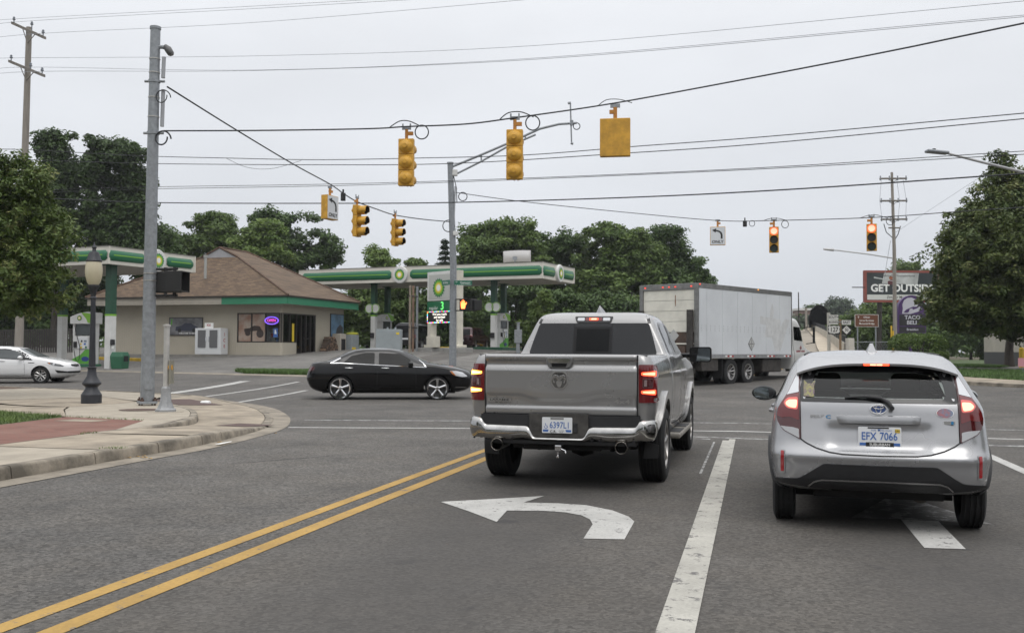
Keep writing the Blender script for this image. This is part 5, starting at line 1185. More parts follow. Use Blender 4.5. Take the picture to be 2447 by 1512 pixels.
    lt.build('door_lettering', Mdr, t)['kind'] = 'stuff'; MB().prism([(0, .17), (.06, .08), (.04, 0), (-.04, 0), (-.06, .08)], .004, frame_face((q.x + .012, 8.35, 1.37), (1, 0, 0))).build('door_logo', Mdr, t)
    return t
box_truck()
M_cream = pm('canopy_cream', (.60, .575, .51), .6, noise=(.8, .06))
M_green = pm('sign_green', (.012, .125, .055), .35)
M_dgreen = pm('column_green', (.008, .06, .03), .45, noise=(3, .2))
M_lime = pm('lime_green', (.19, .42, .03), .4)
M_teal = pm('fascia_green', (.032, .20, .108), .5, noise=(1.2, .06))
M_offw = pm('off_white', (.60, .60, .58), .5, noise=(2, .08))
M_soffit = pm('soffit', (.42, .40, .36), .8)
M_yel = pm('logo_yellow', (.75, .55, .03), .4)
M_lgreen = pm('logo_green', (.10, .35, .04), .4)
M_logow = pm('logo_white', (.78, .78, .76), .4)
M_galv = pm('galvanised_steel', (.26, .275, .29), .5, .35, noise=(11, .16), bump=(14, .15, .004))
M_rustp = pm('rusty_pipe', (.24, .20, .155), .7, noise=(2.2, .25))
M_graybox = pm('cabinet_grey', (.27, .30, .31), .55, noise=(3, .08))
M_frame = pm('bronze_frame', (.03, .024, .02), .4)
def burst(parent, fr, r, name='sunburst'):
    """round flower of pointed petals, green outside, yellow inside, white heart"""
    o, rr_, u, n = fr
    first = None
    for k, (ro, ri, np_, mat, off) in enumerate(((1., .80, 18, M_green, 0.), (.86, .68, 18, M_lgreen, PI / 18), (.72, .52, 18, M_lime, 0.), (.62, .42, 18, M_yel, PI / 18), (.45, .33, 18, pm('logo_pale', (.75, .70, .35), .4), 0.), (.30, .27, 18, M_logow, 0.))):
        pts = []
        for i in range(np_):
            a = 2 * PI * i / np_ + off; pts.append((r * ro * math.cos(a), r * ro * math.sin(a))); a += PI / np_; pts.append((r * ri * math.cos(a), r * ri * math.sin(a)))
        m = MB().sheet(pts, (o + n * (.004 + .004 * k), rr_, u)).build(name if k == 0 else 'petal_ring', mat, parent if k == 0 else first)
        if k == 0: first = m
    return first
def basis(p0, p1):
    e = (Vector(p1) - Vector(p0)); e.z = 0; return e.normalized()
zc_ = HC + 171.5 * 64 / FPX
def lev(u, d, z): p = at(u, 836, d); return Vector((p.x, p.y, z))
A = lev(1295, 64, zc_); Bc = lev(713, 72, zc_); Dv = lev(1365, 71.4, zc_)
eL = basis(A, Bc); eD = Vector((-eL.y, eL.x, 0));
if eD.dot(Dv - A) < 0: eD = -eD
LEN, DEP, TH = (Bc - A).length, 5.7, 1.06
def canopy(name, label, o, eL, eD, L_, D_, T_, parts, z0):
    """o = nearest bottom corner; long face runs along eL, short face along eD"""
    t = thing(name, label, 'canopy', (o.x, o.y, 0), 0, 'station canopies'); Z = Vector((0, 0, 1)); o0 = Vector((0, 0, z0))
    P = lambda a, b, z: o0 + eL * a + eD * b + Z * z
    deck = MB(); deck.add([P(.12, .12, .06), P(L_ - .12, .12, .06), P(L_ - .12, D_ - .12, .06), P(.12, D_ - .12, .06)], [(0, 1, 2, 3)]); deck.build('soffit', M_soffit, t)
    seam = MB()
    for a in np.arange(.9, L_, .9): seam.add([P(a, .13, .057), P(a + .03, .13, .057), P(a + .03, D_ - .13, .057), P(a, D_ - .13, .057)], [(0, 1, 2, 3)])
    seam.build('soffit_joints', pm('joint_dark', (.2, .19, .17), .8), t)
    top = MB(); top.add([P(.1, .1, T_ - .1), P(L_ - .1, .1, T_ - .1), P(L_ - .1, D_ - .1, T_ - .1), P(.1, D_ - .1, T_ - .1)], [(0, 1, 2, 3)]); top.build('deck', M_soffit, t)
    faces = (('long', P(0, 0, 0), eL, -eD, L_), ('short', P(0, 0, 0), eD, -eL, D_), ('back', P(0, D_, 0), eL, eD, L_), ('far', P(L_, 0, 0), eD, eL, D_))
    for nm, q, e, n, ln in faces:
        f = MB(); f.obox(q + e * ln / 2 + Z * T_ / 2 - n * .05, e * (ln + (.1 if nm in ('long', 'back') else -.102)), n * .1, Z * T_); fo = f.build('fascia', M_cream, t, bevel=.015)
        MB().obox(q + e * ln / 2 + Z * (T_ + .012) - n * .04, e * (ln + .1), n * .14, Z * .03).build('fascia_cap', pm('cap_dark', (.2, .19, .17), .6), fo)
        segs = parts.get(nm, [(.25, ln - .25)])
        for a, b in segs:
            band = MB(); k = 7; z1, z2 = T_ * .2, T_ * .79; vs = []
            for s_ in (a, a + .16, b - .16, b):
                sq = .55 if s_ in (a, b) else 1.
                for j in range(k):
                    an = PI * j / (k - 1); vs.append(q + e * s_ + Z * ((z1 + z2) / 2 - (z2 - z1) / 2 * math.cos(an) * sq) + n * (.004 + .11 * math.sin(an) * sq))
            band.add(vs, [(i * k + j, i * k + j + 1, (i + 1) * k + j + 1, (i + 1) * k + j) for i in range(3) for j in range(k - 1)]); bo = band.build('green_band', M_green, t, sm=60)
            MB().obox(q + e * (a + b) / 2 + Z * ((z1 + z2) / 2 + .02) + n * .117, e * (b - a - .5), n * .008, Z * .05).build('lime_stripe', M_lime, bo)
        for c in parts.get(nm + '_logo', []):
            cc = q + e * c + Z * (T_ * .48); fr = frame_face(cc, n)
            d = MB(); rp = [(.60, 0), (.60, .12), (.57, .17), (.50, .18), (0, .18)]
            vs = []; N_ = 36
            for r_, h in rp:
                for i in range(N_): vs.append(fr[0] + fr[1] * r_ * math.cos(2 * PI * i / N_) + fr[2] * r_ * math.sin(2 * PI * i / N_) + n * h)
            d.add(vs, [(i * N_ + j, i * N_ + (j + 1) % N_, (i + 1) * N_ + (j + 1) % N_, (i + 1) * N_ + j) for i in range(len(rp) - 1) for j in range(N_)])
            do = d.build('logo_disc', M_offw, t, sm=40); burst(do, frame_face(cc + n * .182, n), .42)
    return t, P
cl = (Bc - A).length
clogo = cl * (1295 - 990) / (1295 - 713) * 1.055
tR, PR = canopy('fuel_canopy', 'cream and green fuel canopy over the right pumps behind the price sign', A, eL, eD, LEN, DEP, TH,
    {'long': [(.02, clogo - .75), (clogo + .75, LEN - .3)], 'long_logo': [clogo], 'short': [(.02, 2.1), (3.5, 5.5)], 'short_logo': [2.8]}, zc_)
def column(parent_t, base, zb, ztop, split, w=.34):
    b = Vector((base.x - parent_t.location.x, base.y - parent_t.location.y, 0)); ang = math.atan2(eL.y, eL.x)
    M = Matrix.Translation(b) @ Matrix.Rotation(ang, 4, 'Z')
    c = MB(M).box(-w / 2, w / 2, -w / 2, w / 2, zb - .1, split).build('column', M_offw, parent_t)
    MB(M).box(-w / 2 - .004, w / 2 + .004, -w / 2 - .004, w / 2 + .004, split, ztop - .03).build('column_top', M_dgreen, c)
    MB(M).box(-w / 2 - .008, w / 2 + .008, -w / 2 - .008, w / 2 + .008, split - .05, split + .05).build('column_ring', M_lime, c)
    MB(M).box(-w / 2 - .12, w / 2 + .12, -w / 2 - .12, w / 2 + .12, ztop - .03, ztop + .07).build('column_head', M_dgreen, c)
    return c
GR = 1.2
cols = []
for u, d in ((1180, 67.), (1203, 70.6), (893, 70.6), (925, 74.4)):
    b = lev(u, d, 0); cols.append(b); column(tR, b, hz(b.x, b.y), zc_ + .05, hz(b.x, b.y) + 2.35 if d in (67., 70.6) else hz(b.x, b.y) + 2.6)
for b, u in ((cols[0], 1180), (cols[2], 893)):
    q = b - eD * .20 + Vector((0, 0, hz(b.x, b.y) + 2.85)); q.x -= tR.location.x; q.y -= tR.location.y
    for s in (-1, 1):
        m = MB(); m.prism(disc_poly(.34, 24), .04, frame_face(q + eL * s * .26, -eD)); dd = m.build('pump_number_disc', M_offw, tR)
        m = MB(); m.tube([frame_face(q + eL * s * .26, -eD)[0] - eD * .045 + eL * .31 * math.cos(a) + Vector((0, 0, .31 * math.sin(a))) for a in np.linspace(0, 2 * PI, 25)[:-1]], .025, 5, closed=True); m.build('disc_ring', M_lime, dd)
    m = MB(); z = hz(b.x, b.y); m.obox(Vector((q.x, q.y, z + .95)), eL * .26, eD * .2, Vector((0, 0, .36))); mo = m.build('squeegee_box', M_plast, tR, bevel=.03)
t = thing('panel_antenna', 'curved white antenna panel standing on the right canopy roof', 'antenna', PR(3.4, 3.2, TH) + Vector((A.x, A.y, 0)))
n = 12; vs = []
for j in range(2):
    for i in range(n + 1):
        a = (i / n - .5); vs.append(Vector((0, 0, .38 + .78 * j)) - eL * a * 2.1 + eD * (.35 * (2 * a) ** 2) - eD * (.05 if j else 0))
m = MB(); m.add(vs, [(i, i + 1, n + 2 + i, n + 1 + i) for i in range(n)]); mo = m.build('reflector', pm('antenna_white', (.50, .49, .48), .5), t, sm=60)
md = mo.modifiers.new('thick', 'SOLIDIFY'); md.thickness = .05
MB().tube([(0, 0, -.1), (0, 0, .75)], .045, 8).box(-.16, .16, -.06, .10, .5, .74).build('mast', M_galv, t)
z2 = HC + (831 - 630) * 50 / FPX
A2 = lev(254, 50, z2)
tL, PL = canopy('fuel_canopy', 'cream and green fuel canopy at the left partly hidden by the near tree', A2, eL, eD, 13., 6.2, .90,
    {'long': [(.02, 12.7)], 'short': [(.02, 2.45), (4.0, 6.0)], 'short_logo': [3.25]}, z2)
for u, d in ((263, 51.2), (148, 57.6)):
    b = lev(u, d, 0); column(tL, b, hz(b.x, b.y), z2 + .05, hz(b.x, b.y) + 2.75, .38)
b = lev(263, 51.2, 0); zz = hz(b.x, b.y)
m = MB(); m.obox(Vector((b.x - tL.location.x, b.y - tL.location.y, zz + 1.35)) - eD * .1 - eL * .27, eL * .18, eD * .2, Vector((0, 0, .30))); m.build('towel_box', M_plast, tL, bevel=.04)
m = MB(); m.obox(Vector((b.x - tL.location.x, b.y - tL.location.y, zz + 1.12)) - eD * .1 - eL * .27, eL * .08, eD * .08, Vector((0, 0, .2))); m.build('paper_towel', M_wht, tL)
def pump(label, loc, rz, scale=1.):
    t = thing('fuel_pump', label, 'fuel pump', loc, rz, 'fuel pumps'); t.scale = (scale,) * 3
    MB().box(-.58, .58, -.34, .34, 0, .12).build('plinth', M_green, t)
    body = MB().box(-.50, .50, -.26, .26, .12, 1.42).build('cabinet', M_offw, t, bevel=.02)
    MB().box(-.50, -.40, -.26, .26, 1.42, 2.0).build('upright', M_offw, t); MB().box(.40, .50, -.26, .26, 1.42, 2.0).build('upright', M_offw, t)
    MB().box(-.40, .40, -.20, .20, 1.46, 1.95).build('screen_glass', pm('pump_glass', (.06, .07, .07), .1), t)
    k = 10; vs = []
    for y in (-.34, .34):
        vs += [(-.60, y, 1.98), (.60, y, 1.98)] + [(.60 - 1.2 * i / k, y, 2.16 + .36 * math.sin(PI * (.12 + .5 * i / k))) for i in range(k + 1)]
    m = k + 3; hd = MB().add(vs, [tuple(range(m)), tuple(range(2 * m - 1, m - 1, -1))] + [(i, (i + 1) % m, m + (i + 1) % m, m + i) for i in range(m)]).build('valance', M_offw, t)
    for s in (-1, 1):
        y = s * .343
        MB().prism([(-.60, 2.0), (-.30, 2.02), (-.22, 2.2), (-.02, 2.42), (.02, 2.50), (-.35, 2.46), (-.60, 2.36)], .004, (Vector((0, y, 0)), Vector((1, 0, 0)), Vector((0, 0, 1)), Vector((0, s, 0)))).build('valance_green', M_lime, hd)
        burst(hd, frame_face((.12, y + s * .004, 2.24), (0, s, 0)), .13)
        yb = s * .262
        MB().prism([(-.50, .14), (.50, .14), (.50, .36), (.10, .55), (-.15, .80), (-.50, .80)], .004, (Vector((0, yb, 0)), Vector((1, 0, 0)), Vector((0, 0, 1)), Vector((0, s, 0)))).build('skirt_green', M_lgreen, body)
        MB().prism(disc_poly(.19, 18, -.15, .36, 1, .6), .004, (Vector((0, yb + s * .005, 0)), Vector((1, 0, 0)), Vector((0, 0, 1)), Vector((0, s, 0)))).build('skirt_logo', pm('deep_blue', (.02, .05, .22), .4), body)
        MB().box(-.30, .22, min(yb, yb + s * .06), max(yb, yb + s * .06), .84, 1.38).build('keypad_panel', M_white, body, bevel=.01)
        for a, b_, c, mt in ((-.18, 1.18, .14, pm('lcd_grey', (.16, .20, .24), .3)), (-.16, 1.05, .1, M_blue), (-.22, .90, .09, M_green), (.02, .89, .08, M_yel), (.04, 1.05, .07, M_yel), (.0, 1.18, .08, M_ink)):
            MB().box(a - c / 2, a + c / 2, min(yb + s * .061, yb + s * .066), max(yb + s * .061, yb + s * .066), b_ - .045, b_ + .045).build('pump_decal', mt, body)
        hz_ = MB().box(.28, .40, min(yb, yb + s * .12), max(yb, yb + s * .12), .88, 1.16).build('nozzle_boot', M_ink, body, bevel=.02)
        MB().tube([(.34, yb + s * .1, 1.0), (.33, yb + s * .16, .8), (.22, yb + s * .18, .35), (.12, yb + s * .16, .22), (.05, yb + s * .14, .4), (.06, yb + s * .10, .9), (.30, yb + s * .08, 1.6), (.38, yb + s * .05, 1.9)], .016, 6).build('hose', M_ink, body, sm=60)
    return t
aL = math.atan2(eL.y, eL.x)
def pl_(u, d): b = lev(u, d, 0); b.z = hz(b.x, b.y); return b
pump('white and green fuel pump behind the lamp post under the left canopy', pl_(205, 53.5), aL + .25, 1.16)
pump('fuel pump beside the left columns of the right canopy', pl_(918, 72.3), aL + PI / 2 - .2)
pump('fuel pump beside the right columns of the right canopy', pl_(1197, 68.6), aL + PI / 2 - .2)
for u, d, lb in ((1190, 68.4, 'green painted pump island under the right end of the canopy'),):
    b = pl_(u, d); t = thing('pump_island', lb, 'kerb island', b, aL); MB().box(-1.1, 1.1, -1.6, 1.6, -.1, .16).build('island', M_dgreen, t, bevel=.03)
b = pl_(287, 50.8); t = thing('waste_bin', 'green plastic waste bin standing by the left canopy column', 'bin', b, aL + .2)
MB().add([(-.30, -.3, 0), (.30, -.3, 0), (.30, .3, 0), (-.30, .3, 0), (-.36, -.34, .62), (.36, -.34, .62), (.36, .34, .62), (-.36, .34, .62), (-.30, -.26, .86), (.30, -.26, .86), (.30, .26, .86), (-.30, .26, .86)],
    [(3, 2, 1, 0), (0, 1, 5, 4), (1, 2, 6, 5), (2, 3, 7, 6), (3, 0, 4, 7), (4, 5, 9, 8), (5, 6, 10, 9), (6, 7, 11, 10), (7, 4, 8, 11), (8, 9, 10, 11)]).build('body', pm('bin_green', (.02, .11, .055), .5), t, bevel=.03)
MB().box(-.365, -.345, -.18, .18, .38, .66).build('opening', M_gap, t); MB().box(-.18, .18, -.345, -.33, .38, .66).build('opening', M_gap, t)
for (u1, d1, u2, d2), lb in (((232, 61, 352, 57.5), 'yellow painted kerb in front of the store side'), ((1042, 80, 1075, 79), 'yellow kerb beyond the price sign legs'), ((1135, 79, 1175, 78), 'yellow kerb left of the pump island'), ((1215, 77, 1245, 76), 'yellow kerb right of the pump island')):
    a, b = pl_(u1, d1), pl_(u2, d2); m = MB(); m.obox((a + b) / 2 + Vector((0, 0, .08)), (b - a), (b - a).normalized().cross(Vector((0, 0, 1))) * .2, Vector((0, 0, .2))); o = m.build('yellow_kerb', M_pyk, None, bevel=.02); tag(o, lb, 'kerb', 'yellow kerbs')
zE = HC + 124.5 * 60 / FPX
Ec = lev(685, 60, zE); El = lev(208, 64.4, zE); Er = lev(885, 68.4, zE)
fL = basis(Ec, El); fD = Vector((-fL.y, fL.x, 0));
if fD.dot(Er - Ec) < 0: fD = -fD
SL, SD = (El - Ec).length, (Er - Ec).length + .3
G0 = 1.08
st = thing('store_building', 'tan convenience store with brown hipped shingle roof and green fascia', 'building', (Ec.x, Ec.y, G0))
Z = Vector((0, 0, 1))
S = lambda a, b, z: fL * a + fD * b + Z * z            # a: along the front from the corner, b: back, z above floor
hE = zE - G0; OV = .85
def siding_mat(name, col, ax, freq, amp=.5):
    m = bpy.data.materials.new(name); m.use_nodes = True; nt = m.node_tree; b = nt.nodes['Principled BSDF']; L_ = nt.links.new
    t_ = nt.nodes.new('ShaderNodeTexCoord'); w = nt.nodes.new('ShaderNodeTexWave'); w.inputs['Scale'].default_value = freq; w.bands_direction = 'X'
    mp_ = nt.nodes.new('ShaderNodeMapping'); mp_.inputs['Rotation'].default_value = ax; L_(t_.outputs['Object'], mp_.inputs[0]); L_(mp_.outputs[0], w.inputs['Vector'])
    bp = nt.nodes.new('ShaderNodeBump'); bp.inputs['Strength'].default_value = amp; bp.inputs['Distance'].default_value = .02; L_(w.outputs[0], bp.inputs['Height']); L_(bp.outputs[0], b.inputs['Normal'])
    n_ = nt.nodes.new('ShaderNodeTexNoise'); n_.inputs['Scale'].default_value = .9; L_(t_.outputs['Object'], n_.inputs['Vector'])
    r_ = nt.nodes.new('ShaderNodeMix'); r_.data_type = 'RGBA'; r_.inputs[6].default_value = (*[c * .86 for c in col], 1); r_.inputs[7].default_value = (*col, 1); L_(n_.outputs[0], r_.inputs[0]); L_(r_.outputs[2], b.inputs['Base Color']); b.inputs['Roughness'].default_value = .75
    return m
angL = math.atan2(fL.y, fL.x)
M_ribF = siding_mat('ribbed_wall_front', (.44, .40, .325), (0, 0, -angL), 2.2)
M_lap = pm('lap_siding', (.40, .365, .31), .7, noise=(2, .08))
W0, W1 = OV + .15, SL - .7
CH = .12
def wallq(p0, p1, z0, z1, name, mat, parent, th=.18):
    d = (p1 - p0); n = Vector((d.y, -d.x, 0)).normalized()
    if n.dot(fD) > 0 and abs(n.dot(fD)) > .3: n = -n
    m = MB(); m.obox((p0 + p1) / 2 + Z * ((z0 + z1) / 2) - n * th / 2, d, n * th, Z * (z1 - z0)); return m.build(name, mat, parent)
pA, pB, pC_, pD_ = S(W1, OV, 0), S(OV + CH, OV, 0), S(OV, OV + CH * .9, 0), S(OV, SD - .5, 0)
hW = hE - .35
def wall_run(p0, p1, opens, mat, name='wall'):
    """wall from p0 to p1 with openings (a0, a1, z0, z1)"""
    d = (p1 - p0); ln = d.length; e = d / ln; n = Vector((e.y, -e.x, 0))
    cen = S(SL / 2, SD / 2, 0)
    if n.dot((p0 + p1) / 2 - cen) < 0: n = -n
    cuts_ = sorted({0., ln} | {x for o in opens for x in o[:2]})
    for a, b in zip(cuts_[:-1], cuts_[1:]):
        op = [o for o in opens if o[0] <= a + 1e-6 and o[1] >= b - 1e-6]
        spans = [(-.3, hW)] if not op else [(-.3, op[0][2]), (op[0][3], hW)]
        for z0, z1 in spans:
            if z1 - z0 > .02:
                m = MB(); m.obox(p0 + e * (a + b) / 2 + Z * (z0 + z1) / 2 - n * .1, e * (b - a), n * .2, Z * (z1 - z0)); m.build(name, mat, st)
    return e, n
lnF = (pB - pA).length
fo = (lnF - 3.0, lnF - .05, .75, 2.58)
eF, nF = wall_run(pA, pB, [fo], M_ribF)
lnC = (pC_ - pB).length
eC, nC = wall_run(pB, pC_, [(0., lnC, .75, 2.58)], M_ribF)
MB().obox((pB + pC_) / 2 + Z * 1.665 - nC * .06, eC * lnC, nC * .1, Z * 1.83).build('corner_mullion', M_frame, st)
eS, nS = wall_run(pC_, pD_, [(.05, 1.7, .75, 2.58), (1.7, 4.1, .02, 2.58)], M_ribF)
wall_run(pD_, S(W1, SD - .5, 0), [], M_ribF); wall_run(S(W1, SD - .5, 0), pA, [], M_ribF)
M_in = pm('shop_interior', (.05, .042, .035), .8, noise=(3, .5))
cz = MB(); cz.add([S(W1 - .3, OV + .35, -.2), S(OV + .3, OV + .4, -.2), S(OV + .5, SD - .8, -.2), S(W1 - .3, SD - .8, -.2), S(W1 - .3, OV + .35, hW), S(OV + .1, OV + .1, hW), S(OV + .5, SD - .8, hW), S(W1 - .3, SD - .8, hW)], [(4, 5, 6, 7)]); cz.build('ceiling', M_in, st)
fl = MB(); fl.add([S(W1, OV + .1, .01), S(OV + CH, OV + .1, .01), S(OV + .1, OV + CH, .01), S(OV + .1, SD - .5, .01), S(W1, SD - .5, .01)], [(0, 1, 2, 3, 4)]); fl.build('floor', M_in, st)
def glaze(p0, e, n, a0, a1, z0, z1, mull, mats, depth=.06):
    base = p0 + e * a0; ln = a1 - a0
    xs_ = [0] + [ln * k / mull for k in range(1, mull)] + [ln]
    for a, b, mt in zip(xs_[:-1], xs_[1:], mats):
        m = MB(); m.obox(base + e * (a + b) / 2 + Z * (z0 + z1) / 2 - n * depth, e * (b - a - .06), n * .02, Z * (z1 - z0 - .06)); wo_ = m.build('window_pane', mt, st)
    fr = MB()
    for a in xs_: fr.obox(base + e * a + Z * (z0 + z1) / 2 - n * (depth - .02), e * .07, n * .09, Z * (z1 - z0))
    for z in (z0 + .035, z1 - .035): fr.obox(base + e * ln / 2 + Z * z - n * (depth - .021), e * ln, n * .088, Z * .07)
    fr.build('window_frame', M_frame, st)
M_shop = tint_glass('shop_glass', (.8, .82, .8))
M_post1 = pm('poster_desert', (.30, .17, .12), .5, noise=(1.6, .5), col2=(.42, .36, .30))
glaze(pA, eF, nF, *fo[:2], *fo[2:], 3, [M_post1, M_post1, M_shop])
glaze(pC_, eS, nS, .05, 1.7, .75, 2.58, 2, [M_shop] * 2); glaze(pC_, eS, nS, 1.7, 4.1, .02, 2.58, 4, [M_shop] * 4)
def vinyl(c, polys, mat, e, n, name='window_poster'):
    for P_ in polys: MB().sheet(P_, (c, e, Z)).build(name, mat, st)
pc = pA + eF * (fo[0] + .95) + Z * 1.3 - nF * .045
sgn = 1
vinyl(pc, [disc_poly(.26, 18, .62, .0), disc_poly(.2, 16, -.25, .05), [(-.5, .1), (.75, .2), (.6, .45), (.2, .5), (-.1, .35), (-.5, .3)]], pm('buggy_dark', (.05, .035, .03), .5), eF, nF)
rg = random.Random(4); cols_ = [(.5, .08, .05), (.55, .42, .05), (.08, .2, .45), (.55, .55, .52), (.1, .3, .1), (.4, .2, .05)]
sh = thing('shop_shelf', 'stocked shelves seen through the store windows', 'shelf', st.location)
for k in range(34):
    a = rg.uniform(fo[0] + 1.95, fo[1] - .1); z = rg.choice([.55, .82, 1.1, 1.4]); c = rg.choice(cols_)
    m = MB(); m.obox(pA + eF * a - nF * rg.uniform(.5, .9) + Z * (z + .1), eF * rg.uniform(.08, .2), nF * .15, Z * rg.uniform(.14, .24)); m.build('packet', pm('pack_%d' % cols_.index(c), c, .5), sh)
for z in (.5, .78, 1.06, 1.36):
    m = MB(); m.obox(pA + eF * (fo[1] - .5) - nF * .75 + Z * z, eF * 1.0, nF * .6, Z * .04); m.build('shelf_board', M_offw, sh)
M_neonp = pm('neon_purple', (.3, .1, .6), .3, emit=((.22, .12, 1.), 1.5)); M_neonm = pm('neon_pink', (.6, .1, .5), .3, emit=((1., .06, .7), 1.6))
oc = pA + eF * (fo[0] + 2.42) + Z * 2.10 - nF * .02
ns = thing('neon_sign', 'glowing purple oval OPEN sign hanging in the store window', 'neon sign', st.location + oc)
MB().tube([eF * (.46 * math.cos(a)) + Z * (.22 * math.sin(a)) + nF * .05 for a in np.linspace(0, 2 * PI, 33)[:-1]], .03, 6, closed=True).build('oval_tube', M_neonp, ns, sm=60)
text('OPEN', .17, (nF * .05, eF if eF.dot(Vector((1, 0, 0))) > 0 else -eF, Z, nF), M_neonm, ns, lift=.03, bold=.0)
eV = eF if eF.dot(Vector((1, 0, 0))) > 0 else -eF
MB().sheet([(-.16, -.28), (.16, -.28), (.16, .28), (-.16, .28)], (pB - eF * .33 + Z * 1.35 - nF * .03, eF, Z)).build('notice', M_blue, st); MB().sheet([(-.08, -.1), (.08, -.1), (.02, .16), (-.06, .16)], (pB - eF * .33 + Z * 1.38 - nF * .025, eF, Z)).build('notice_symbol', M_wht, st)
MB().sheet([(-.13, -.6), (.13, -.6), (.13, .55), (-.13, .55)], (pC_ + eS * 1.3 + Z * 1.4 - nS * .03, eS, Z)).build('banner', M_yel, st)
m = MB(); m.add([S(W1 + .2, OV - 1.0, -.02), S(OV - .9, OV - 1.0, -.02), S(OV - 1.1, OV - .8, -.02), S(OV - 1.1, SD, -.02), S(W1 + .2, SD, -.02)], [(0, 1, 2, 3, 4)])
m.v += [(v[0], v[1], -.5) for v in m.v]; m.f += [(i, (i + 1) % 5, 5 + (i + 1) % 5, 5 + i) for i in range(5)]; m.build('kerb_walk', pm('walk_grey', (.22, .21, .19), .9, noise=(1.2, .2)), st)
bz = [hE - .42 + i * .105 for i in range(5)]
for i in range(4):
    m = MB(); a0, a1 = 4.55, SL + .02; m.obox(S((a0 + a1) / 2, 0, (bz[i] + bz[i + 1]) / 2) - fD * (.012 * (i % 2)), fL * (a1 - a0), fD * .06, Z * .102); m.build('fascia_board', M_lap, st)
m = MB(); m.obox(S(4.55 / 2, -.02, hE - .21), fL * 4.56, fD * .08, Z * .44); m.build('green_fascia', M_teal, st)
m = MB(); m.obox(S(-.02, SD / 2 - .05, hE - .21), fL * .08, fD * (SD - .06), Z * .44); m.build('green_fascia', M_teal, st)
m = MB(); m.obox(S(SL / 2, -.06, hE + .05), fL * (SL + .2), fD * .14, Z * .10); m.build('gutter', M_frame, st); m = MB(); m.obox(S(-.06, SD / 2, hE + .05), fL * .14, fD * (SD + .2), Z * .10); m.build('gutter', M_frame, st)
m = MB(); m.add([S(.02, .02, hE - .40), S(SL, .02, hE - .40), S(SL, SD, hE - .40), S(.02, SD, hE - .40)], [(0, 1, 2, 3)]); m.build('soffit', M_soffit, st)
def shingle():
    m = bpy.data.materials.new('brown_shingle'); m.use_nodes = True; nt = m.node_tree; b = nt.nodes['Principled BSDF']; L_ = nt.links.new
    t_ = nt.nodes.new('ShaderNodeTexCoord'); sp = nt.nodes.new('ShaderNodeSeparateXYZ'); L_(t_.outputs['Object'], sp.inputs[0])
    vx = nt.nodes.new('ShaderNodeVectorMath'); vx.operation = 'DOT_PRODUCT'; vx.inputs[1].default_value = tuple(fL + fD * .35); L_(t_.outputs['Object'], vx.inputs[0])
    cb = nt.nodes.new('ShaderNodeCombineXYZ'); L_(vx.outputs['Value'], cb.inputs[0]); L_(sp.outputs[2], cb.inputs[1])
    br = nt.nodes.new('ShaderNodeTexBrick'); br.inputs['Brick Width'].default_value = .33; br.inputs['Row Height'].default_value = .075; br.inputs['Mortar Size'].default_value = .006; br.inputs['Scale'].default_value = 1.
    br.inputs['Color1'].default_value = (.088, .060, .040, 1); br.inputs['Color2'].default_value = (.16, .110, .070, 1); br.inputs['Mortar'].default_value = (.05, .032, .024, 1); L_(cb.outputs[0], br.inputs['Vector'])
    n_ = nt.nodes.new('ShaderNodeTexNoise'); n_.inputs['Scale'].default_value = 1.4; n_.inputs['Detail'].default_value = 6; L_(t_.outputs['Object'], n_.inputs['Vector'])
    mm = nt.nodes.new('ShaderNodeMapRange'); mm.inputs[3].default_value = .75; mm.inputs[4].default_value = 1.3; L_(n_.outputs[0], mm.inputs[0])
    sc = nt.nodes.new('ShaderNodeVectorMath'); sc.operation = 'SCALE'; L_(br.outputs[0], sc.inputs[0]); L_(mm.outputs[0], sc.inputs['Scale']); L_(sc.outputs[0], b.inputs['Base Color']); b.inputs['Roughness'].default_value = .95
    return m
M_shin = shingle()
hE2 = hE + .1; am = SL / 2; b1_, b2_ = 3.7, 7.0
zR = HC + 241 * 65.8 / FPX - G0; zg = zR - .66; gwid = (zR - zg) / ((zR - hE2) / am)
e0 = -.12
V_ = [S(e0, e0, hE2), S(SL + .12, e0, hE2), S(SL + .12, SD + .12, hE2), S(e0, SD + .12, hE2), S(am, b1_, zR), S(am, b2_, zR), S(am + gwid, b1_, zg), S(am - gwid, b1_, zg)]
roof = MB(); roof.add(V_, [(0, 1, 6, 7), (1, 2, 5, 4, 6), (3, 0, 7, 4, 5), (2, 3, 5)])
ro = roof.build('roof', M_shin, st)
MB().add([S(am, b1_ + .01, zR - .02), S(am + gwid, b1_ + .01, zg), S(am - gwid, b1_ + .01, zg)], [(0, 1, 2)]).build('gablet', pm('gablet_grey', (.30, .30, .31), .7, noise=(2, .1)), ro)
rc_ = MB()
for a_, b_ in ((V_[4], V_[5]), (V_[0], V_[7]), (V_[1], V_[6]), (V_[4], V_[6]), (V_[4], V_[7]), (V_[3], V_[5]), (V_[2], V_[5])): rc_.tube([a_ + Z * .02, b_ + Z * .02], .07, 5)
rc_.build('ridge_caps', pm('ridge_brown', (.10, .062, .043), .95, noise=(4, .3)), ro)
vp = lev(488, 63.2, 0) - Vector((Ec.x, Ec.y, 0)); va, vb = vp.dot(fL), vp.dot(fD)
zv = HC + (833 - 655) * 63.2 / FPX - G0
MB().tube([S(va, vb, zv - .3), S(va, vb, zv + 1.1)], .09, 10).tube([S(va, vb, zv + 1.05), S(va, vb, zv + 1.2)], .13, 10).box(0, 0, 0, 0, 0, 0).build('vent_pipe', pm('vent_galv', (.35, .35, .33), .5, .3), ro, sm=40)
ap_ = pB - eF * 6.75 + Z * 1.75 + nF * .03
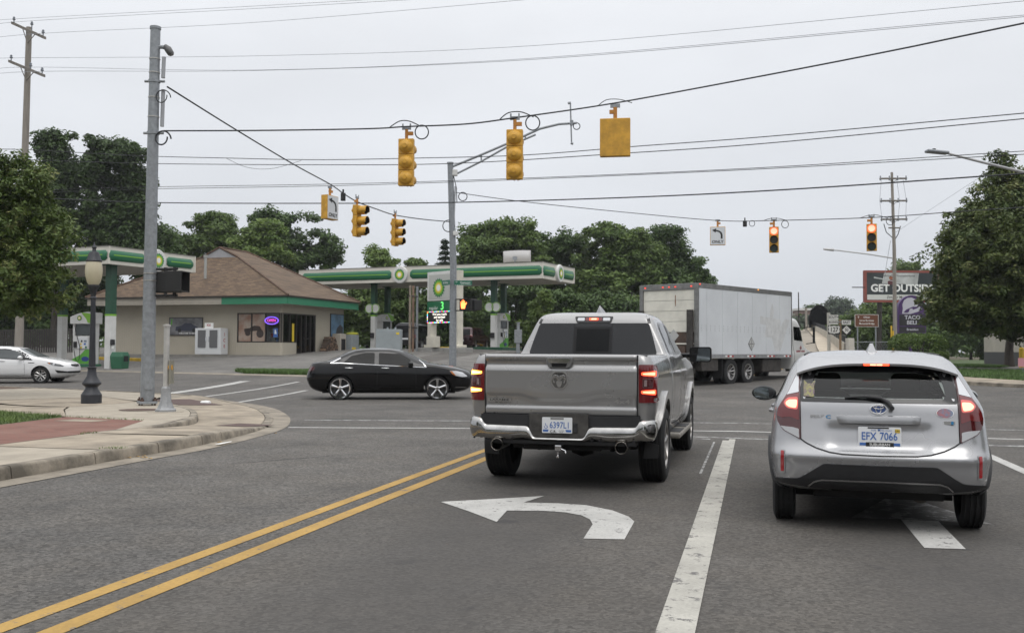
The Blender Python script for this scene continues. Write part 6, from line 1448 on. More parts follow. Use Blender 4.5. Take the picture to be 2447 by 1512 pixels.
def wall_pic(c, e, n, w, h, polys):
    o = MB(); o.obox(c, e * w, n * .05, Z * h); oo = o.build('advert_frame', M_frame, st)
    for P_, mt in polys: MB().sheet([(x, z) for x, z in P_], (c + n * .03, e, Z)).build('advert_print', mt, oo)
M_adbg = pm('advert_smoke', (.20, .20, .21), .5, noise=(1.1, .7), col2=(.05, .05, .055))
ev = eF if eF.x > 0 else -eF
wall_pic(ap_, ev, nF, 2.5, 1.15, [([(-1.2, -.53), (1.2, -.53), (1.2, .53), (-1.2, .53)], M_adbg)])
cp = [(-.75, -.28), (.85, -.28), (.9, -.05), (.65, .05), (.4, .2), (-.05, .22), (-.3, .05), (-.72, -.02)]
MB().sheet(cp, (ap_ + nF * .036, ev, Z)).build('advert_print', pm('ad_car_blue', (.03, .035, .06), .4), st); MB().sheet(disc_poly(.13, 14, .62, -.25), (ap_ + nF * .04, ev, Z)).build('advert_print', M_ink, st); MB().sheet(disc_poly(.13, 14, -.45, -.25), (ap_ + nF * .04, ev, Z)).build('advert_print', M_ink, st)
text('WELCOME TO MINA FUEL', .10, (ap_ + nF * .04 - Z * .44 + ev * .35, ev, Z, nF), M_wht, st, bold=.02)
MB().sheet([(-1.1, .1), (-1.0, .1), (-.98, .48), (-1.08, .48)], (ap_ + nF * .038, ev, Z)).build('advert_print', M_lgreen, st)
sp_ = pC_ + eS * ((pD_ - pC_).length * .87) + Z * 1.95 + nS * .03
es = eS if eS.x > 0 else -eS
wall_pic(sp_, es, nS, 1.9, 1.6, [([(-.9, -.75), (.9, -.75), (.9, .75), (-.9, .75)], pm('ad_sky', (.12, .22, .34), .4, noise=(1.2, .4)))]); MB().sheet([(-.2, -.6), (.8, -.6), (.8, -.1), (.4, .1), (-.1, -.2)], (sp_ + nS * .036, es, Z)).build('advert_print', pm('ad_dark', (.04, .04, .045), .5), st)
MB().box(0, 0, 0, 0, 0, 0)
ic = pB - eF * 4.5 + nF * .55
ice = thing('ice_freezer', 'white two door ice freezer against the store wall', 'freezer', st.location + ic, math.atan2(ev.y, ev.x))
MB().box(-.92, .92, -.40, .40, 0, 1.62).build('cabinet', pm('ice_white', (.66, .67, .68), .4), ice, bevel=.02)
for x in (-.42, .42): MB().box(x - .28, x + .28, -.43, -.402, .42, 1.5).build('door_panel', pm('ice_door_grey', (.13, .13, .135), .4), ice, bevel=.01)
for x in (-.12, .10): MB().box(x - .015, x + .015, -.45, -.402, .8, 1.1).build('door_handle', M_chrome, ice)
tb = MB().box(-.30, .30, -.30, -.24, 1.62, 1.95).build('topper', M_wht, ice)
text('ICE', .13, frame_face((0, -.301, 1.80), (0, -1, 0)), Mdr if 'Mdr' in globals() else pm('sign_red', (.4, .03, .04), .5), tb, bold=.03)
for k, c in enumerate('ICE'): text(c, .20, frame_face((.921, 0, 1.22 - .36 * k), (1, 0, 0)), pm('sign_red', (.4, .03, .04), .5), ice, bold=.03, squash=1.1)
fw = thing('firewood_stack', 'stack of split firewood bundles beside the store door', 'firewood', st.location + pC_ + nS * .45 + eS * 5.3)
rg = random.Random(9)
for r_ in range(9):
    for c in range(13 - r_):
        m = MB(); x = -1.15 + (c + r_ * .5) * .18 + rg.uniform(-.03, .03); z = .06 + r_ * .13
        m.M = Matrix.Translation(es * x + Z * z) @ Matrix.Rotation(math.atan2(nS.y, nS.x), 4, 'Z') @ Matrix.Rotation(rg.uniform(0, 6), 4, 'X')
        m.add([(-.2, -.08, -.05), (-.2, .08, -.06), (-.2, 0, .08), (.2, -.08, -.05), (.2, .08, -.06), (.2, 0, .08)], [(0, 1, 2), (3, 5, 4), (0, 3, 4, 1), (1, 4, 5, 2), (2, 5, 3, 0)])
        m.build('log', [pm('bark_log', (.07, .048, .035), .9, noise=(9, .4)), pm('split_log', (.20, .13, .085), .9, noise=(9, .4))][rg.random() < .4], fw)
cg = thing('vending_cabinet', 'grey metal cabinet with yellow corner by the store end wall', 'cabinet', st.location + pD_ + nS * .6 - eS * .2, math.atan2(es.y, es.x))
MB().box(-.55, .55, -.4, .4, 0, 1.35).build('cabinet', M_graybox, cg, bevel=.02); MB().box(-.50, .05, -.42, -.402, .0, .5).build('yellow_panel', M_yel, cg); MB().lathe([(.42, 1.36), (.44, 1.44), (.3, 1.52), (0, 1.54)], 18, (.3, 0, 0), 'z').build('yellow_cover', pm('lime_cover', (.45, .45, .05), .5), cg, sm=40)
cg = thing('drop_box', 'small beige kiosk box between the firewood and the grey cabinet', 'cabinet', st.location + pD_ + nS * .5 - eS * 1.6, math.atan2(es.y, es.x))
MB().box(-.42, .42, -.3, .3, 0, 1.4).build('body', M_lap, cg, bevel=.02); MB().box(-.28, .28, -.32, -.302, .25, 1.05).build('opening', M_gap, cg)
b1, b2 = pl_(1032, 62.0), pl_(1095, 60.1)
ps = thing('price_sign', 'tall petrol price sign with sunburst panel and moving message board', 'sign', (b1.x, b1.y, 0)); dx = b2 - b1; dx.z = 0; ex = dx.normalized(); wS = dx.length; nS_ = Vector((ex.y, -ex.x, 0))
zf = lambda v, d=60.: HC + (835 - v) * d / FPX
for k, o in ((0, Vector((0, 0, 0))), (1, ex * wS)):
    gz_ = hz(b1.x, b1.y)
    m = MB(); m.obox(o + Z * (gz_ + (zf(645) if k else zf(770))) / 2, ex * .40, nS_ * .4, Z * ((zf(645) if k else zf(770)) - gz_)); m.build('post', pm('post_cream', (.55, .52, .44), .6, noise=(1.5, .12)), ps)
    m = MB(); m.obox(o + Z * (gz_ + .32), ex * .75, nS_ * .75, Z * .16); m.build('base_plate', MATS['post_cream'], ps, bevel=.04); m = MB(); m.obox(o + Z * (gz_ - .05), ex * 1.35, nS_ * 1.2, Z * .58); m.build('footing', pm('footing_grey', (.25, .245, .23), .9, noise=(1.5, .2)), ps, bevel=.03)
pw = wS - .1
def panel(v0, v1, x0, x1, mat, name, th=.5, fwd=0.):
    m = MB(); m.obox(ex * (x0 + x1) / 2 + Z * (zf(v0) + zf(v1)) / 2 - nS_ * fwd * 0 + nS_ * fwd, ex * (x1 - x0), nS_ * th, Z * (zf(v0) - zf(v1))); return m.build(name, mat, ps, bevel=.01)
px = wS / (1095 - 1032)
panel(645, 716, -.15, 61 * px, M_offw, 'sign_cabinet', .55); bp_ = panel(652, 712, .0, 56 * px, pm('panel_grey', (.43, .44, .41), .4), 'logo_panel', .02, .285)
burst(bp_, frame_face(ex * (25 * px) + Z * zf(685) + nS_ * .30, nS_), .62 * 1.0)
gp_ = panel(718, 741, -.15, 61 * px, M_green, 'price_panel', .55)
text('regular', .22, frame_face(ex * (12 * px) + Z * zf(734) + nS_ * .28, nS_), M_wht, gp_)
text('3', .5, frame_face(ex * (33 * px) + Z * zf(730) + nS_ * .28, nS_), pm('led_green', (.1, .5, .1), .4, emit=((.15, 1., .2), 1.2)), gp_, bold=.01)
for k_, c_ in enumerate(''): text(c_, .55, frame_face(ex * ((43 + 8 * k_) * px) + Z * zf(730) + nS_ * .28, nS_), MATS['led_green'], gp_, bold=.01)
mb_ = panel(741.5, 770, -.32, 52 * px, M_ink, 'message_board', .3)
M_led = pm('led_white', (.8, .8, .8), .4, emit=((1., .93, .8), 1.6))
for k_, (ln_, v_) in enumerate((('We have masks', 749), ('and sanitizer', 756), ('for sale', 763.5))): text(ln_, .155, frame_face(ex * (23 * px) + Z * zf(v_) + nS_ * .155, nS_), M_led, mb_, bold=.008, squash=1.02)
hues = [(1, .1, .1), (1, .5, .1), (.9, 1, .2), (.1, 1, .4), (.1, .9, 1), (.2, .3, 1), (1, .1, .9), (.9, .6, 1)]
x0, x1 = -.30, 52 * px - .02; nb = 14
for i in range(nb):
    for v_ in (742.6, 769): MB().obox(ex * (x0 + (x1 - x0) * (i + .5) / nb) + Z * zf(v_) + nS_ * .155, ex * ((x1 - x0) / nb), nS_ * .006, Z * .05).build('led_border', pm('led_%d' % (i * 3 % 8), hues[i * 3 % 8], .4, emit=(hues[i * 3 % 8], 1.5)), mb_)
for i in range(5):
    for xx in (x0 + .02, x1 - .02): MB().obox(ex * xx + Z * zf(745 + i * 5) + nS_ * .156, ex * .05, nS_ * .006, Z * .13).build('led_border', MATS['led_%d' % ((i * 3 + 1) % 8)] if 'led_%d' % ((i * 3 + 1) % 8) in MATS else M_led, mb_)
m = MB(); m.obox(ex * .45 + Z * (zf(803) + zf(830)) / 2 + nS_ * .25, ex * .75, nS_ * .5, Z * (zf(803) - zf(830))); m.build('meter_box', MATS['post_cream'], ps, bevel=.02)
for k, (u, mt) in enumerate(((979, M_rustp), (986.5, pm('rust_brown_pipe', (.20, .13, .09), .8, noise=(2, .3))), (996, M_galv))):
    b = pl_(u, 61.5 + .5 * k); o = MB().tube([b - Z * .1, Vector((b.x, b.y, zf(683, 62)))], .075, 10).build('vent_stack', mt, None, sm=40); tag(o, ['leftmost steel vent pipe of three in front of the minivan', 'rusty middle vent pipe of three in front of the minivan', 'galvanised right vent pipe of three in front of the minivan'][k], 'pipe', 'vent pipes')
for v_ in (708, 783):
    a, b = lev(977, 61.4, zf(v_, 62)), lev(998, 62.6, zf(v_, 62)); o = MB().tube([a - (b - a) * .0, b], .05, 6).build('pipe_brace', M_frame, None); tag(o, 'dark cross brace tying the three vent pipes, %s' % ('upper' if v_ < 750 else 'lower'), 'brace')
b = pl_(930, 57.); t = thing('transformer_box', 'grey metal utility cabinet right of the canopy column behind the black car', 'cabinet', b, .25)
hh = 1.55
MB().box(-.7, .7, -.55, .55, 0, hh).build('housing', M_graybox, t, bevel=.02); MB().box(-.40, .68, -.57, -.552, .1, hh - .1).build('door', M_graybox, t, bevel=.005); MB().box(.45, .62, -.578, -.571, hh - .3, hh - .18).build('warning_label', M_yel, t)
for x in (-.1, .35): MB().lathe([(.05, hh), (.05, hh + .12)], 10, (x, 0, 0), 'z').build('lifting_lug', M_graybox, t)
b = pl_(1238, 62.); t = thing('meter_post', 'slim grey meter post behind the pickup cab', 'post', b)
MB().box(-.10, .10, -.08, .08, 0, 1.0).build('post', M_galv, t); MB().box(-.22, .22, -.12, .12, .62, 1.45).build('meter_box', M_galv, t, bevel=.02); MB().lathe([(.10, 1.45), (.10, 1.85), (.13, 1.86), (.13, 1.92)], 12, (0, 0, 0), 'z').build('weatherhead', M_galv, t, sm=40)
M_wood = pm('weathered_wood', (.26, .235, .205), .9, noise=(1.2, .22), bump=(6, .5, .02), stretch=(6, 6, .35))
M_wood2 = pm('grey_wood', (.17, .155, .135), .9, noise=(1.2, .25), stretch=(6, 6, .35))
M_wire = pm('cable_black', (.016, .018, .022), .6)
M_wireg = pm('cable_grey', (.30, .31, .34), .6)
M_sig = pm('signal_yellow', (.56, .30, .032), .55, noise=(5, .2))
M_visor = pm('signal_black', (.012, .012, .012), .6)
M_red = pm('signal_red_lit', (.8, .1, .05), .4, emit=((1., .10, .04), 3.))
M_redc = pm('signal_red_core', (1., .5, .4), .4, emit=((1., .40, .27), 1.6))
M_dim = pm('signal_lens_dark', (.02, .016, .008), .25)
M_dimg = pm('signal_lens_green', (.006, .02, .014), .25)
M_hang = pm('hanger_orange', (.45, .19, .03), .55)
M_lampb = pm('lamp_post_black', (.022, .024, .030), .5, noise=(5, .2))
def plen(u, v, d): return at(u, v, d)
def wire(name, label, pts, r, mat=M_wire, n=14, grp='overhead wires', thread=False):
    """pts: (u, v, depth)"""
    P = [at(*p) for p in pts]
    if pts[-1][0] > 2450: P.append(P[-1] + (P[-1] - P[-2]).normalized() * 16)
    if pts[0][0] < -50: P.insert(0, P[0] + (P[0] - P[1]).normalized() * 16)
    c = cat([tuple(p) for p in P], n) if len(P) > 2 else [P[0].lerp(P[1], i / n) for i in range(n + 1)]
    o = MB().tube(c, r * .78, 5, cap=False).build(name, mat, None, sm=60)
    tag(o, label, 'wire', grp); return o
pb = Vector((-13.43, 20.12, .135)); d0 = 22.7
def zof(v, d, u): return at(u, v, d).z
t = thing('signal_pole', 'thick grey steel signal pole on the left corner', 'pole', pb)
ztop = zof(62, d0, 380) - pb.z
lean = Vector((at(380, 62, d0).x - pb.x, at(380, 62, d0).y - pb.y, 0))
ptx = lambda z: Vector((0, 0, z)) + lean * 0.35 * (z / ztop)
shaft = MB().tube([ptx(z) for z in np.linspace(.12, ztop, 10)], [.155 - .045 * k / 9 for k in range(10)], 20).build('shaft', M_galv, t, sm=40)
MB().tube([ptx(ztop - .03), ptx(ztop + .03), ptx(ztop + .06)], [.125, .125, .04], 18).build('cap', M_galv, shaft, sm=30)
MB().tube([(0, 0, .05), (0, 0, .11)], .27, 4).build('base_plate', M_galv, t, bevel=.01)
for a in range(4):
    x, y = .2 * math.cos(a * PI / 2), .2 * math.sin(a * PI / 2); MB().tube([(x, y, -.02), (x, y, .2)], .022, 8).tube([(x, y, .11), (x, y, .16)], .045, 6).build('anchor_bolt', M_iron, t)
MB().tube([ptx(.5) + Vector((.1, -.11, 0)), ptx(.5) + Vector((.115, -.125, 0))], .13, 18).build('hand_hole_cover', M_galv, shaft)
rgt = Vector((_rt[0], _rt[1], 0)).normalized(); twd = Vector((-_fw[0], -_fw[1], 0)).normalized()
zq = lambda v: zof(v, d0, 380) - pb.z
for v in (137, 170, 230, 277, 500 + 153, 500 + 170): MB().tube([ptx(zq(v) - .012), ptx(zq(v) + .012)], .1575 - .045 * zq(v) / ztop + .008, 18).build('steel_band', pm('band_steel', (.42, .41, .38), .4, .7), shaft)
for v in (191, 316): MB().tube([ptx(zq(v) - .03), ptx(zq(v) + .03)], .16 - .045 * zq(v) / ztop + .012, 18).tube([ptx(zq(v)) - rgt * .22, ptx(zq(v)) + rgt * .24], .03, 8).build('span_clamp', M_galv, shaft)
for v0, v1 in ((132, 183), (211, 300)): MB().tube([ptx(zq(v0)) + rgt * .21, ptx(zq(v1)) + rgt * .20], .045, 10).build('conduit', pm('conduit_grey', (.34, .35, .37), .5), shaft, sm=40)
cm = ptx(zq(108))
MB().tube([cm, cm + rgt * .17 + Vector((0, 0, .0)), cm + rgt * .27 - Vector((0, 0, .03))], .045, 8).build('camera_arm', M_galv, shaft, sm=40)
MB().tube([cm + rgt * .22 + Vector((0, 0, .03)), cm + rgt * .30 - Vector((0, 0, .05)), cm + rgt * .37 - Vector((0, 0, .16)), cm + rgt * .38 - Vector((0, 0, .19))], [.05, .085, .075, .05], 12).build('camera_head', pm('camera_grey', (.10, .10, .10), .4), shaft, sm=50)
def coil(name, c, r, n_ax=None, rr=.018, parent=None, turns=1):
    pts = [Vector(c) + rgt * r * math.cos(a) * .9 + Vector((0, 0, r * math.sin(a))) + twd * .01 * k for k, a in enumerate(np.linspace(0, 2 * PI * turns, 26 * turns))]
    return MB().tube(pts, rr, 6).build(name, M_wire, parent, sm=60)
coil('cable_loop', ptx(zq(330)) + rgt * .26, .17, parent=shaft); coil('cable_loop', ptx(zq(226)) + rgt * .24 - Vector((0, 0, .04)), .16, rr=.012, parent=shaft)
def ped_head(parent, c, face, lit=None, s=1.):
    """face: direction the lens looks"""
    f = Vector(face).normalized(); r_ = f.cross(Vector((0, 0, 1))).normalized(); Zz = Vector((0, 0, 1)); c = Vector(c)
    h = MB(); h.obox(c, r_ * .44 * s, f * .20 * s, Zz * .46 * s); ho = h.build('pedestrian_head', M_visor, parent, bevel=.025)
    v = MB(); v.obox(c + f * .17 * s + Zz * .215 * s, r_ * .44 * s, f * .20 * s, Zz * .02); v.obox(c + f * .17 * s - Zz * .20 * s, r_ * .44 * s, f * .12 * s, Zz * .02)
    for k in (-1, 1): v.obox(c + f * .16 * s + r_ * k * .21 * s, r_ * .02, f * .18 * s, Zz * .43 * s)
    v.build('visor', M_visor, ho)
    g = MB(); g.obox(c + f * .102 * s, r_ * .38 * s, f * .006, Zz * .38 * s); g.build('lens', pm('ped_lens', (.02, .019, .018), .3), ho)
    if lit:
        hand = MB(); fr = (c + f * .108 * s - f.cross(Zz).normalized() * 0 , r_, Zz, f)
        rr_ = -r_ if (-r_).dot(rgt) > 0 else r_
        fo_ = c + f * .108 * s - rr_ * .075 * s
        P_ = [(-.07, -.13), (.05, -.13), (.075, -.02), (.125, .05), (.10, .075), (.055, .03), (.05, .12), (.025, .125), (.02, .04), (.012, .15), (-.014, .15), (-.018, .04), (-.03, .135), (-.055, .13), (-.052, .03), (-.07, .09), (-.092, .08), (-.085, -.03)]
        MB().sheet([(a * s * 1.15, b * s * 1.25) for a, b in P_], (fo_, rr_, Zz)).build('hand_symbol', pm('hand_lit', (1, .3, .1), .4, emit=((1., .17, .04), 5.)), ho)
    return ho
pz = zq(674)
c0 = ptx(pz)
for k, (dx_, dy_) in enumerate(((.32, .05), (.52, -.02))): pass
ped_head(t, c0 + rgt * .36 - twd * .06, rgt * .25 - twd, None, 1.05); ped_head(t, c0 + rgt * .60 + twd * .12, rgt * .95 + twd * .1, None, 1.05)
for dz in (-.30, .30): MB().tube([c0 + Vector((0, 0, dz)), c0 + rgt * .30 + Vector((0, 0, dz)) - twd * .02, c0 + rgt * .66 + Vector((0, 0, dz)) + twd * .1], .03, 8).tube([c0 + rgt * .36 + Vector((0, 0, dz * .72)), c0 + rgt * .36 + Vector((0, 0, dz * 1.12))], .04, 8).tube([c0 + rgt * .60 + twd * .1 + Vector((0, 0, dz * .72)), c0 + rgt * .60 + twd * .1 + Vector((0, 0, dz * 1.12))], .04, 8).build('bracket', M_visor, t)
p2 = Vector((-11.72, 18.2, .135)); t = thing('push_button_post', 'slim aluminium push button post beside the signal pole', 'post', p2)
M_alu = pm('aluminium_post', (.47, .46, .44), .45, .4, noise=(6, .12))
hp = zof(778, 20.4, 392) - p2.z
MB().tube([(0, 0, .5), (0, 0, hp)], .058, 16).build('shaft', M_alu, t, sm=40); MB().lathe([(.075, hp - .02), (.078, hp + .02), (.03, hp + .03)], 16, (0, 0, 0), 'z').build('cap', M_alu, t, sm=30)
MB().lathe([(.21, 0), (.21, .06), (.17, .09), (.115, .22), (.095, .42), (.09, .50), (.06, .53)], 8, (0, 0, 0), 'z').build('base', pm('cast_aluminium', (.30, .305, .31), .55, .4, noise=(7, .15)), t, sm=25)
MB().obox(Vector((0, 0, 1.42)) + rgt * .10, rgt * .05, twd * .16, Vector((0, 0, .45))).build('button_sign', pm('sign_back', (.36, .34, .28), .5), t) if False else None
m = MB(); m.obox(Vector((0, 0, hp - .95)) + rgt * .095 - twd * .03, rgt * .04, twd * .20, Vector((0, 0, .48))); m.build('button_sign', pm('sign_back', (.22, .21, .17), .5), t)
m = MB(); m.tube([Vector((0, 0, .92)) + rgt * .05, Vector((0, 0, .92)) + rgt * .12], .055, 10); m.build('push_button', pm('button_yellow', (.55, .27, .02), .5), t, sm=40)
m = MB(); m.lathe([(.36, 0), (.36, .03)], 24, (0, 0, -.01), 'z'); m.build('footing', M_conc2, t)
p3 = Vector((-15.14, 20.46, .135)); t = thing('street_lamp', 'black fluted lamp post with cream acorn globe on the left corner', 'street lamp', p3)
H3 = zof(578, 23.4, 224) - p3.z; k = H3 / 3.85
pr = [(.255, 0), (.255, .22), (.22, .27), (.16, .36), (.15, .40), (.235, .47), (.235, .50), (.19, .56), (.125, .66), (.105, .80), (.105, .84), (.12, .85), (.12, .87), (.088, .89), (.075, 1.5), (.062, 2.3), (.062, 2.48), (.085, 2.5), (.085, 2.53), (.06, 2.56), (.08, 2.66), (.125, 2.76), (.15, 2.80), (.15, 2.83)]
MB().lathe([(r_ * k * .92, z_ * k) for r_, z_ in pr], 16, (0, 0, 0), 'z').build('post', M_lampb, t, sm=25)
gl = [(.11, 2.83), (.15, 2.90), (.188, 3.03), (.20, 3.15), (.192, 3.28), (.165, 3.39)]
MB().lathe([(r_ * k, z_ * k) for r_, z_ in gl], 28, (0, 0, 0), 'z').build('globe', pm('globe_cream', (.50, .45, .32), .35, trans=.0), t, sm=60)
MB().lathe([(r_ * k, z_ * k) for r_, z_ in [(.178, 3.385), (.185, 3.41), (.155, 3.46), (.13, 3.56), (.10, 3.62), (.05, 3.64), (.04, 3.70), (.06, 3.73), (.02, 3.80), (.012, 3.86), (.0, 3.87)]], 20, (0, 0, 0), 'z').build('finial', M_lampb, t, sm=25)
pw_ = on(44, 44.); t = thing('utility_pole', 'weathered wooden utility pole with two crossarms at the far left', 'utility pole', pw_)
zt_ = at(77, 62, 44.).z - pw_.z; tip = at(77, 62, 44.) - pw_; tip.z = 0
L2 = lambda z: Vector((0, 0, z)) + tip * .55 * (z / zt_)
sh_ = MB().tube([L2(z) for z in np.linspace(-.1, zt_, 8)], [.19 - .07 * i / 7 for i in range(8)], 14).build('shaft', M_wood, t, sm=40)
for (ua, va, ub, vb) in ((33, 58, 112, 94), (26, 149, 110, 184)):
    a, b = at(ua, va, 44.8) - pw_, at(ub, vb, 43.1) - pw_
    MB().obox((a + b) / 2 + twd * .16, (b - a), (b - a).normalized().cross(Vector((0, 0, 1))) * .10, Vector((0, 0, .12))).build('crossarm', M_wood2, t)
    cpt = L2((at(70, (va + vb) / 2 + 26, 44).z - pw_.z))
    for f_ in (.30, .70): MB().tube([a.lerp(b, f_) + twd * .1, cpt + twd * .1], .02, 5).build('brace', M_wood2, t)
    for f_ in ((.06, .94) if va < 100 else (.06, .62, .94)):
        q_ = a.lerp(b, f_) + Vector((0, 0, .06)) + twd * .16; MB().lathe([(.025, 0), (.025, .10), (.06, .11), (.07, .16), (.04, .19), (.055, .23), (.02, .27)], 10, tuple(q_), 'z').build('insulator', pm('porcelain', (.20, .22, .25), .3), t, sm=40)
q_ = L2(zt_) + rgt * .12; MB().tube([q_ - Vector((0, 0, .35)), q_ + Vector((0, 0, .1))], .025, 6).lathe([(.06, .11), (.07, .16), (.04, .19), (.055, .23), (.02, .27)], 10, tuple(q_), 'z').build('insulator', MATS['porcelain'], t, sm=40)
DC = 45.
pc_ = on(1082, DC); t = thing('signal_pole', 'grey steel signal pole with curved arm and street signs in front of the price sign', 'pole', pc_); zr_ = lambda v: at(1078, v, DC).z - pc_.z
top = zr_(390); sx = MB().tube([(0, 0, -.1), (-.0, 0, top * .5), (at(1076, 390, DC).x - pc_.x, at(1076, 390, DC).y - pc_.y, top)], [.17, .15, .13], 16).build('shaft', M_galv, t, sm=40)
loc2 = lambda u, v, d=DC: at(u, v, d) - pc_
MB().tube([loc2(1076, 388), loc2(1076, 392)], .15, 14).build('cap', M_galv, sx)
arm = MB(); arm.tube([loc2(1082, 398), loc2(1150, 370), loc2(1220, 340), loc2(1290, 308), loc2(1335, 297), loc2(1378, 294)], .055, 8); arm.tube([loc2(1086, 418), loc2(1150, 386), loc2(1210, 352), loc2(1280, 322)], .045, 8)
for a, b in (((1150, 370), (1150, 386)), ((1255, 323), (1256, 334))): arm.tube([loc2(*a), loc2(*b)], .035, 6)
arm.build('mast_arm', M_galv, t, sm=50)
MB().tube([loc2(1363, 247), loc2(1366, 345)], .035, 6).tube([loc2(1357, 247), loc2(1364, 246)], .06, 6).tube([loc2(1364, 342), loc2(1370, 344)], .06, 6).tube([loc2(1366, 288), loc2(1366, 300)], .08, 8).build('antenna_rod', M_galv, t)
for (u, v, r_) in ((1378, 302, .15), (1106, 470, .19), (1072, 540, .26)):
    c = loc2(u, v); m = MB().tube([c + rgt * r_ * math.cos(a) + Vector((0, 0, r_ * math.sin(a))) for a in np.linspace(0, 2 * PI, 24)[:-1]], .022, 5, closed=True); m.build('cable_loop', M_wire, t, sm=60)
MB().obox(loc2(1087, 413), rgt * .24, twd * .2, Vector((0, 0, .3))).build('control_box', M_offw, t, bevel=.04); MB().obox(loc2(1089, 558), rgt * .24, twd * .2, Vector((0, 0, .2))).build('detector_box', M_offw, t, bevel=.03)
MB().tube([loc2(1088, 445) , loc2(1086, 500), loc2(1084, 548)], .035, 6).build('riser_conduit', pm('conduit_grey', (.34, .35, .37), .5), t); MB().tube([loc2(1084, 420), loc2(1091, 450), loc2(1092, 485)], .02, 5).build('drop_cable', M_wire, t)
fr = frame_face(loc2(1107, 676) + twd * .1, twd); M_sgreen = pm('street_sign_green', (.01, .13, .075), .45)
s1 = MB().prism(rrect(-.40, .40, -.115, .115, .03), .012, fr).build('street_name_sign', M_sgreen, t); f2 = (fr[0] + fr[3] * .012, fr[1], fr[2], fr[3])
text('Ganson', .115, (f2[0] + f2[1] * .09, *f2[1:]), M_wht, s1, squash=.92); text('W', .06, (f2[0] - f2[1] * .30 + f2[2] * .03, *f2[1:]), M_wht, s1)
for sgn_ in (-1, 1): MB().obox(f2[0] + f2[2] * .105 * sgn_ + f2[3] * .002, f2[1] * .76, f2[3] * .002, f2[2] * .008).build('sign_border', M_wht, s1)
fr = frame_face(loc2(1066, 676) + twd * .12, twd * .5 - rgt * .86); s2 = MB().prism(rrect(-.40, .40, -.115, .115, .03), .012, fr).build('street_name_sign', M_sgreen, t)
text('N West', .115, (fr[0] + fr[3] * .012, fr[1], fr[2], fr[3]), M_wht, s2, squash=.92)
ped_head(t, loc2(1112, 728), twd, True, 1.15); ped_head(t, loc2(1134, 729) + twd * -.1, rgt * .9 - twd * .4, None, 1.05)
for dv in (-13, 14): MB().tube([loc2(1082, 728 + dv), loc2(1140, 728 + dv)], .03, 6).build('bracket', M_visor, t)
def signal(label, u, v0, v1, d, face, lit=False, grp='traffic signal heads'):
    """three-section head; v0..v1 is the height of the housing in the picture"""
    c = at(u, (v0 + v1) / 2, d); Hh = (v1 - v0) * d / FPX; t = thing('traffic_signal', label, 'traffic light', c, 0, grp); f = Vector((-c.x, -c.y, 0)) if lit else Vector(face); f.z = 0; f.normalize(); r_ = f.cross(Vector((0, 0, 1))).normalized(); Zz = Vector((0, 0, 1)); w = Hh * (.36 if lit else .325); s3 = Hh / 3
    for k in (-1, 0, 1):
        z = Zz * (k * s3); m = MB(); m.obox(z, r_ * w, f * w * .42, Zz * (s3 * .985)); ho = m.build('signal_section', M_sig, t, bevel=.012)
        b = MB(); n_ = 16; rp = [(w * .47, 0), (w * .42, .05), (w * .30, .09), (w * .17, .12), (w * .15, .15), (0, .152)]; vs = []
        for r0, h in rp:
            for i in range(n_): vs.append(z - f * (w * .21 + h * w * 2.2) + r_ * r0 * math.cos(2 * PI * i / n_) * .98 + Zz * r0 * math.sin(2 * PI * i / n_) * .95)
        b.add(vs, [(i * n_ + j, i * n_ + (j + 1) % n_, (i + 1) * n_ + (j + 1) % n_, (i + 1) * n_ + j) for i in range(len(rp) - 1) for j in range(n_)]); b.build('lamp_housing', M_sig, ho, sm=40)
        vz = MB(); vs = []; a0, a1 = (R(-20), R(200)) if lit else (R(-80), R(260)); nn = 18
        for L_ in (0., 1.):
            for i in range(nn + 1):
                a = a0 + (a1 - a0) * i / nn; ext = w * (.35 if lit else (.95 if math.sin(a) > -.5 else .75)) * L_
                vs.append(z + f * (w * .21 + ext) + r_ * (w * .44) * math.cos(a) + Zz * (w * .44) * math.sin(a) * .97)
        vz.add(vs, [(i, i + 1, nn + 2 + i, nn + 1 + i) for i in range(nn)]); vo = vz.build('visor', M_sig, ho, sm=60)
        md = vo.modifiers.new('thick', 'SOLIDIFY'); md.thickness = .008; md.offset = -1
        if True:
            iv = MB(); iv.add([p - (p - z - f * f.dot(p - z)) * .13 for p in [Vector(q) for q in vs]], [(i, i + 1, nn + 2 + i, nn + 1 + i) for i in range(nn)]); iv.build('visor_lining', M_visor, vo, sm=60)
        ln = MB(); mat = (M_red if k == 1 else (M_dim if k == 0 else M_dimg)) if lit else (M_dim if k else M_dim)
        ln.prism(disc_poly(w * .43, 22), .015, frame_face(z + f * w * .212, f)); lo = ln.build('lens', mat, ho)
        if lit and k == 1: MB().prism(disc_poly(w * .33, 20), .004, frame_face(z + f * (w * .212 + .016), f)).build('lens_core', M_redc, lo)
    hg = MB(); hg.tube([Zz * (Hh / 2), Zz * (Hh / 2 + w * .62)], w * .11, 8); hg.obox(Zz * (Hh / 2 + w * .35) + r_ * w * .18, r_ * w * .5, f * w * .2, Zz * w * .22); hg.build('hanger', M_hang, t)
    MB().obox(Zz * (Hh / 2 + w * .72), r_ * w * .5, f * w * .08, Zz * w * .22).tube([Zz * (Hh / 2 + w * .6) - r_ * w * .25, Zz * (Hh / 2 + w * 1.0) - r_ * w * .25], w * .05, 6).tube([Zz * (Hh / 2 + w * .6) + r_ * w * .25, Zz * (Hh / 2 + w * 1.0) + r_ * w * .25], w * .05, 6).build('span_hanger', M_galv, t)
    return t
away = -twd
signal('yellow traffic signal seen from behind, left one on the near span wire', 971, 332, 445, 22.2, away + rgt * .12)
signal('yellow traffic signal seen from behind, right one on the near span wire', 1230, 310, 430, 21.0, away + rgt * .12)
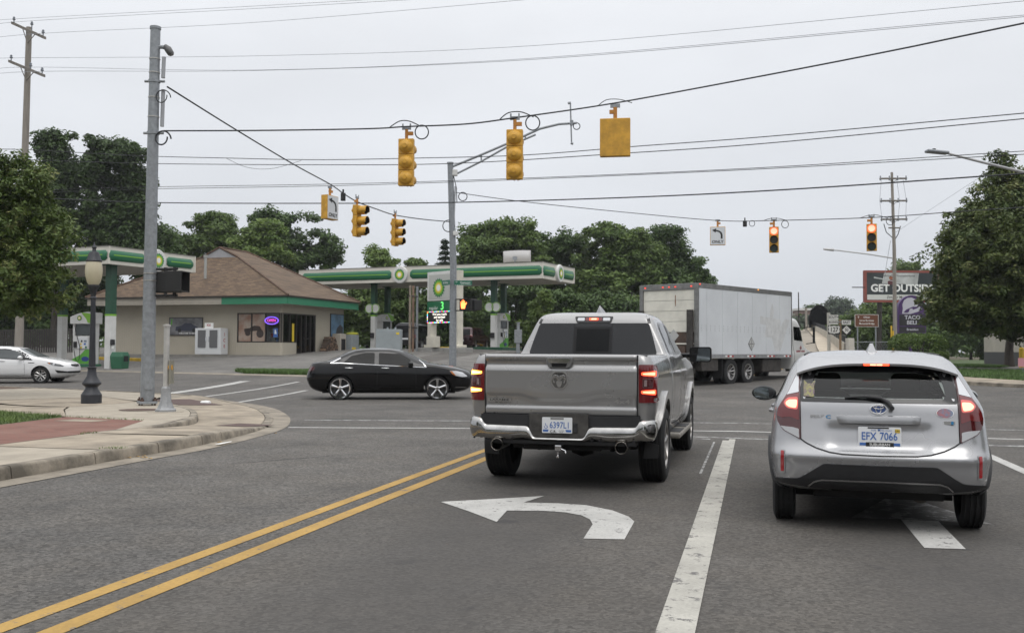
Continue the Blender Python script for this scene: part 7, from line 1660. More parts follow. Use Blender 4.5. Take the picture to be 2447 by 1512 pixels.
signal('yellow traffic signal seen side on next to the turn sign on the diagonal wire', 853, 490, 566, 33.5, rgt * .94 + twd * .36)
signal('yellow traffic signal seen side on nearest the centre pole', 944, 523, 588, 38.5, rgt * .94 + twd * .36)
signal('red traffic signal right of the only sign on the far span wire', 1849.5, 542, 604, 41., twd - rgt * .02, True)
signal('red traffic signal in front of the right wooden pole', 2083, 535, 600, 39., twd - rgt * .05, True)
def box_sign(label, u, v0, v1, w_px, d, face, front, th=.16):
    c = at(u, (v0 + v1) / 2, d); Hh = (v1 - v0) * d / FPX; W_ = w_px * d / FPX; t = thing('lane_sign', label, 'sign', c, 0, 'hanging lane signs'); f = Vector(face); f.z = 0; f.normalize(); r_ = f.cross(Vector((0, 0, 1))).normalized() * -1; Zz = Vector((0, 0, 1))
    b = MB(); b.obox(Zz * 0, r_ * W_, f * th, Zz * Hh); bo = b.build('sign_box', M_sig, t, bevel=.012)
    fr = frame_face(f * (th / 2), f); MB().prism(rrect(-W_ * .47, W_ * .47, -Hh * .475, Hh * .475, .02), .004, fr).build('sign_face', pm('sign_face_white', (.62, .64, .66), .4), bo); f2 = (fr[0] + f * .006, fr[1], fr[2], fr[3])
    s = Hh
    P_ = [(.19, -.16), (.29, -.16), (.29, .06), (.24, .19), (.12, .28), (-.06, .325), (-.03, .40), (-.27, .315), (-.08, .175), (-.07, .24), (.06, .215), (.15, .15), (.19, .04)]
    MB().sheet([((a - .03) * s, b_ * s) for a, b_ in P_], (f2[0] + f * .002, f2[1], f2[2])).build('turn_arrow', M_ink, bo); text('ONLY', .155 * s, (f2[0] - f2[2] * .33 * s, *f2[1:]), M_ink, bo, bold=.025, squash=1.05)
    hg = MB(); hg.tube([Zz * (Hh / 2), Zz * (Hh / 2 + .26)], .045, 8); hg.obox(Zz * (Hh / 2 + .16) + r_ * .05, r_ * .16, f * .08, Zz * .08); hg.build('hanger', M_hang, t); MB().obox(Zz * (Hh / 2 + .3), r_ * .22, f * .03, Zz * .09).build('span_hanger', M_galv, t)
    return t
box_sign('yellow back of a hanging lane sign at the right end of the near span', 1470, 284, 375, 72, 22.6, away + rgt * .16, False)
box_sign('left turn ONLY box sign hanging on the diagonal span wire', 788, 468, 525, 46, 34.5, rgt * .93 + twd * .42, True, .26)
box_sign('left turn ONLY sign facing us on the far span wire', 1715, 542, 586, 36, 46.5, twd - rgt * .20, True)
for (u, v, d, lb) in ((820, 470, 34, 'black detector clipped to the diagonal wire beside the only sign'), (1780, 534, 44, 'black detector clipped to the far wire beside the only sign')):
    c = at(u, v, d); o = MB().tube([c - Vector((0, 0, .14)), c + Vector((0, 0, .12))], .09, 8).tube([c + Vector((0, 0, .1)), c + Vector((0, 0, .25))], .03, 6).build('detector', M_visor, None); tag(o, lb, 'detector')
wire('span_wire', 'black span wire carrying the near signals from the left pole to the right', [(392, 313, 22.5), (640, 312, 22.4), (880, 308, 22.2), (971, 303, 22.1), (1110, 297, 21.5), (1230, 282, 21.), (1468, 247, 22.), (1800, 186, 20.5), (2130, 122, 19), (2500, 45, 17.)], .022)
wire('span_wire', 'black diagonal span wire from the left pole to the centre pole', [(400, 208, 22.5), (560, 308, 27), (700, 392, 31), (788, 440, 34.), (820, 462, 34), (853, 482, 34.), (900, 500, 36), (944, 514, 38.5), (1010, 524, 42), (1075, 530, 45)], .026)
wire('span_wire', 'black span wire carrying the far signals to the right of the centre pole', [(1082, 459, 45), (1250, 482, 46), (1500, 508, 47), (1715, 527, 46.5), (1849, 527, 41.), (2083, 520, 39.), (2300, 505, 37), (2500, 492, 35)], .022)
for (pts, r_, lb) in (([(932, 304, 22.1), (955, 290, 22.1), (978, 290, 22.1), (1005, 302, 22.1)], .016, 'cable hump over the left near signal'), ([(1195, 285, 21.), (1215, 270, 21.), (1245, 268, 21.), (1275, 280, 21.)], .016, 'cable hump over the right near signal'), ([(1430, 252, 22.2), (1450, 239, 22.2), (1480, 238, 22.2), (1510, 246, 22.)], .012, 'cable hump over the yellow sign back'),
    ([(2055, 521, 39), (2075, 515, 39), (2095, 514, 39), (2120, 521, 39)], .016, 'cable hump over the right red signal'), ([(1825, 527, 41), (1842, 522, 41), (1860, 522, 41), (1880, 527, 41)], .016, 'cable hump over the left red signal')):
    wire('signal_cable', lb, pts, r_, n=8)
for (u, v, d, r_, lb) in ((1008, 316, 22.1, .155, 'coiled cable loop right of the left near signal'), (1273, 294, 21., .155, 'coiled cable loop right of the right near signal'), (1876, 536, 41, .15, 'coiled cable loop right of the left red signal'), (1797, 534, 45, .13, 'thin cable loop right of the far only sign'), (2127, 528, 39, .16, 'coiled cable loop right of the right red signal')):
    c = at(u, v, d); o = MB().tube([c + rgt * r_ * math.cos(a) * .95 + Vector((0, 0, r_ * math.sin(a))) for a in np.linspace(0, 2 * PI, 25)[:-1]], .014, 5, closed=True).build('cable_loop', M_wire, None, sm=60); tag(o, lb, 'cable loop')
lines_ = [
    ([(-80, 57, 46), (35, 46, 44.7), (612, 15, 40), (980, -6, 37)], .011, M_wireg, 'top thin power line running off the upper left'),
    ([(-80, 66, 46), (82, 50, 44), (612, 21, 40), (980, 0, 37)], .011, M_wireg, 'second thin power line just under the top one'),
    ([(-80, 97, 46), (107, 80, 43), (612, 54, 40), (1290, -3, 35)], .011, M_wireg, 'third thin power line from the lower end of the top crossarm'),
    ([(-80, 144, 46), (30, 139, 44.7), (612, 134, 40), (1300, 108, 34), (2500, -2, 26)], .011, M_wireg, 'power line from the left end of the lower crossarm'),
    ([(-80, 171, 46), (78, 161, 44), (612, 168, 40), (1300, 138, 34), (2500, 32, 26)], .011, M_wireg, 'middle power line of the lower crossarm'),
    ([(-80, 181, 46), (107, 171, 43), (612, 169, 40), (1300, 141, 34), (2500, 36, 26)], .012, M_wireg, 'power line from the right end of the lower crossarm'),
    ([(-60, 366, 46), (30, 357, 44.5), (320, 372, 42), (540, 378, 40), (760, 382, 38.5), (1000, 378, 36.5), (1250, 371, 34), (1520, 350, 32), (1840, 326, 30), (2500, 266, 26)], .019, M_wire, 'upper of the two wavy phone cables'),
    ([(66, 382, 44), (360, 391, 42), (760, 394, 38.5), (1080, 391, 36), (1500, 366, 32), (1840, 342, 30), (2500, 279, 26)], .019, M_wire, 'lower of the two wavy phone cables'),
    ([(540, 378, 40), (590, 400, 39.6), (650, 403, 39), (720, 384, 38.7)], .010, M_wire, 'slack loop hanging under the phone cable'),
    ([(60, 456, 44), (360, 447, 42), (800, 440, 38), (1223, 427, 34.5), (1800, 402, 30), (2500, 358, 26)], .014, M_wire, 'upper straight cable of the middle pair'),
    ([(60, 462, 44), (360, 452, 42), (800, 444, 38), (1223, 430, 34.5), (1800, 405, 30), (2500, 366, 26)], .014, M_wire, 'lower straight cable of the middle pair'),
    ([(60, 471, 44), (360, 484, 42), (800, 486, 38), (1080, 484, 36), (1500, 472, 32), (1900, 452, 29), (2500, 411, 26)], .027, M_wire, 'thick black cable lowest of the lines'),
    ([(2120, 640, 69), (1980, 600, 55), (2300, 510, 48), (2500, 300, 40)][::-1][:0] or [(2400, 385, 60), (2133, 560, 69)], .012, M_wireg, 'guy wire falling from the right to the wooden pole')]
for pts, r_, mt, lb in lines_: wire('power_line', lb, pts, r_, mt, 10)
DR = 69.
pr_ = on(2139, DR); t = thing('utility_pole', 'wooden utility pole with four crossarms in front of the billboard', 'utility pole', pr_); lr = lambda u, v, d=DR: at(u, v, d) - pr_
MB().tube([Vector((0, 0, -.1)), lr(2137, 600), lr(2131, 412)], [.145, .12, .085], 12).build('shaft', M_wood, t, sm=40)
for (ua, ub, v) in ((2100, 2165, 428), (2102, 2166, 481), (2103, 2166, 525)):
    a, b = lr(ua, v), lr(ub, v - .5); MB().obox((a + b) / 2 + twd * .15, b - a, twd * .10, Vector((0, 0, .11))).build('crossarm', M_wood2, t)
    for f_ in (.3, .7): MB().tube([a.lerp(b, f_) + twd * .1, lr(2133, v + 8) + twd * .1], .02, 5).build('brace', M_wood2, t)
    for f_ in (.03, .36, .66, .97): MB().lathe([(.05, -.12), (.06, 0), (.03, .1), (.055, .16), (.02, .2)], 8, tuple(a.lerp(b, f_) + twd * .15), 'z').build('insulator', MATS['porcelain'], t)
MB().obox(lr(2136, 545) + twd * .1, lr(2150, 545) - lr(2122, 545), twd * .08, Vector((0, 0, .09))).build('crossarm', M_wood2, t)
for us in ((2106, 2102, 2108), (2143, 2150, 2146), (2158, 2166, 2164)):
    MB().tube([lr(us[0], 430), lr(us[1], 480), lr(us[2], 524)], .012, 4).build('jumper_wire', M_wireg, t)
MB().tube([lr(2112, 535), lr(2118, 555), lr(2135, 570)], .03, 5).tube([lr(2152, 540), lr(2146, 560), lr(2137, 575)], .03, 5).build('cable_drop', M_wire, t)
MB().tube([lr(2135, 617), lr(2080, 608), lr(2000, 598), lr(1985, 597)], .045, 8).build('lamp_arm', pm('arm_alu', (.42, .42, .42), .5, .4), t, sm=40); MB().tube([lr(1992, 597), lr(1968, 595)], [.11, .07], 8).build('lamp_head', MATS['arm_alu'], t)
o = MB().tube([at(2128, 575, DR), at(2117, 640, DR), at(2108, 700, DR)], .015, 4).build('guy_wire', M_wireg, None); tag(o, 'thin guy wire left of the right wooden pole', 'wire', 'overhead wires')
t = thing('street_light', 'grey street light arm reaching in from the right edge', 'street light', at(2600, 836, 30.)); o0 = t.location.copy(); l3 = lambda u, v, d: at(u, v, d) - o0
MB().tube([l3(2600, 445, 30), l3(2447, 412, 29.6), l3(2340, 386, 29.2), l3(2262, 366, 29)], [.05, .045, .04, .035], 8).build('arm', MATS['arm_alu'], t, sm=40)
MB().obox((l3(2214, 361, 29) + l3(2264, 366, 29)) / 2, l3(2264, 366, 29) - l3(2212, 361, 29), twd * .28, Vector((0, 0, .08))).build('lamp_head', M_galv, t, bevel=.03); MB().tube([l3(2232, 359, 29), l3(2232, 355.5, 29)], .05, 8).build('photocell', M_visor, t)
MB().tube([Vector((0, 0, -1)), l3(2600, 430, 30)], .1, 10).build('pole', M_galv, t, sm=40)
M_bark = pm('bark', (.04, .033, .027), .95, noise=(3, .4), bump=(9, .6, .03), stretch=(3, 3, .6))
def crown_mesh(name, lobes, nclump, nleaf, size, mat, parent, seed, clump=.6, gaps=.25, flat=.75, droop=0., aspect=.55):
    """leaf-sized faces in clumps spread through a set of ellipsoids (x, y, z, rx, ry, rz)"""
    rg = np.random.default_rng(seed)
    vol = np.array([l[3] * l[4] * l[5] for l in lobes]) ** .75; pick = rg.choice(len(lobes), nclump, p=vol / vol.sum())
    L_ = np.array(lobes)[pick]
    d = rg.normal(size=(nclump, 3)); d /= np.linalg.norm(d, axis=1)[:, None]; rad = rg.uniform(0.05, 1., nclump) ** (1 / 2.4) * rg.normal(1.02, .11, nclump)
    C_ = L_[:, :3] + d * rad[:, None] * L_[:, 3:]
    ph = rg.uniform(0, 9, 3); f = 2.2 / max(clump, .2) * .35
    nz_ = np.sin(C_[:, 0] * f + ph[0]) * np.sin(C_[:, 1] * f * 1.1 + ph[1]) * np.sin(C_[:, 2] * f * .9 + ph[2])
    keep = nz_ > np.quantile(nz_, gaps); C_, d = C_[keep], d[keep]; k = len(C_)
    sz = clump * rg.uniform(.55, 1.25, k); cen = np.repeat(C_, nleaf, 0); out = np.repeat(d, nleaf, 0); m = len(cen)
    off = rg.normal(size=(m, 3)); off /= np.linalg.norm(off, axis=1)[:, None]; off *= (rg.uniform(0, 1, m) ** .5)[:, None] * np.repeat(sz, nleaf)[:, None]; off[:, 2] *= flat
    P = cen + off; P[:, 2] -= droop * (off[:, 0] ** 2 + off[:, 1] ** 2)
    nrm = off / (np.linalg.norm(off, axis=1)[:, None] + 1e-6) * .7 + rg.normal(size=(m, 3)) * .6 + np.array([0, 0, .85]); nrm /= np.linalg.norm(nrm, axis=1)[:, None]
    a = np.cross(nrm, rg.normal(size=(m, 3))); a /= np.linalg.norm(a, axis=1)[:, None]; b = np.cross(nrm, a)
    s = (size * rg.uniform(.35, 1., m) ** .8 * 1.45)[:, None]
    V = np.empty((m, 4, 3)); V[:, 0] = P - a * s; V[:, 1] = P + b * s * aspect; V[:, 2] = P + a * s; V[:, 3] = P - b * s * aspect
    tint = np.clip(np.repeat(rg.normal(.45, .2, k), nleaf) + rg.normal(0, .13, m), 0, 1)
    return fast_mesh(name, V.reshape(-1, 3), 4, mat, parent, tint), C_
def limbs(trunk_h, C_, r0, seed, n=22, lean=(0, 0)):
    rg = random.Random(seed); mb = MB(); top = max(c[2] for c in C_) * .8
    ax = lambda z: Vector((lean[0] * z / top + .12 * math.sin(z * .9 + seed), lean[1] * z / top + .10 * math.cos(z * .7 + seed), z))
    zs_ = np.linspace(-.15, top, 9)
    mb.tube([ax(z) if z > .2 else Vector((0, 0, z)) for z in zs_], [r0 * (1.25 if i == 0 else max(.12, 1 - .9 * i / 8)) for i in range(9)], 9)
    idx = rg.sample(range(len(C_)), min(n, len(C_)))
    for i in idx:
        c = Vector(C_[i]); z0 = max(trunk_h * .85, min(top * .95, c.z - math.hypot(c.x, c.y) * .8)); s_ = ax(z0); mid = s_.lerp(c, .5) + Vector((0, 0, .1 * (c - s_).length))
        rr = r0 * (.42 - .25 * z0 / top); mb.tube([s_, mid, c], [rr, rr * .6, rr * .18], 5, cap=False)
    return mb
def tree(label, u, d, lobes_px, nclump, nleaf, size, mat, seed, clump=.6, gaps=.25, trunk=.2, th=2.5, base=None, group='background trees', nl=18, name='tree', droop=0., aspect=.55, depthk=.85, flat=.75):
    """lobes_px: (du, v, half width px, half height px) in the picture at depth d around trunk column u"""
    b = base or on(u, d); k = d / FPX
    if d > 60: size *= .52; nleaf = int(nleaf * 1.9); clump *= .85; nclump = int(nclump * 1.25); gaps = min(.45, gaps + .12); flat = .6
    t = thing(name, label, 'tree', b, 0, group); lob = []
    rg = random.Random(seed)
    for (du, v, hw, hh) in lobes_px:
        p = at(u + du, v, d) - b; dep = rg.uniform(-.3, .3) * hw * k
        p += Vector((-twd.x, -twd.y, 0)) * dep; lob.append((p.x, p.y, p.z, hw * k, hw * k * depthk, hh * k))
    o, C_ = crown_mesh('crown', lob, nclump, nleaf, size, mat, t, seed, clump, gaps, flat, droop, aspect)
    ok = [c for c in C_ if c[2] > th * .8]
    if nl and ok: limbs(th, ok, trunk, seed, nl).build('trunk', M_bark, t, sm=60)
    return t
ML_dark = leaf_mat('leaf_dark', (.045, .082, .024), (.105, .165, .046), transl=.2)
ML_deep = leaf_mat('leaf_deep', (.034, .062, .018), (.078, .125, .035), transl=.2)
ML_mid = leaf_mat('leaf_mid', (.068, .115, .028), (.150, .215, .056), transl=.25)
ML_light = leaf_mat('leaf_light', (.10, .165, .038), (.20, .27, .072), transl=.3)
ML_lind = leaf_mat('leaf_linden', (.050, .088, .020), (.12, .165, .042), (.33, .34, .14), transl=.2)
ML_lind2 = leaf_mat('leaf_linden_dark', (.048, .078, .022), (.115, .145, .042), (.28, .28, .12), transl=.2)
ML_con = leaf_mat('needle_dark', (.016, .030, .016), (.032, .052, .026), transl=.1)
ML_far = leaf_mat('leaf_far', (.06, .085, .055), (.09, .12, .07), transl=.2)  # distance haze put into the leaf colour: greyer and bluer green
tree('leafy street tree with pale seed wings at the left edge', -62, 26.5, [(62, 655, 160, 112), (130, 720, 70, 40), (75, 535, 150, 95), (85, 440, 95, 70), (20, 480, 140, 110), (-60, 560, 190, 170), (150, 620, 95, 80), (175, 690, 70, 55), (95, 395, 50, 35), (165, 560, 75, 70)], 1150, 62, .062, ML_lind, 11, .30, .12, .14, 2.0, Vector((-18.1, 18.4, .13)), 'street trees', 9, droop=.25, aspect=.42)
bR = gp(2412, 874, .14)
tree('big conical street tree with dark dense crown on the right lawn', 2412, 45.5, [(-5, 700, 185, 95), (35, 745, 190, 66), (-95, 750, 85, 45), (110, 740, 110, 60), (-30, 620, 165, 90), (40, 640, 170, 100), (-5, 530, 112, 80), (45, 560, 115, 90), (-8, 455, 62, 65), (-15, 398, 30, 44), (45, 480, 68, 75), (-75, 490, 38, 46), (-115, 645, 75, 58), (-150, 715, 50, 46), (-100, 560, 70, 60)], 3300, 62, .092, ML_lind2, 12, .42, .05, .24, 1.6, bR, 'street trees', 30, droop=.2, aspect=.45)
tree('tall narrow dark tree with two tops, left of the pair behind the canopy', 132, 86, [(0, 350, 38, 36), (5, 400, 52, 45), (-10, 470, 58, 60), (10, 545, 62, 55), (-15, 600, 60, 50), (25, 640, 60, 45)], 420, 60, .30, ML_deep, 21, 1.05, .08, .35, 7)
tree('tall dark tree with ragged crown, right of the pair behind the canopy', 268, 86, [(-50, 350, 34, 36), (25, 372, 52, 38), (-45, 420, 45, 45), (40, 440, 56, 50), (55, 510, 48, 40), (-20, 500, 60, 45), (15, 570, 80, 50), (60, 600, 62, 45), (-45, 590, 50, 45)], 560, 60, .30, ML_deep, 22, 1.05, .10, .38, 7)
for k, (u, v, hw, hh, lb) in enumerate(((385, 600, 42, 55, 'dark tree just right of the tall pair'), (30, 690, 75, 90, 'dark low tree behind the near street tree'), (150, 720, 80, 75, 'dark undergrowth tree left of the store roof'), (225, 690, 60, 70, 'dark undergrowth tree touching the store eave'))):
    tree(lb, u, 88 + k, [(0, v, hw, hh), (-hw * .4, v + hh * .7, hw, hh * .8), (hw * .4, v + hh * .7, hw, hh * .8)], 230, 55, .32, ML_dark, 30 + k, 1.1, .15, .3, 3)
tree('broad green tree behind the left part of the store roof', 515, 94, [(0, 560, 62, 45), (-55, 590, 42, 38), (45, 555, 50, 38), (15, 600, 90, 45), (-20, 535, 28, 22)], 330, 60, .30, ML_mid, 41, 1., .25, .35, 5)
tree('bright green tree right behind the store roof ridge', 600, 92, [(0, 575, 60, 40), (40, 560, 40, 35), (20, 610, 70, 40)], 260, 60, .30, ML_light, 42, 1., .2, .3, 5)
tree('tall spreading tree behind the right half of the store roof', 700, 97, [(-40, 525, 42, 30), (-85, 545, 40, 32), (20, 545, 48, 34), (60, 580, 45, 38), (75, 610, 45, 32), (0, 600, 85, 45), (-50, 590, 70, 40), (45, 530, 25, 22)], 430, 58, .30, ML_dark, 43, 1., .30, .35, 5)
tree('small airy light green tree left of the canopy logo', 897, 88, [(0, 615, 32, 24), (-22, 640, 26, 22), (28, 635, 30, 20), (-8, 598, 12, 12)], 85, 40, .26, ML_light, 44, .8, .3, .12, 4)
tree('small sparse tree behind the canopy left of the spruce', 992, 88, [(0, 632, 26, 14), (20, 625, 18, 10)], 45, 36, .26, ML_mid, 45, .7, .3, .12, 4)
tree('large rounded green tree behind the canopy, left of three', 1195, 92, [(-35, 565, 60, 40), (35, 560, 55, 38), (0, 610, 95, 60), (-60, 640, 50, 60), (60, 640, 70, 60), (-20, 545, 32, 22)], 520, 60, .30, ML_mid, 46, 1.05, .22, .4, 5)
tree('large rounded dark tree behind the canopy, middle of three', 1320, 95, [(0, 585, 62, 40), (35, 610, 55, 50), (-40, 640, 70, 60), (30, 680, 70, 60)], 400, 60, .30, ML_dark, 47, 1.05, .2, .4, 5)
tree('large layered green tree behind the truck, right of three', 1465, 92, [(-20, 572, 52, 36), (35, 575, 45, 34), (0, 620, 85, 55), (-50, 640, 55, 60), (60, 630, 60, 60), (0, 700, 95, 70), (-10, 552, 28, 16)], 600, 60, .30, ML_mid, 48, 1.05, .2, .4, 5)
tree('dark tree directly above the truck cargo box', 1590, 95, [(0, 590, 55, 45), (30, 640, 50, 50), (-20, 680, 70, 70)], 340, 60, .30, ML_dark, 49, 1.05, .22, .4, 5)
tree('small dark tree at the right end of the tree line', 1655, 97, [(0, 645, 35, 30), (15, 680, 35, 40), (28, 670, 16, 20)], 150, 55, .30, ML_dark, 50, .9, .3, .25, 4)
rg0 = random.Random(3)
for k, (u, v, hw, hh, mt) in enumerate(((880, 740, 60, 80, ML_mid), (960, 730, 65, 90, ML_mid), (1030, 745, 60, 85, ML_dark), (1110, 740, 70, 80, ML_dark), (1150, 770, 45, 60, ML_mid), (1235, 750, 65, 80, ML_dark), (1340, 760, 70, 75, ML_dark), (1420, 770, 70, 70, ML_dark), (1510, 770, 60, 70, ML_dark))):
    tree(['undergrowth bush behind the left canopy columns', 'undergrowth bush behind the vent pipes', 'undergrowth bush left behind the price sign', 'undergrowth bush right behind the price sign', 'light undergrowth bush behind the red parked vehicle', 'undergrowth bush behind the right pumps', 'undergrowth bush above the left of the pickup roof', 'undergrowth bush above the pickup roof', 'undergrowth bush left of the truck'][k],
         u, 84 + rg0.uniform(-2, 2), [(0, v, hw, hh), (-hw * .5, v + hh * .35, hw * .7, hh * .7), (hw * .5, v + hh * .35, hw * .7, hh * .7)], 210, 55, .28, mt, 60 + k, .95, .12, .15, 2, group='undergrowth bushes', nl=8)
tree('slender light green young tree behind the pickup cab', 1287, 74, [(0, 770, 32, 32), (8, 735, 24, 30), (12, 708, 12, 20), (-20, 790, 28, 26)], 130, 45, .17, ML_light, 71, .5, .2, .09, 1.5)
b = on(1062, 89); t = thing('spruce_tree', 'dark pointed spruce beside the centre signal pole', 'tree', b, 0, 'background trees')
k = 89 / FPX; z1 = at(1062, 572, 89).z - b.z; rg = np.random.default_rng(5); V = []; mb = MB(); mb.tube([(0, 0, 0), (0, 0, z1)], [.25, .02], 8)
for lay in range(16):
    z = z1 * (.25 + .73 * lay / 15); rad = (1 - (z / z1 - .25) / .78) * 50 * k + .15
    for a in np.linspace(0, 2 * PI, 11)[:-1] + rg.uniform(0, 1):
        dv = np.array([math.cos(a), math.sin(a), -.18]); tipp = np.array([0, 0, z]) + dv * rad * rg.uniform(.75, 1.1); mb.tube([(0, 0, z), tuple(tipp)], [.05, .01], 4, cap=False)
        for q in range(26):
            s = rg.uniform(.25, 1.); p = np.array([0, 0, z]) * (1 - s) + tipp * s + rg.normal(0, .10, 3); e1 = rg.normal(size=3); e1 /= np.linalg.norm(e1); e1 = e1 * .5 + dv * .6; e2 = np.cross(e1, rg.normal(size=3)); e2 /= np.linalg.norm(e2)
            V += [p - e1 * .18, p + e2 * .05, p + e1 * .18, p - e2 * .05]
fast_mesh('crown', np.array(V), 4, ML_con, t, rg.uniform(0, 1, len(V) // 4)); mb.build('trunk', M_bark, t)
tree('pale green tree top left of the big street tree', 2160, 125, [(0, 650, 34, 30), (18, 618, 24, 24), (30, 670, 36, 36)], 120, 55, .30, ML_mid, 81, 1., .25, .3, 4, group='trees right of the bridge')
for k, (u, v, hw, hh, d, mt, lb) in enumerate(((2050, 790, 45, 45, 92, ML_mid, 'bush right of the bridge parapet'), (2098, 770, 45, 55, 95, ML_mid, 'bush below the left half of the billboard'), (2150, 775, 55, 55, 98, ML_mid, 'bush behind the purple sign'), (2230, 770, 65, 60, 96, ML_dark, 'bush left behind the big street tree'), (2320, 775, 70, 65, 96, ML_dark, 'bush behind the trunk of the big street tree'), (2420, 780, 80, 70, 98, ML_dark, 'bush at the right edge behind the lawn'), (1905, 770, 28, 26, 180, ML_far, 'far shrubs left of the bridge crest'), (2025, 780, 25, 30, 120, ML_mid, 'bush beyond the route signs'))):
    tree(lb, u, d, [(0, v, hw, hh), (-hw * .5, v + hh * .4, hw * .7, hh * .7), (hw * .5, v + hh * .4, hw * .7, hh * .7)], 170, 50, .28 * d / 90, mt, 90 + k, .95 * d / 90, .12, .15, 1.5, group='bushes right of the bridge', nl=6)
tree('hazy round tree far beyond the bridge', 1998, 230, [(0, 738, 34, 24), (-15, 750, 24, 24), (18, 755, 24, 20)], 200, 50, .6, ML_far, 101, 2., .15, .5, 5, group='far trees')
tree('dark round tree behind the bridge crest', 1950, 260, [(0, 752, 30, 22), (20, 760, 20, 22), (-10, 740, 14, 10)], 170, 50, .7, ML_dark, 102, 2., .1, .5, 5, group='far trees')
def hedge(label, u0, u1, v0, v1, d, seed):
    b = on((u0 + u1) / 2, d); k = d / FPX; w, h = (u1 - u0) * k / 2, at(u0, v0, d).z - b.z; t = thing('hedge', label, 'hedge', b, 0, 'clipped hedges'); rg = np.random.default_rng(seed); n = 9000
    d_ = rg.normal(size=(n, 3)); d_ /= np.linalg.norm(d_, axis=1)[:, None]; p = np.sign(d_) * abs(d_) ** .55; p /= (np.abs(p) ** 3.2).sum(1)[:, None] ** (1 / 3.2)
    P = np.column_stack((p[:, 0] * w, p[:, 1] * w * .7, (p[:, 2] * .5 + .5) * h)) * rg.uniform(.88, 1.03, n)[:, None]; P[:, :2] = P[:, 0:1] * np.array([[rgt.x, rgt.y]]) + P[:, 1:2] * np.array([[twd.x, twd.y]])
    a = rg.normal(size=(n, 3)); a /= np.linalg.norm(a, axis=1)[:, None]; c = np.cross(a, rg.normal(size=(n, 3))); c /= np.linalg.norm(c, axis=1)[:, None]; s = .075
    V = np.stack((P - a * s, P + c * s * .6, P + a * s, P - c * s * .6), 1).reshape(-1, 3); fast_mesh('foliage', V, 4, ML_mid, t, rg.uniform(0, 1, n))
    lm = MB()
    for i in range(7): lm.tube([rgt * (i - 3) * w * .08, rgt * (i - 3) * w * .25 + Vector((0, 0, h * .8))], [.04, .02], 5)
    lm.build('stems', M_bark, t)
hedge('large clipped hedge in front of the purple sign', 2128, 2258, 797, 845, 60, 1); hedge('small low hedge on the lawn strip behind the silver hatchback', 2205, 2263, 842, 868, 52, 2)
for k, (x, y, h, w) in enumerate(((-26, -14, 11, 5), (-14, -34, 13, 6), (-3, -48, 12, 6), (9, -36, 13, 6), (18, -20, 11, 5.5), (22, 0, 10, 5), (24, 16, 9, 4.5), (-24, -30, 12, 6), (30, -34, 13, 7), (0, -64, 15, 8), (36, -8, 12, 7), (-38, -22, 13, 7))):  # unseen trees added behind the viewpoint to darken reflections in the cars
    t = thing('tree', ['added unseen tree on the left pavement behind the viewpoint', 'added unseen tree at the left behind the near lane', 'added unseen tree closing the view straight back', 'added unseen tree at the right behind the near lane', 'added unseen tree by the right pavement behind', 'added unseen tree beside the right lane', 'added unseen tree at the right by the crossing', 'second added unseen tree left behind', 'added unseen tree far right behind', 'tall added unseen tree farthest behind', 'broad added unseen tree far right', 'broad added unseen tree far left behind'][k], 'tree', (x, y, 0), 0, 'unseen trees added for reflections')
    o, C_ = crown_mesh('crown', [(0, 0, h * .6, w * .75, w * .75, h * .38), (w * .3, 0, h * .45, w * .6, w * .6, h * .3), (-w * .3, w * .1, h * .5, w * .6, w * .6, h * .3), (0, -w * .2, h * .28, w * .6, w * .6, h * .2)], 170, 34, .55, ML_dark, t, 200 + k, 1.4, .1)
    limbs(2.2, [c for c in C_ if c[2] > 2] or list(C_), .3, k, 6).build('trunk', M_bark, t)
rg = np.random.default_rng(77); Cw = []
for u in np.arange(-250, 2750, 22):
    if 1880 < u < 2015: continue
    for q in range(3):
        d = rg.uniform(128, 150); b = on(float(u) + rg.uniform(-10, 10), d); Cw.append((b.x, b.y, b.z + rg.uniform(.2, 4.2)))
Cw = np.array(Cw); nl = 70; cen = np.repeat(Cw, nl, 0); m_ = len(cen); P = cen + rg.normal(0, 1., (m_, 3)) * np.array([1.3, 1.3, .9]); P[:, 2] = np.maximum(P[:, 2], .9)
a = rg.normal(size=(m_, 3)); a /= np.linalg.norm(a, axis=1)[:, None]; c = np.cross(a, rg.normal(size=(m_, 3))); c /= np.linalg.norm(c, axis=1)[:, None]; s = .32
o = fast_mesh('woodland', np.stack((P - a * s, P + c * s * .6, P + a * s, P - c * s * .6), 1).reshape(-1, 3), 4, ML_dark, None, rg.uniform(0, 1, m_)); tag(o, 'far woodland closing the view behind the filling station', 'woodland', kind='stuff')
M_par = pm('parapet_concrete', (.40, .37, .31), .9, noise=(.8, .15))
br = thing('bridge', 'humped concrete road bridge with parapet and black railing beyond the truck', 'bridge', (0, 0, 0))
def ribbon(A_, B_, name, mat, parent, n=10):
    a, b = cat([tuple(at(*p)) for p in A_], n), cat([tuple(at(*p)) for p in B_], n); k = len(a); m = MB(); m.add(a + b, [(i, i + 1, k + i + 1, k + i) for i in range(k - 1)]); return m.build(name, mat, parent, sm=60)
SL_ = [(1962, 846, 58), (1952, 828, 75), (1945, 806, 100), (1932, 790, 135), (1925, 784, 170), (1922, 786, 230)]
SR_ = [(2018, 845, 58), (1996, 826, 75), (1970, 804, 100), (1944, 788, 135), (1932, 783, 170), (1927, 786, 230)]
RL_ = [(1780, 868, 50), (1840, 838, 75), (1870, 812, 100), (1893, 794, 135), (1906, 786, 170), (1912, 788, 230)]
dn = lambda P_, dz: [(u, v + dz * FPX / d, d) for u, v, d in P_]
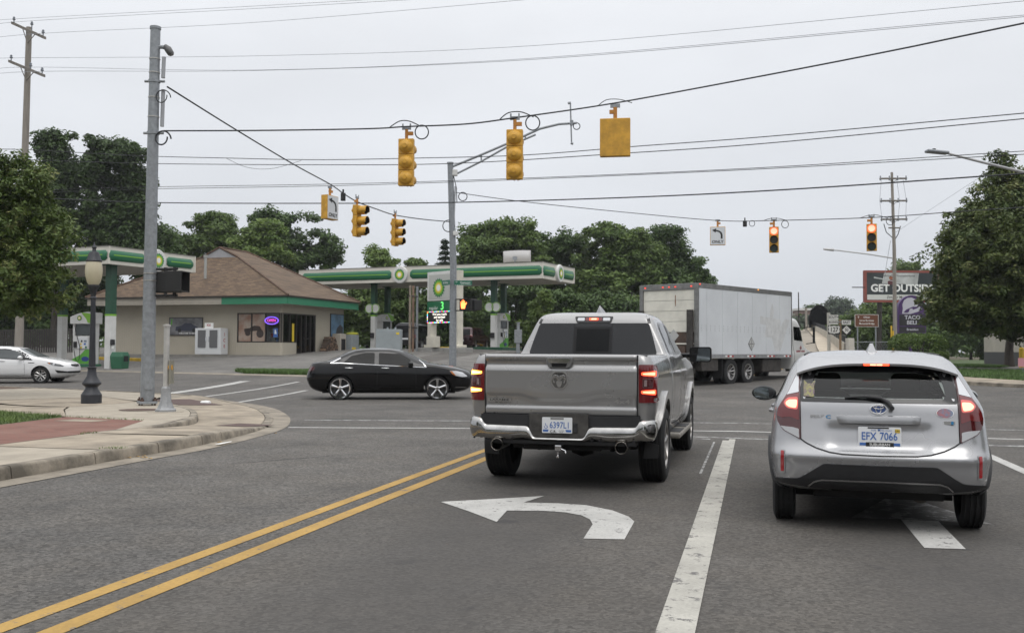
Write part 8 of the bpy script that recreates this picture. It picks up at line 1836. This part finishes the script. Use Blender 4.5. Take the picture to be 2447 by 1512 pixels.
ribbon(dn(SL_, .15), dn(RL_, .15), 'roadway', pm('bridge_road', (.27, .235, .19), .9, noise=(.6, .15)), br); ribbon(SL_, SR_, 'footway', pm('footway', (.42, .36, .28), .9, noise=(.5, .15)), br); ribbon(SL_, dn(SL_, .16), 'kerb', M_curb, br)
TR_ = dn(SR_, -.6); ribbon(SR_, TR_, 'parapet', M_par, br); SR2 = [(u + 9 * 60 / d, v, d) for u, v, d in SR_]; ribbon(TR_, dn(SR2, -.6), 'parapet_top', M_par, br); ribbon(dn(SR2, -.6), dn(SR2, 2.), 'parapet_back', M_par, br)
ribbon(RL_, dn(RL_, -.7), 'parapet', M_par, br); ribbon(dn(SL_, .16), dn(SL_, 3.), 'embankment', M_par, br)
rl = MB()
for dz in (.64, .76, .88, 1.0): rl.tube(cat([tuple(at(*p) + rgt * .12) for p in dn(SR_, -dz)], 8), .03, 5)
pp = cat([tuple(at(*p) + rgt * .12) for p in SR_], 10)
for p in pp[::2]: rl.tube([p + Vector((0, 0, .55)), p + Vector((0, 0, 1.02))], .04, 5)
rl.build('railing', M_visor, br)
p = at(2031, 846, 57.5); MB().obox(p + Vector((0, 0, .42)), rgt * .34, twd * .6, Vector((0, 0, 1.0))).build('end_post', pm('end_post', (.50, .48, .43), .85, noise=(2, .1)), br, bevel=.03)
hoop = [(1934, 782), (1933, 762), (1938, 742), (1950, 730), (1962, 729), (1974, 738), (1981, 755), (1984, 790)]
ds = [128, 134, 140, 148]; vs = []; m = len(hoop)
for d in ds:
    s_ = 130 / d
    for u, v in hoop: vs.append(at(1945 + (u - 1945) * s_, 786 + (v - 786) * s_, d))
MB().add(vs, [(i * m + j, i * m + j + 1, (i + 1) * m + j + 1, (i + 1) * m + j) for i in range(len(ds) - 1) for j in range(m - 1)]).build('fence_tunnel', pm('black_mesh', (.02, .02, .02), .8), br)
for d in ds: MB().tube([at(1945 + (u - 1945) * 130 / d, 786 + (v - 786) * 130 / d, d) for u, v in hoop], .06, 5).build('tunnel_hoop', M_visor, br)
MB().add([vs[-m + j] for j in range(m)], [tuple(range(m))]).build('tunnel_end_dark', MATS['black_mesh'], br)  # dark sheet added across the far end for the darkness inside and beyond
def flat_sign(name, label, u0, u1, v0, v1, d, mat, posts, pm_, th=.03, round_=.03, cat_='sign', grp=None, edge=None, ins=.03):
    c = at((u0 + u1) / 2, (v0 + v1) / 2, d); g = hz(c.x, c.y); t = thing(name, label, cat_, (c.x, c.y, g), 0, grp); k = d / FPX; w, h = (u1 - u0) * k, (v1 - v0) * k; fr = frame_face((0, 0, c.z - g), twd)
    if edge: MB().prism(rrect(-w / 2, w / 2, -h / 2, h / 2, round_), th, fr).build('border', edge, t); fr = (fr[0] + fr[3] * th, fr[1], fr[2], fr[3]); pl = MB().prism(rrect(-w / 2 + ins, w / 2 - ins, -h / 2 + ins, h / 2 - ins, round_), .006, fr).build('panel', mat, t); f2 = (fr[0] + fr[3] * .008, fr[1], fr[2], fr[3])
    else: pl = MB().prism(rrect(-w / 2, w / 2, -h / 2, h / 2, round_), th, fr).build('panel', mat, t); f2 = (fr[0] + fr[3] * (th + .002), fr[1], fr[2], fr[3])
    for x in posts: MB().tube([fr[1] * x * w - fr[3] * .06 + Vector((0, 0, -.1)), fr[1] * x * w - fr[3] * .06 + Vector((0, 0, c.z - g + h * .4))], .05, 6).build('post', pm_, t)
    return t, pl, f2, w, h
M_brown = pm('brown_sign', (.13, .048, .022), .5); M_sgw = pm('sign_white', (.58, .58, .55), .5)
t, pl, f2, w, h = flat_sign('memorial_sign', 'brown memorial bridge sign on two steel posts', 2042.5, 2099, 751, 781, 66, M_brown, (-.37, .40), M_galv, edge=M_sgw)
for k, s in enumerate(('Officer', 'James Bonneau', 'Memorial Bridge')): text(s, .115, (f2[0] + f2[2] * (.22 - .21 * k), *f2[1:]), M_wht, pl, squash=.95, bold=.01)
text('↑', .14, (f2[0] + f2[2] * .22 - f2[1] * .55, *f2[1:]), M_wht, pl, bold=.01)
t = thing('route_signs', 'route marker signs 127 and 50 clustered on a wooden post', 'sign', (lambda q: (q.x, q.y, hz(q.x, q.y)))(at(2008, 800, 58.))); o0 = t.location.copy(); k = 58 / FPX
def rs(u0, u1, v0, v1, mat, name, off=.0, poly=None):
    c = at((u0 + u1) / 2, (v0 + v1) / 2, 58.) - o0; w, h = (u1 - u0) * k, (v1 - v0) * k; fr = frame_face(c + twd * (.12 + off), twd); P_ = [(a * w, b * h) for a, b in poly] if poly else rrect(-w / 2, w / 2, -h / 2, h / 2, .02); o = MB().prism(P_, .012, fr).build(name, mat, t); return o, (fr[0] + fr[3] * .014, *fr[1:])
MB().tube([at(2007.5, 763, 58.) - o0, Vector((0, 0, -.1))], .075, 6).build('post', pm('sign_post_wood', (.22, .15, .085), .9, noise=(2, .2)), t)
MB().obox(at(2000, 769, 58.) - o0 + twd * .06, rgt * .9, twd * .04, Vector((0, 0, .05))).build('cross_bar', M_galv, t)
for a in (((1979.5, 2001.5, 752.5, 763.7), 'SOUTH', .15), ((1979.5, 2001.5, 764.6, 774.8), 'BUSINESS', .11), ((2010, 2032, 765, 775.6), 'EAST', .15)):
    o, f = rs(*a[0], M_sgw, 'direction_plate'); text(a[1], a[2], f, M_ink, o, squash=.85, bold=.02)
bk, f = rs(1977, 2005.5, 777.5, 798.5, M_ink, 'route_shield_back')
sh_ = [(-.5, .30), (-.42, .48), (-.25, .42), (0, .48), (.25, .42), (.42, .48), (.5, .30), (.44, .05), (.5, -.18), (.38, -.38), (.15, -.40), (0, -.48), (-.15, -.40), (-.38, -.38), (-.5, -.18), (-.44, .05)]
o, f = rs(1977.5, 2005, 778, 798, M_sgw, 'route_shield', .016, rnd(sh_, .04)); text('127', .27, f, M_ink, o, squash=.85, bold=.02)
bk, f = rs(2010, 2032, 777.5, 799, M_ink, 'route_diamond_back'); o, f = rs(2010.5, 2031.5, 778, 798.5, M_sgw, 'route_diamond', .016, [(0, .5), (.5, 0), (0, -.5), (-.5, 0)]); text('50', .17, f, M_ink, o, squash=.85, bold=.02); text('M', .06, (f[0] + f[2] * .15, *f[1:]), M_ink, o)
q = at(1981, 790, 59.); o = MB().tube([Vector((q.x, q.y, hz(q.x, q.y))), at(1980, 747, 59.)], .10, 4).build('sign_post', pm('post_pale', (.40, .39, .35), .7), None); tag(o, 'pale square post behind the south sign plate', 'post')
t, pl, f2, w, h = flat_sign('billboard', 'red framed billboard with white GET OUTSIDE lettering', 2062, 2242, 647, 723, 88, pm('board_green', (.012, .018, .02), .5, noise=(.35, .6), col2=(.04, .05, .053)), (), M_frame, th=.4, edge=pm('billboard_red', (.24, .062, .045), .6, noise=(1, .12)), cat_='billboard', ins=.2)
for x in (-.28, .28): MB().tube([Vector((0, 0, -.1)) + f2[1] * x * w - twd * .3, f2[0] + f2[1] * x * w - twd * .3], .22, 10).build('post', M_frame, t)
text('GET OUTSIDE', .64, (f2[0] - f2[2] * .18, *f2[1:]), M_wht, pl, bold=.035, squash=1.0); MB().sheet([(-w * .465, -h * .42), (w * .465, -h * .42), (w * .465, -h * .26), (-w * .465, -h * .26)], (f2[0] + twd * .004, f2[1], f2[2])).build('white_strip', M_sgw, pl); text('Zimmer Marble', .22, (f2[0] - f2[2] * h * .34 - f2[1] * .4 + twd * .01, *f2[1:]), M_ink, pl, bold=.01)
MB().sheet([(-w * .27, .25), (w * .2, .18), (w * .22, h * .42), (-w * .24, h * .42)], (f2[0] + twd * .003, f2[1], f2[2])).build('pale_picture', pm('pic_pale', (.45, .46, .45), .5, noise=(.6, .3)), pl); text('#BringTheMountainHome', .19, (f2[0] + f2[2] * h * .33 - f2[1] * .3 + twd * .01, *f2[1:]), M_ink, pl)
MB().sheet(disc_poly(.17, 12, -1.0, .75), (f2[0] + twd * .006, f2[1], f2[2])).build('figure_print', pm('pic_orange', (.32, .10, .04), .5), pl); MB().sheet([(-1.25, .15), (-.8, .15), (-.75, .5), (-.9, .62), (-1.1, .6), (-1.3, .4)], (f2[0] + twd * .007, f2[1], f2[2])).build('figure_print', pm('pic_maroon', (.10, .025, .03), .5), pl); MB().sheet([(-2.5, .72), (-.8, .45), (-.8, .5), (-2.5, .85)], (f2[0] + twd * .008, f2[1], f2[2])).build('figure_print', MATS['pic_pale'], pl)
MB().obox(f2[0] - f2[1] * (w / 2 + .55) + f2[2] * -.1, f2[1] * 1.1, twd * .1, Vector((0, 0, .08))).build('catwalk', M_frame, t)
M_purp = pm('sign_purple', (.052, .018, .10), .45); M_lil = pm('sign_lilac', (.46, .45, .50), .45)
c = at(2174, 750, 76.); g = hz(c.x, c.y); t = thing('restaurant_sign', 'purple and black TACO BELL pylon sign with white bell', 'sign', (c.x, c.y, g)); k = 76 / FPX; w = 66 * k; fr = frame_face((0, 0, 0), twd); Zs = lambda v: at(2174, v, 76.).z - g
def ps_(pts, mat, name, off, th, par): return MB().prism([((u - 2174) * k, Zs(v)) for u, v in pts], th, (twd * off, rgt, Vector((0, 0, 1)), twd)).build(name, mat, par)
archp = [(2141, 752)] + [(2174 - 33 * math.cos(a), 740 - 34 * math.sin(a)) for a in np.linspace(0, PI, 18)] + [(2207, 752)]
cab = ps_([(2141, 796)] + archp[0:0] + [(2141, 745)] + archp[1:-1] + [(2207, 745), (2207, 796)], M_purp, 'cabinet', 0, .45, t)
ps_([(2143.5, 778.5), (2143.5, 752), (2205, 752), (2205, 778.5)], pm('sign_black', (.015, .013, .016), .4), 'name_panel', .45, .012, cab); ps_([(2143.5, 794.5), (2143.5, 781), (2205, 781), (2205, 794.5)], MATS['sign_black'], 'menu_panel', .45, .012, cab)
bell = [(2150, 750), (2152, 738), (2151, 728), (2155, 718), (2163, 712.5), (2172, 711.5), (2181, 715), (2186, 723), (2188, 731), (2194, 735), (2198, 738), (2188, 745), (2170, 750.5)]
ps_(bell, M_lil, 'bell', .452, .012, cab); ps_([(2153, 747), (2160, 740), (2176, 733), (2190, 733.5), (2186, 737), (2172, 742), (2162, 748)], M_purp, 'bell_mouth', .466, .006, cab); ps_([(2166, 746), (2168, 739), (2174, 737), (2176, 743), (2172, 747)], M_lil, 'bell_clapper', .474, .006, cab)
F_ = lambda v, u=2174.5: (rgt * ((u - 2174) * k) + Vector((0, 0, Zs(v))) + twd * .464, rgt, Vector((0, 0, 1)), twd)
text('TACO', .29, F_(759), M_lil, cab, bold=.03, squash=1.05); text('BELL', .29, F_(771.3), M_lil, cab, bold=.03, squash=1.05); text('Breakfast', .17, F_(787.5), M_lil, cab, bold=.015)
MB().box(-.12, .12, -.12, .12, -.1, Zs(795)).build('post', M_purp, t)
def fence(label, u0, d0_, u1, d1_, hgt, slat, grp='boundary fences'):
    a, b = on(u0, d0_), on(u1, d1_); t = thing('fence', label, 'fence', a, 0, grp); e = b - a; n = max(2, int(e.length / 2.6))
    for i in range(n + 1): q_ = e * (i / n); MB().tube([q_, q_ + Vector((0, 0, hgt))], .035, 6).build('post', M_frame if slat else M_galv, t)
    for z in (.06, hgt - .03): MB().tube([Vector((0, 0, z)), e + Vector((0, 0, z))], .022, 5).build('rail', M_frame if slat else M_galv, t)
    for i in range(n): 
        m = MB(); q0, q1 = e * (i / n), e * ((i + 1) / n)
        if slat:
            for j in range(18): p0 = q0.lerp(q1, (j + .1) / 18); p1 = q0.lerp(q1, (j + .9) / 18); m.add([p0 + Vector((0, 0, .08)), p1 + Vector((0, 0, .08)), p1 + Vector((0, 0, hgt - .06)), p0 + Vector((0, 0, hgt - .06))], [(0, 1, 2, 3)])
            m.build('slat_panel', pm('fence_slat', (.03, .026, .023), .85, noise=(2, .3)), t)['kind'] = 'stuff'
        else:
            for j in range(12): p0 = q0.lerp(q1, j / 12); p1 = q0.lerp(q1, (j + 6) / 12 if j < 6 else 1.); p2 = q0.lerp(q1, max(0, (j - 6) / 12)); m.tube([p0, p1 + Vector((0, 0, hgt * (1 if j < 6 else (12 - j) / 6)))], .006, 3, cap=False); m.tube([p0, p2 + Vector((0, 0, hgt * (1 if j > 6 else j / 6)))], .006, 3, cap=False)
            m.build('wire_mesh', M_wireg, t)['kind'] = 'stuff'
fence('chain link fence behind the memorial sign', 2024, 74, 2150, 72, 1.6, False); fence('dark slatted fence behind the white sedan', -60, 74, 236, 72, 1.75, True)
for u, v0, lb in ((2182 - 1.2, 0, ''),): pass
for u, v0, lb in ((2130.5, 778, 'taller yellow marker post left of the right wooden pole'), (2137 - 2.5, 790, 'shorter yellow marker post at the right wooden pole')):
    q = on(u, 64.); o = MB().tube([q, Vector((q.x, q.y, at(u, v0, 64.).z))], .05, 8).build('marker_post', M_pyk, None); tag(o, lb, 'marker post')
q = on(2500, 58.); bt = thing('restaurant_building', 'beige building with dark base at the right edge behind the tree', 'building', q, -YAW * 0); 
m = MB(); m.obox(Vector((0, 0, 2.4)), rgt * 4.4, twd * 6, Vector((0, 0, 3.2))); m.build('upper_wall', pm('stucco_beige', (.40, .37, .32), .85, noise=(1, .1)), bt); m = MB(); m.obox(Vector((0, 0, .4)) + twd * .03, rgt * 4.42, twd * 6, Vector((0, 0, .95))); m.build('lower_wall', pm('base_dark', (.07, .07, .075), .8), bt); m = MB(); m.obox(Vector((0, 0, 4.1)), rgt * 4.7, twd * 6.3, Vector((0, 0, .3))); m.build('cornice', M_frame, bt)
q = on(2441, 50.); o = MB().tube([q, q + Vector((0, 0, 1.05)), q + Vector((0, 0, 1.12))], [.12, .12, .05], 12).build('bollard', M_pyk, None, sm=40); tag(o, 'yellow bollard at the right edge by the drive', 'bollard')
q = on(2444, 42.); t = thing('lawn_notice', 'small pink notice on the lawn at the right edge', 'sign', q + Vector((0, 0, .14))); m = MB(); m.obox(Vector((0, 0, .45)), rgt * .4, twd * .02, Vector((0, 0, .36))); m.build('board', pm('notice_pink', (.55, .25, .28), .6), t); MB().tube([Vector((0, 0, 0)), Vector((0, 0, .3))], .012, 5).build('stake', M_galv, t)
q = on(1918, 225.); t = thing('far_building', 'small brick building far beyond the truck cab', 'building', q); zz = at(1918, 742, 225).z - q.z
m = MB(); m.obox(Vector((0, 0, zz / 2)), rgt * 3.2, twd * 5, Vector((0, 0, zz))); m.build('wall', pm('far_brick', (.20, .14, .12), .9), t); m = MB(); m.obox(Vector((0, 0, zz + .2)), rgt * 3.8, twd * 5.6, Vector((0, 0, .5))); m.build('roof', M_sgw, t)
for j in range(3): m = MB(); m.obox(Vector((0, 0, zz - 2.5 - j * 2.6)) + twd * 2.52, rgt * 1.4, twd * .05, Vector((0, 0, 1.3))); m.build('window', M_glassd, t)
q = at(1909, 790, 150.); o = MB().tube([q, at(1908, 698, 150.)], [.12, .07], 8).build('far_pole', M_frame, None); tag(o, 'thin dark pole far beyond the truck cab', 'pole'); q = at(1927, 790, 120.); o = MB().tube([q, at(1926, 736, 120.)], .14, 8).build('far_pole', M_wood, None); tag(o, 'short wooden pole at the bridge approach', 'pole')
c = Vector((-13.6, 22.9, .05)); o = MB().lathe([(.06, -.12), (.075, .0), (.065, .12), (.0, .13)], 9, tuple(c), 'x').build('paper_cup', M_wht, None, sm=30); tag(o, 'white paper cup lying on the kerb ramp', 'litter')
o = drape([(-7.80, 13.4), (-7.72, 13.42), (-7.76, 13.85), (-7.80, 13.85)], .3, .03, 'paper_strip', M_wht); tag(o, 'strip of white paper in the gutter', 'litter')
rg = random.Random(8)
for k_ in range(9):
    c = Vector((-7.85 + rg.uniform(-.1, .25), 11.4 + rg.uniform(0, .35) if k_ < 6 else rg.uniform(13, 16), .02)); o = MB().add([c + Vector((-.03, 0, 0)), c + Vector((0, .03, .01)), c + Vector((.035, 0, .004)), c + Vector((0, -.03, .012))], [(0, 1, 2, 3)]).build('fallen_leaf', pm('dry_leaf', (.42, .24, .04), .8), None); tag(o, 'yellow fallen leaf in the gutter beside the kerb joint' if k_ < 6 else 'yellow fallen leaf along the lowered kerb', 'leaf', 'fallen leaves by the joint' if k_ < 6 else 'fallen leaves by the ramp')
hm = bpy.data.materials.new('haze_air'); hm.use_nodes = True; hn = hm.node_tree; hn.nodes.clear()
pv = hn.nodes.new('ShaderNodeVolumePrincipled'); pv.inputs['Color'].default_value = (.93, .95, 1., 1); pv.inputs['Density'].default_value = .00028; pv.inputs['Anisotropy'].default_value = .2
ho_ = hn.nodes.new('ShaderNodeOutputMaterial'); hn.links.new(pv.outputs[0], ho_.inputs['Volume'])
o = MB().box(-330, 330, -110, 330, -1.2, 26).build('haze', hm); tag(o, 'thin pale haze in the damp air', 'haze', kind='stuff')
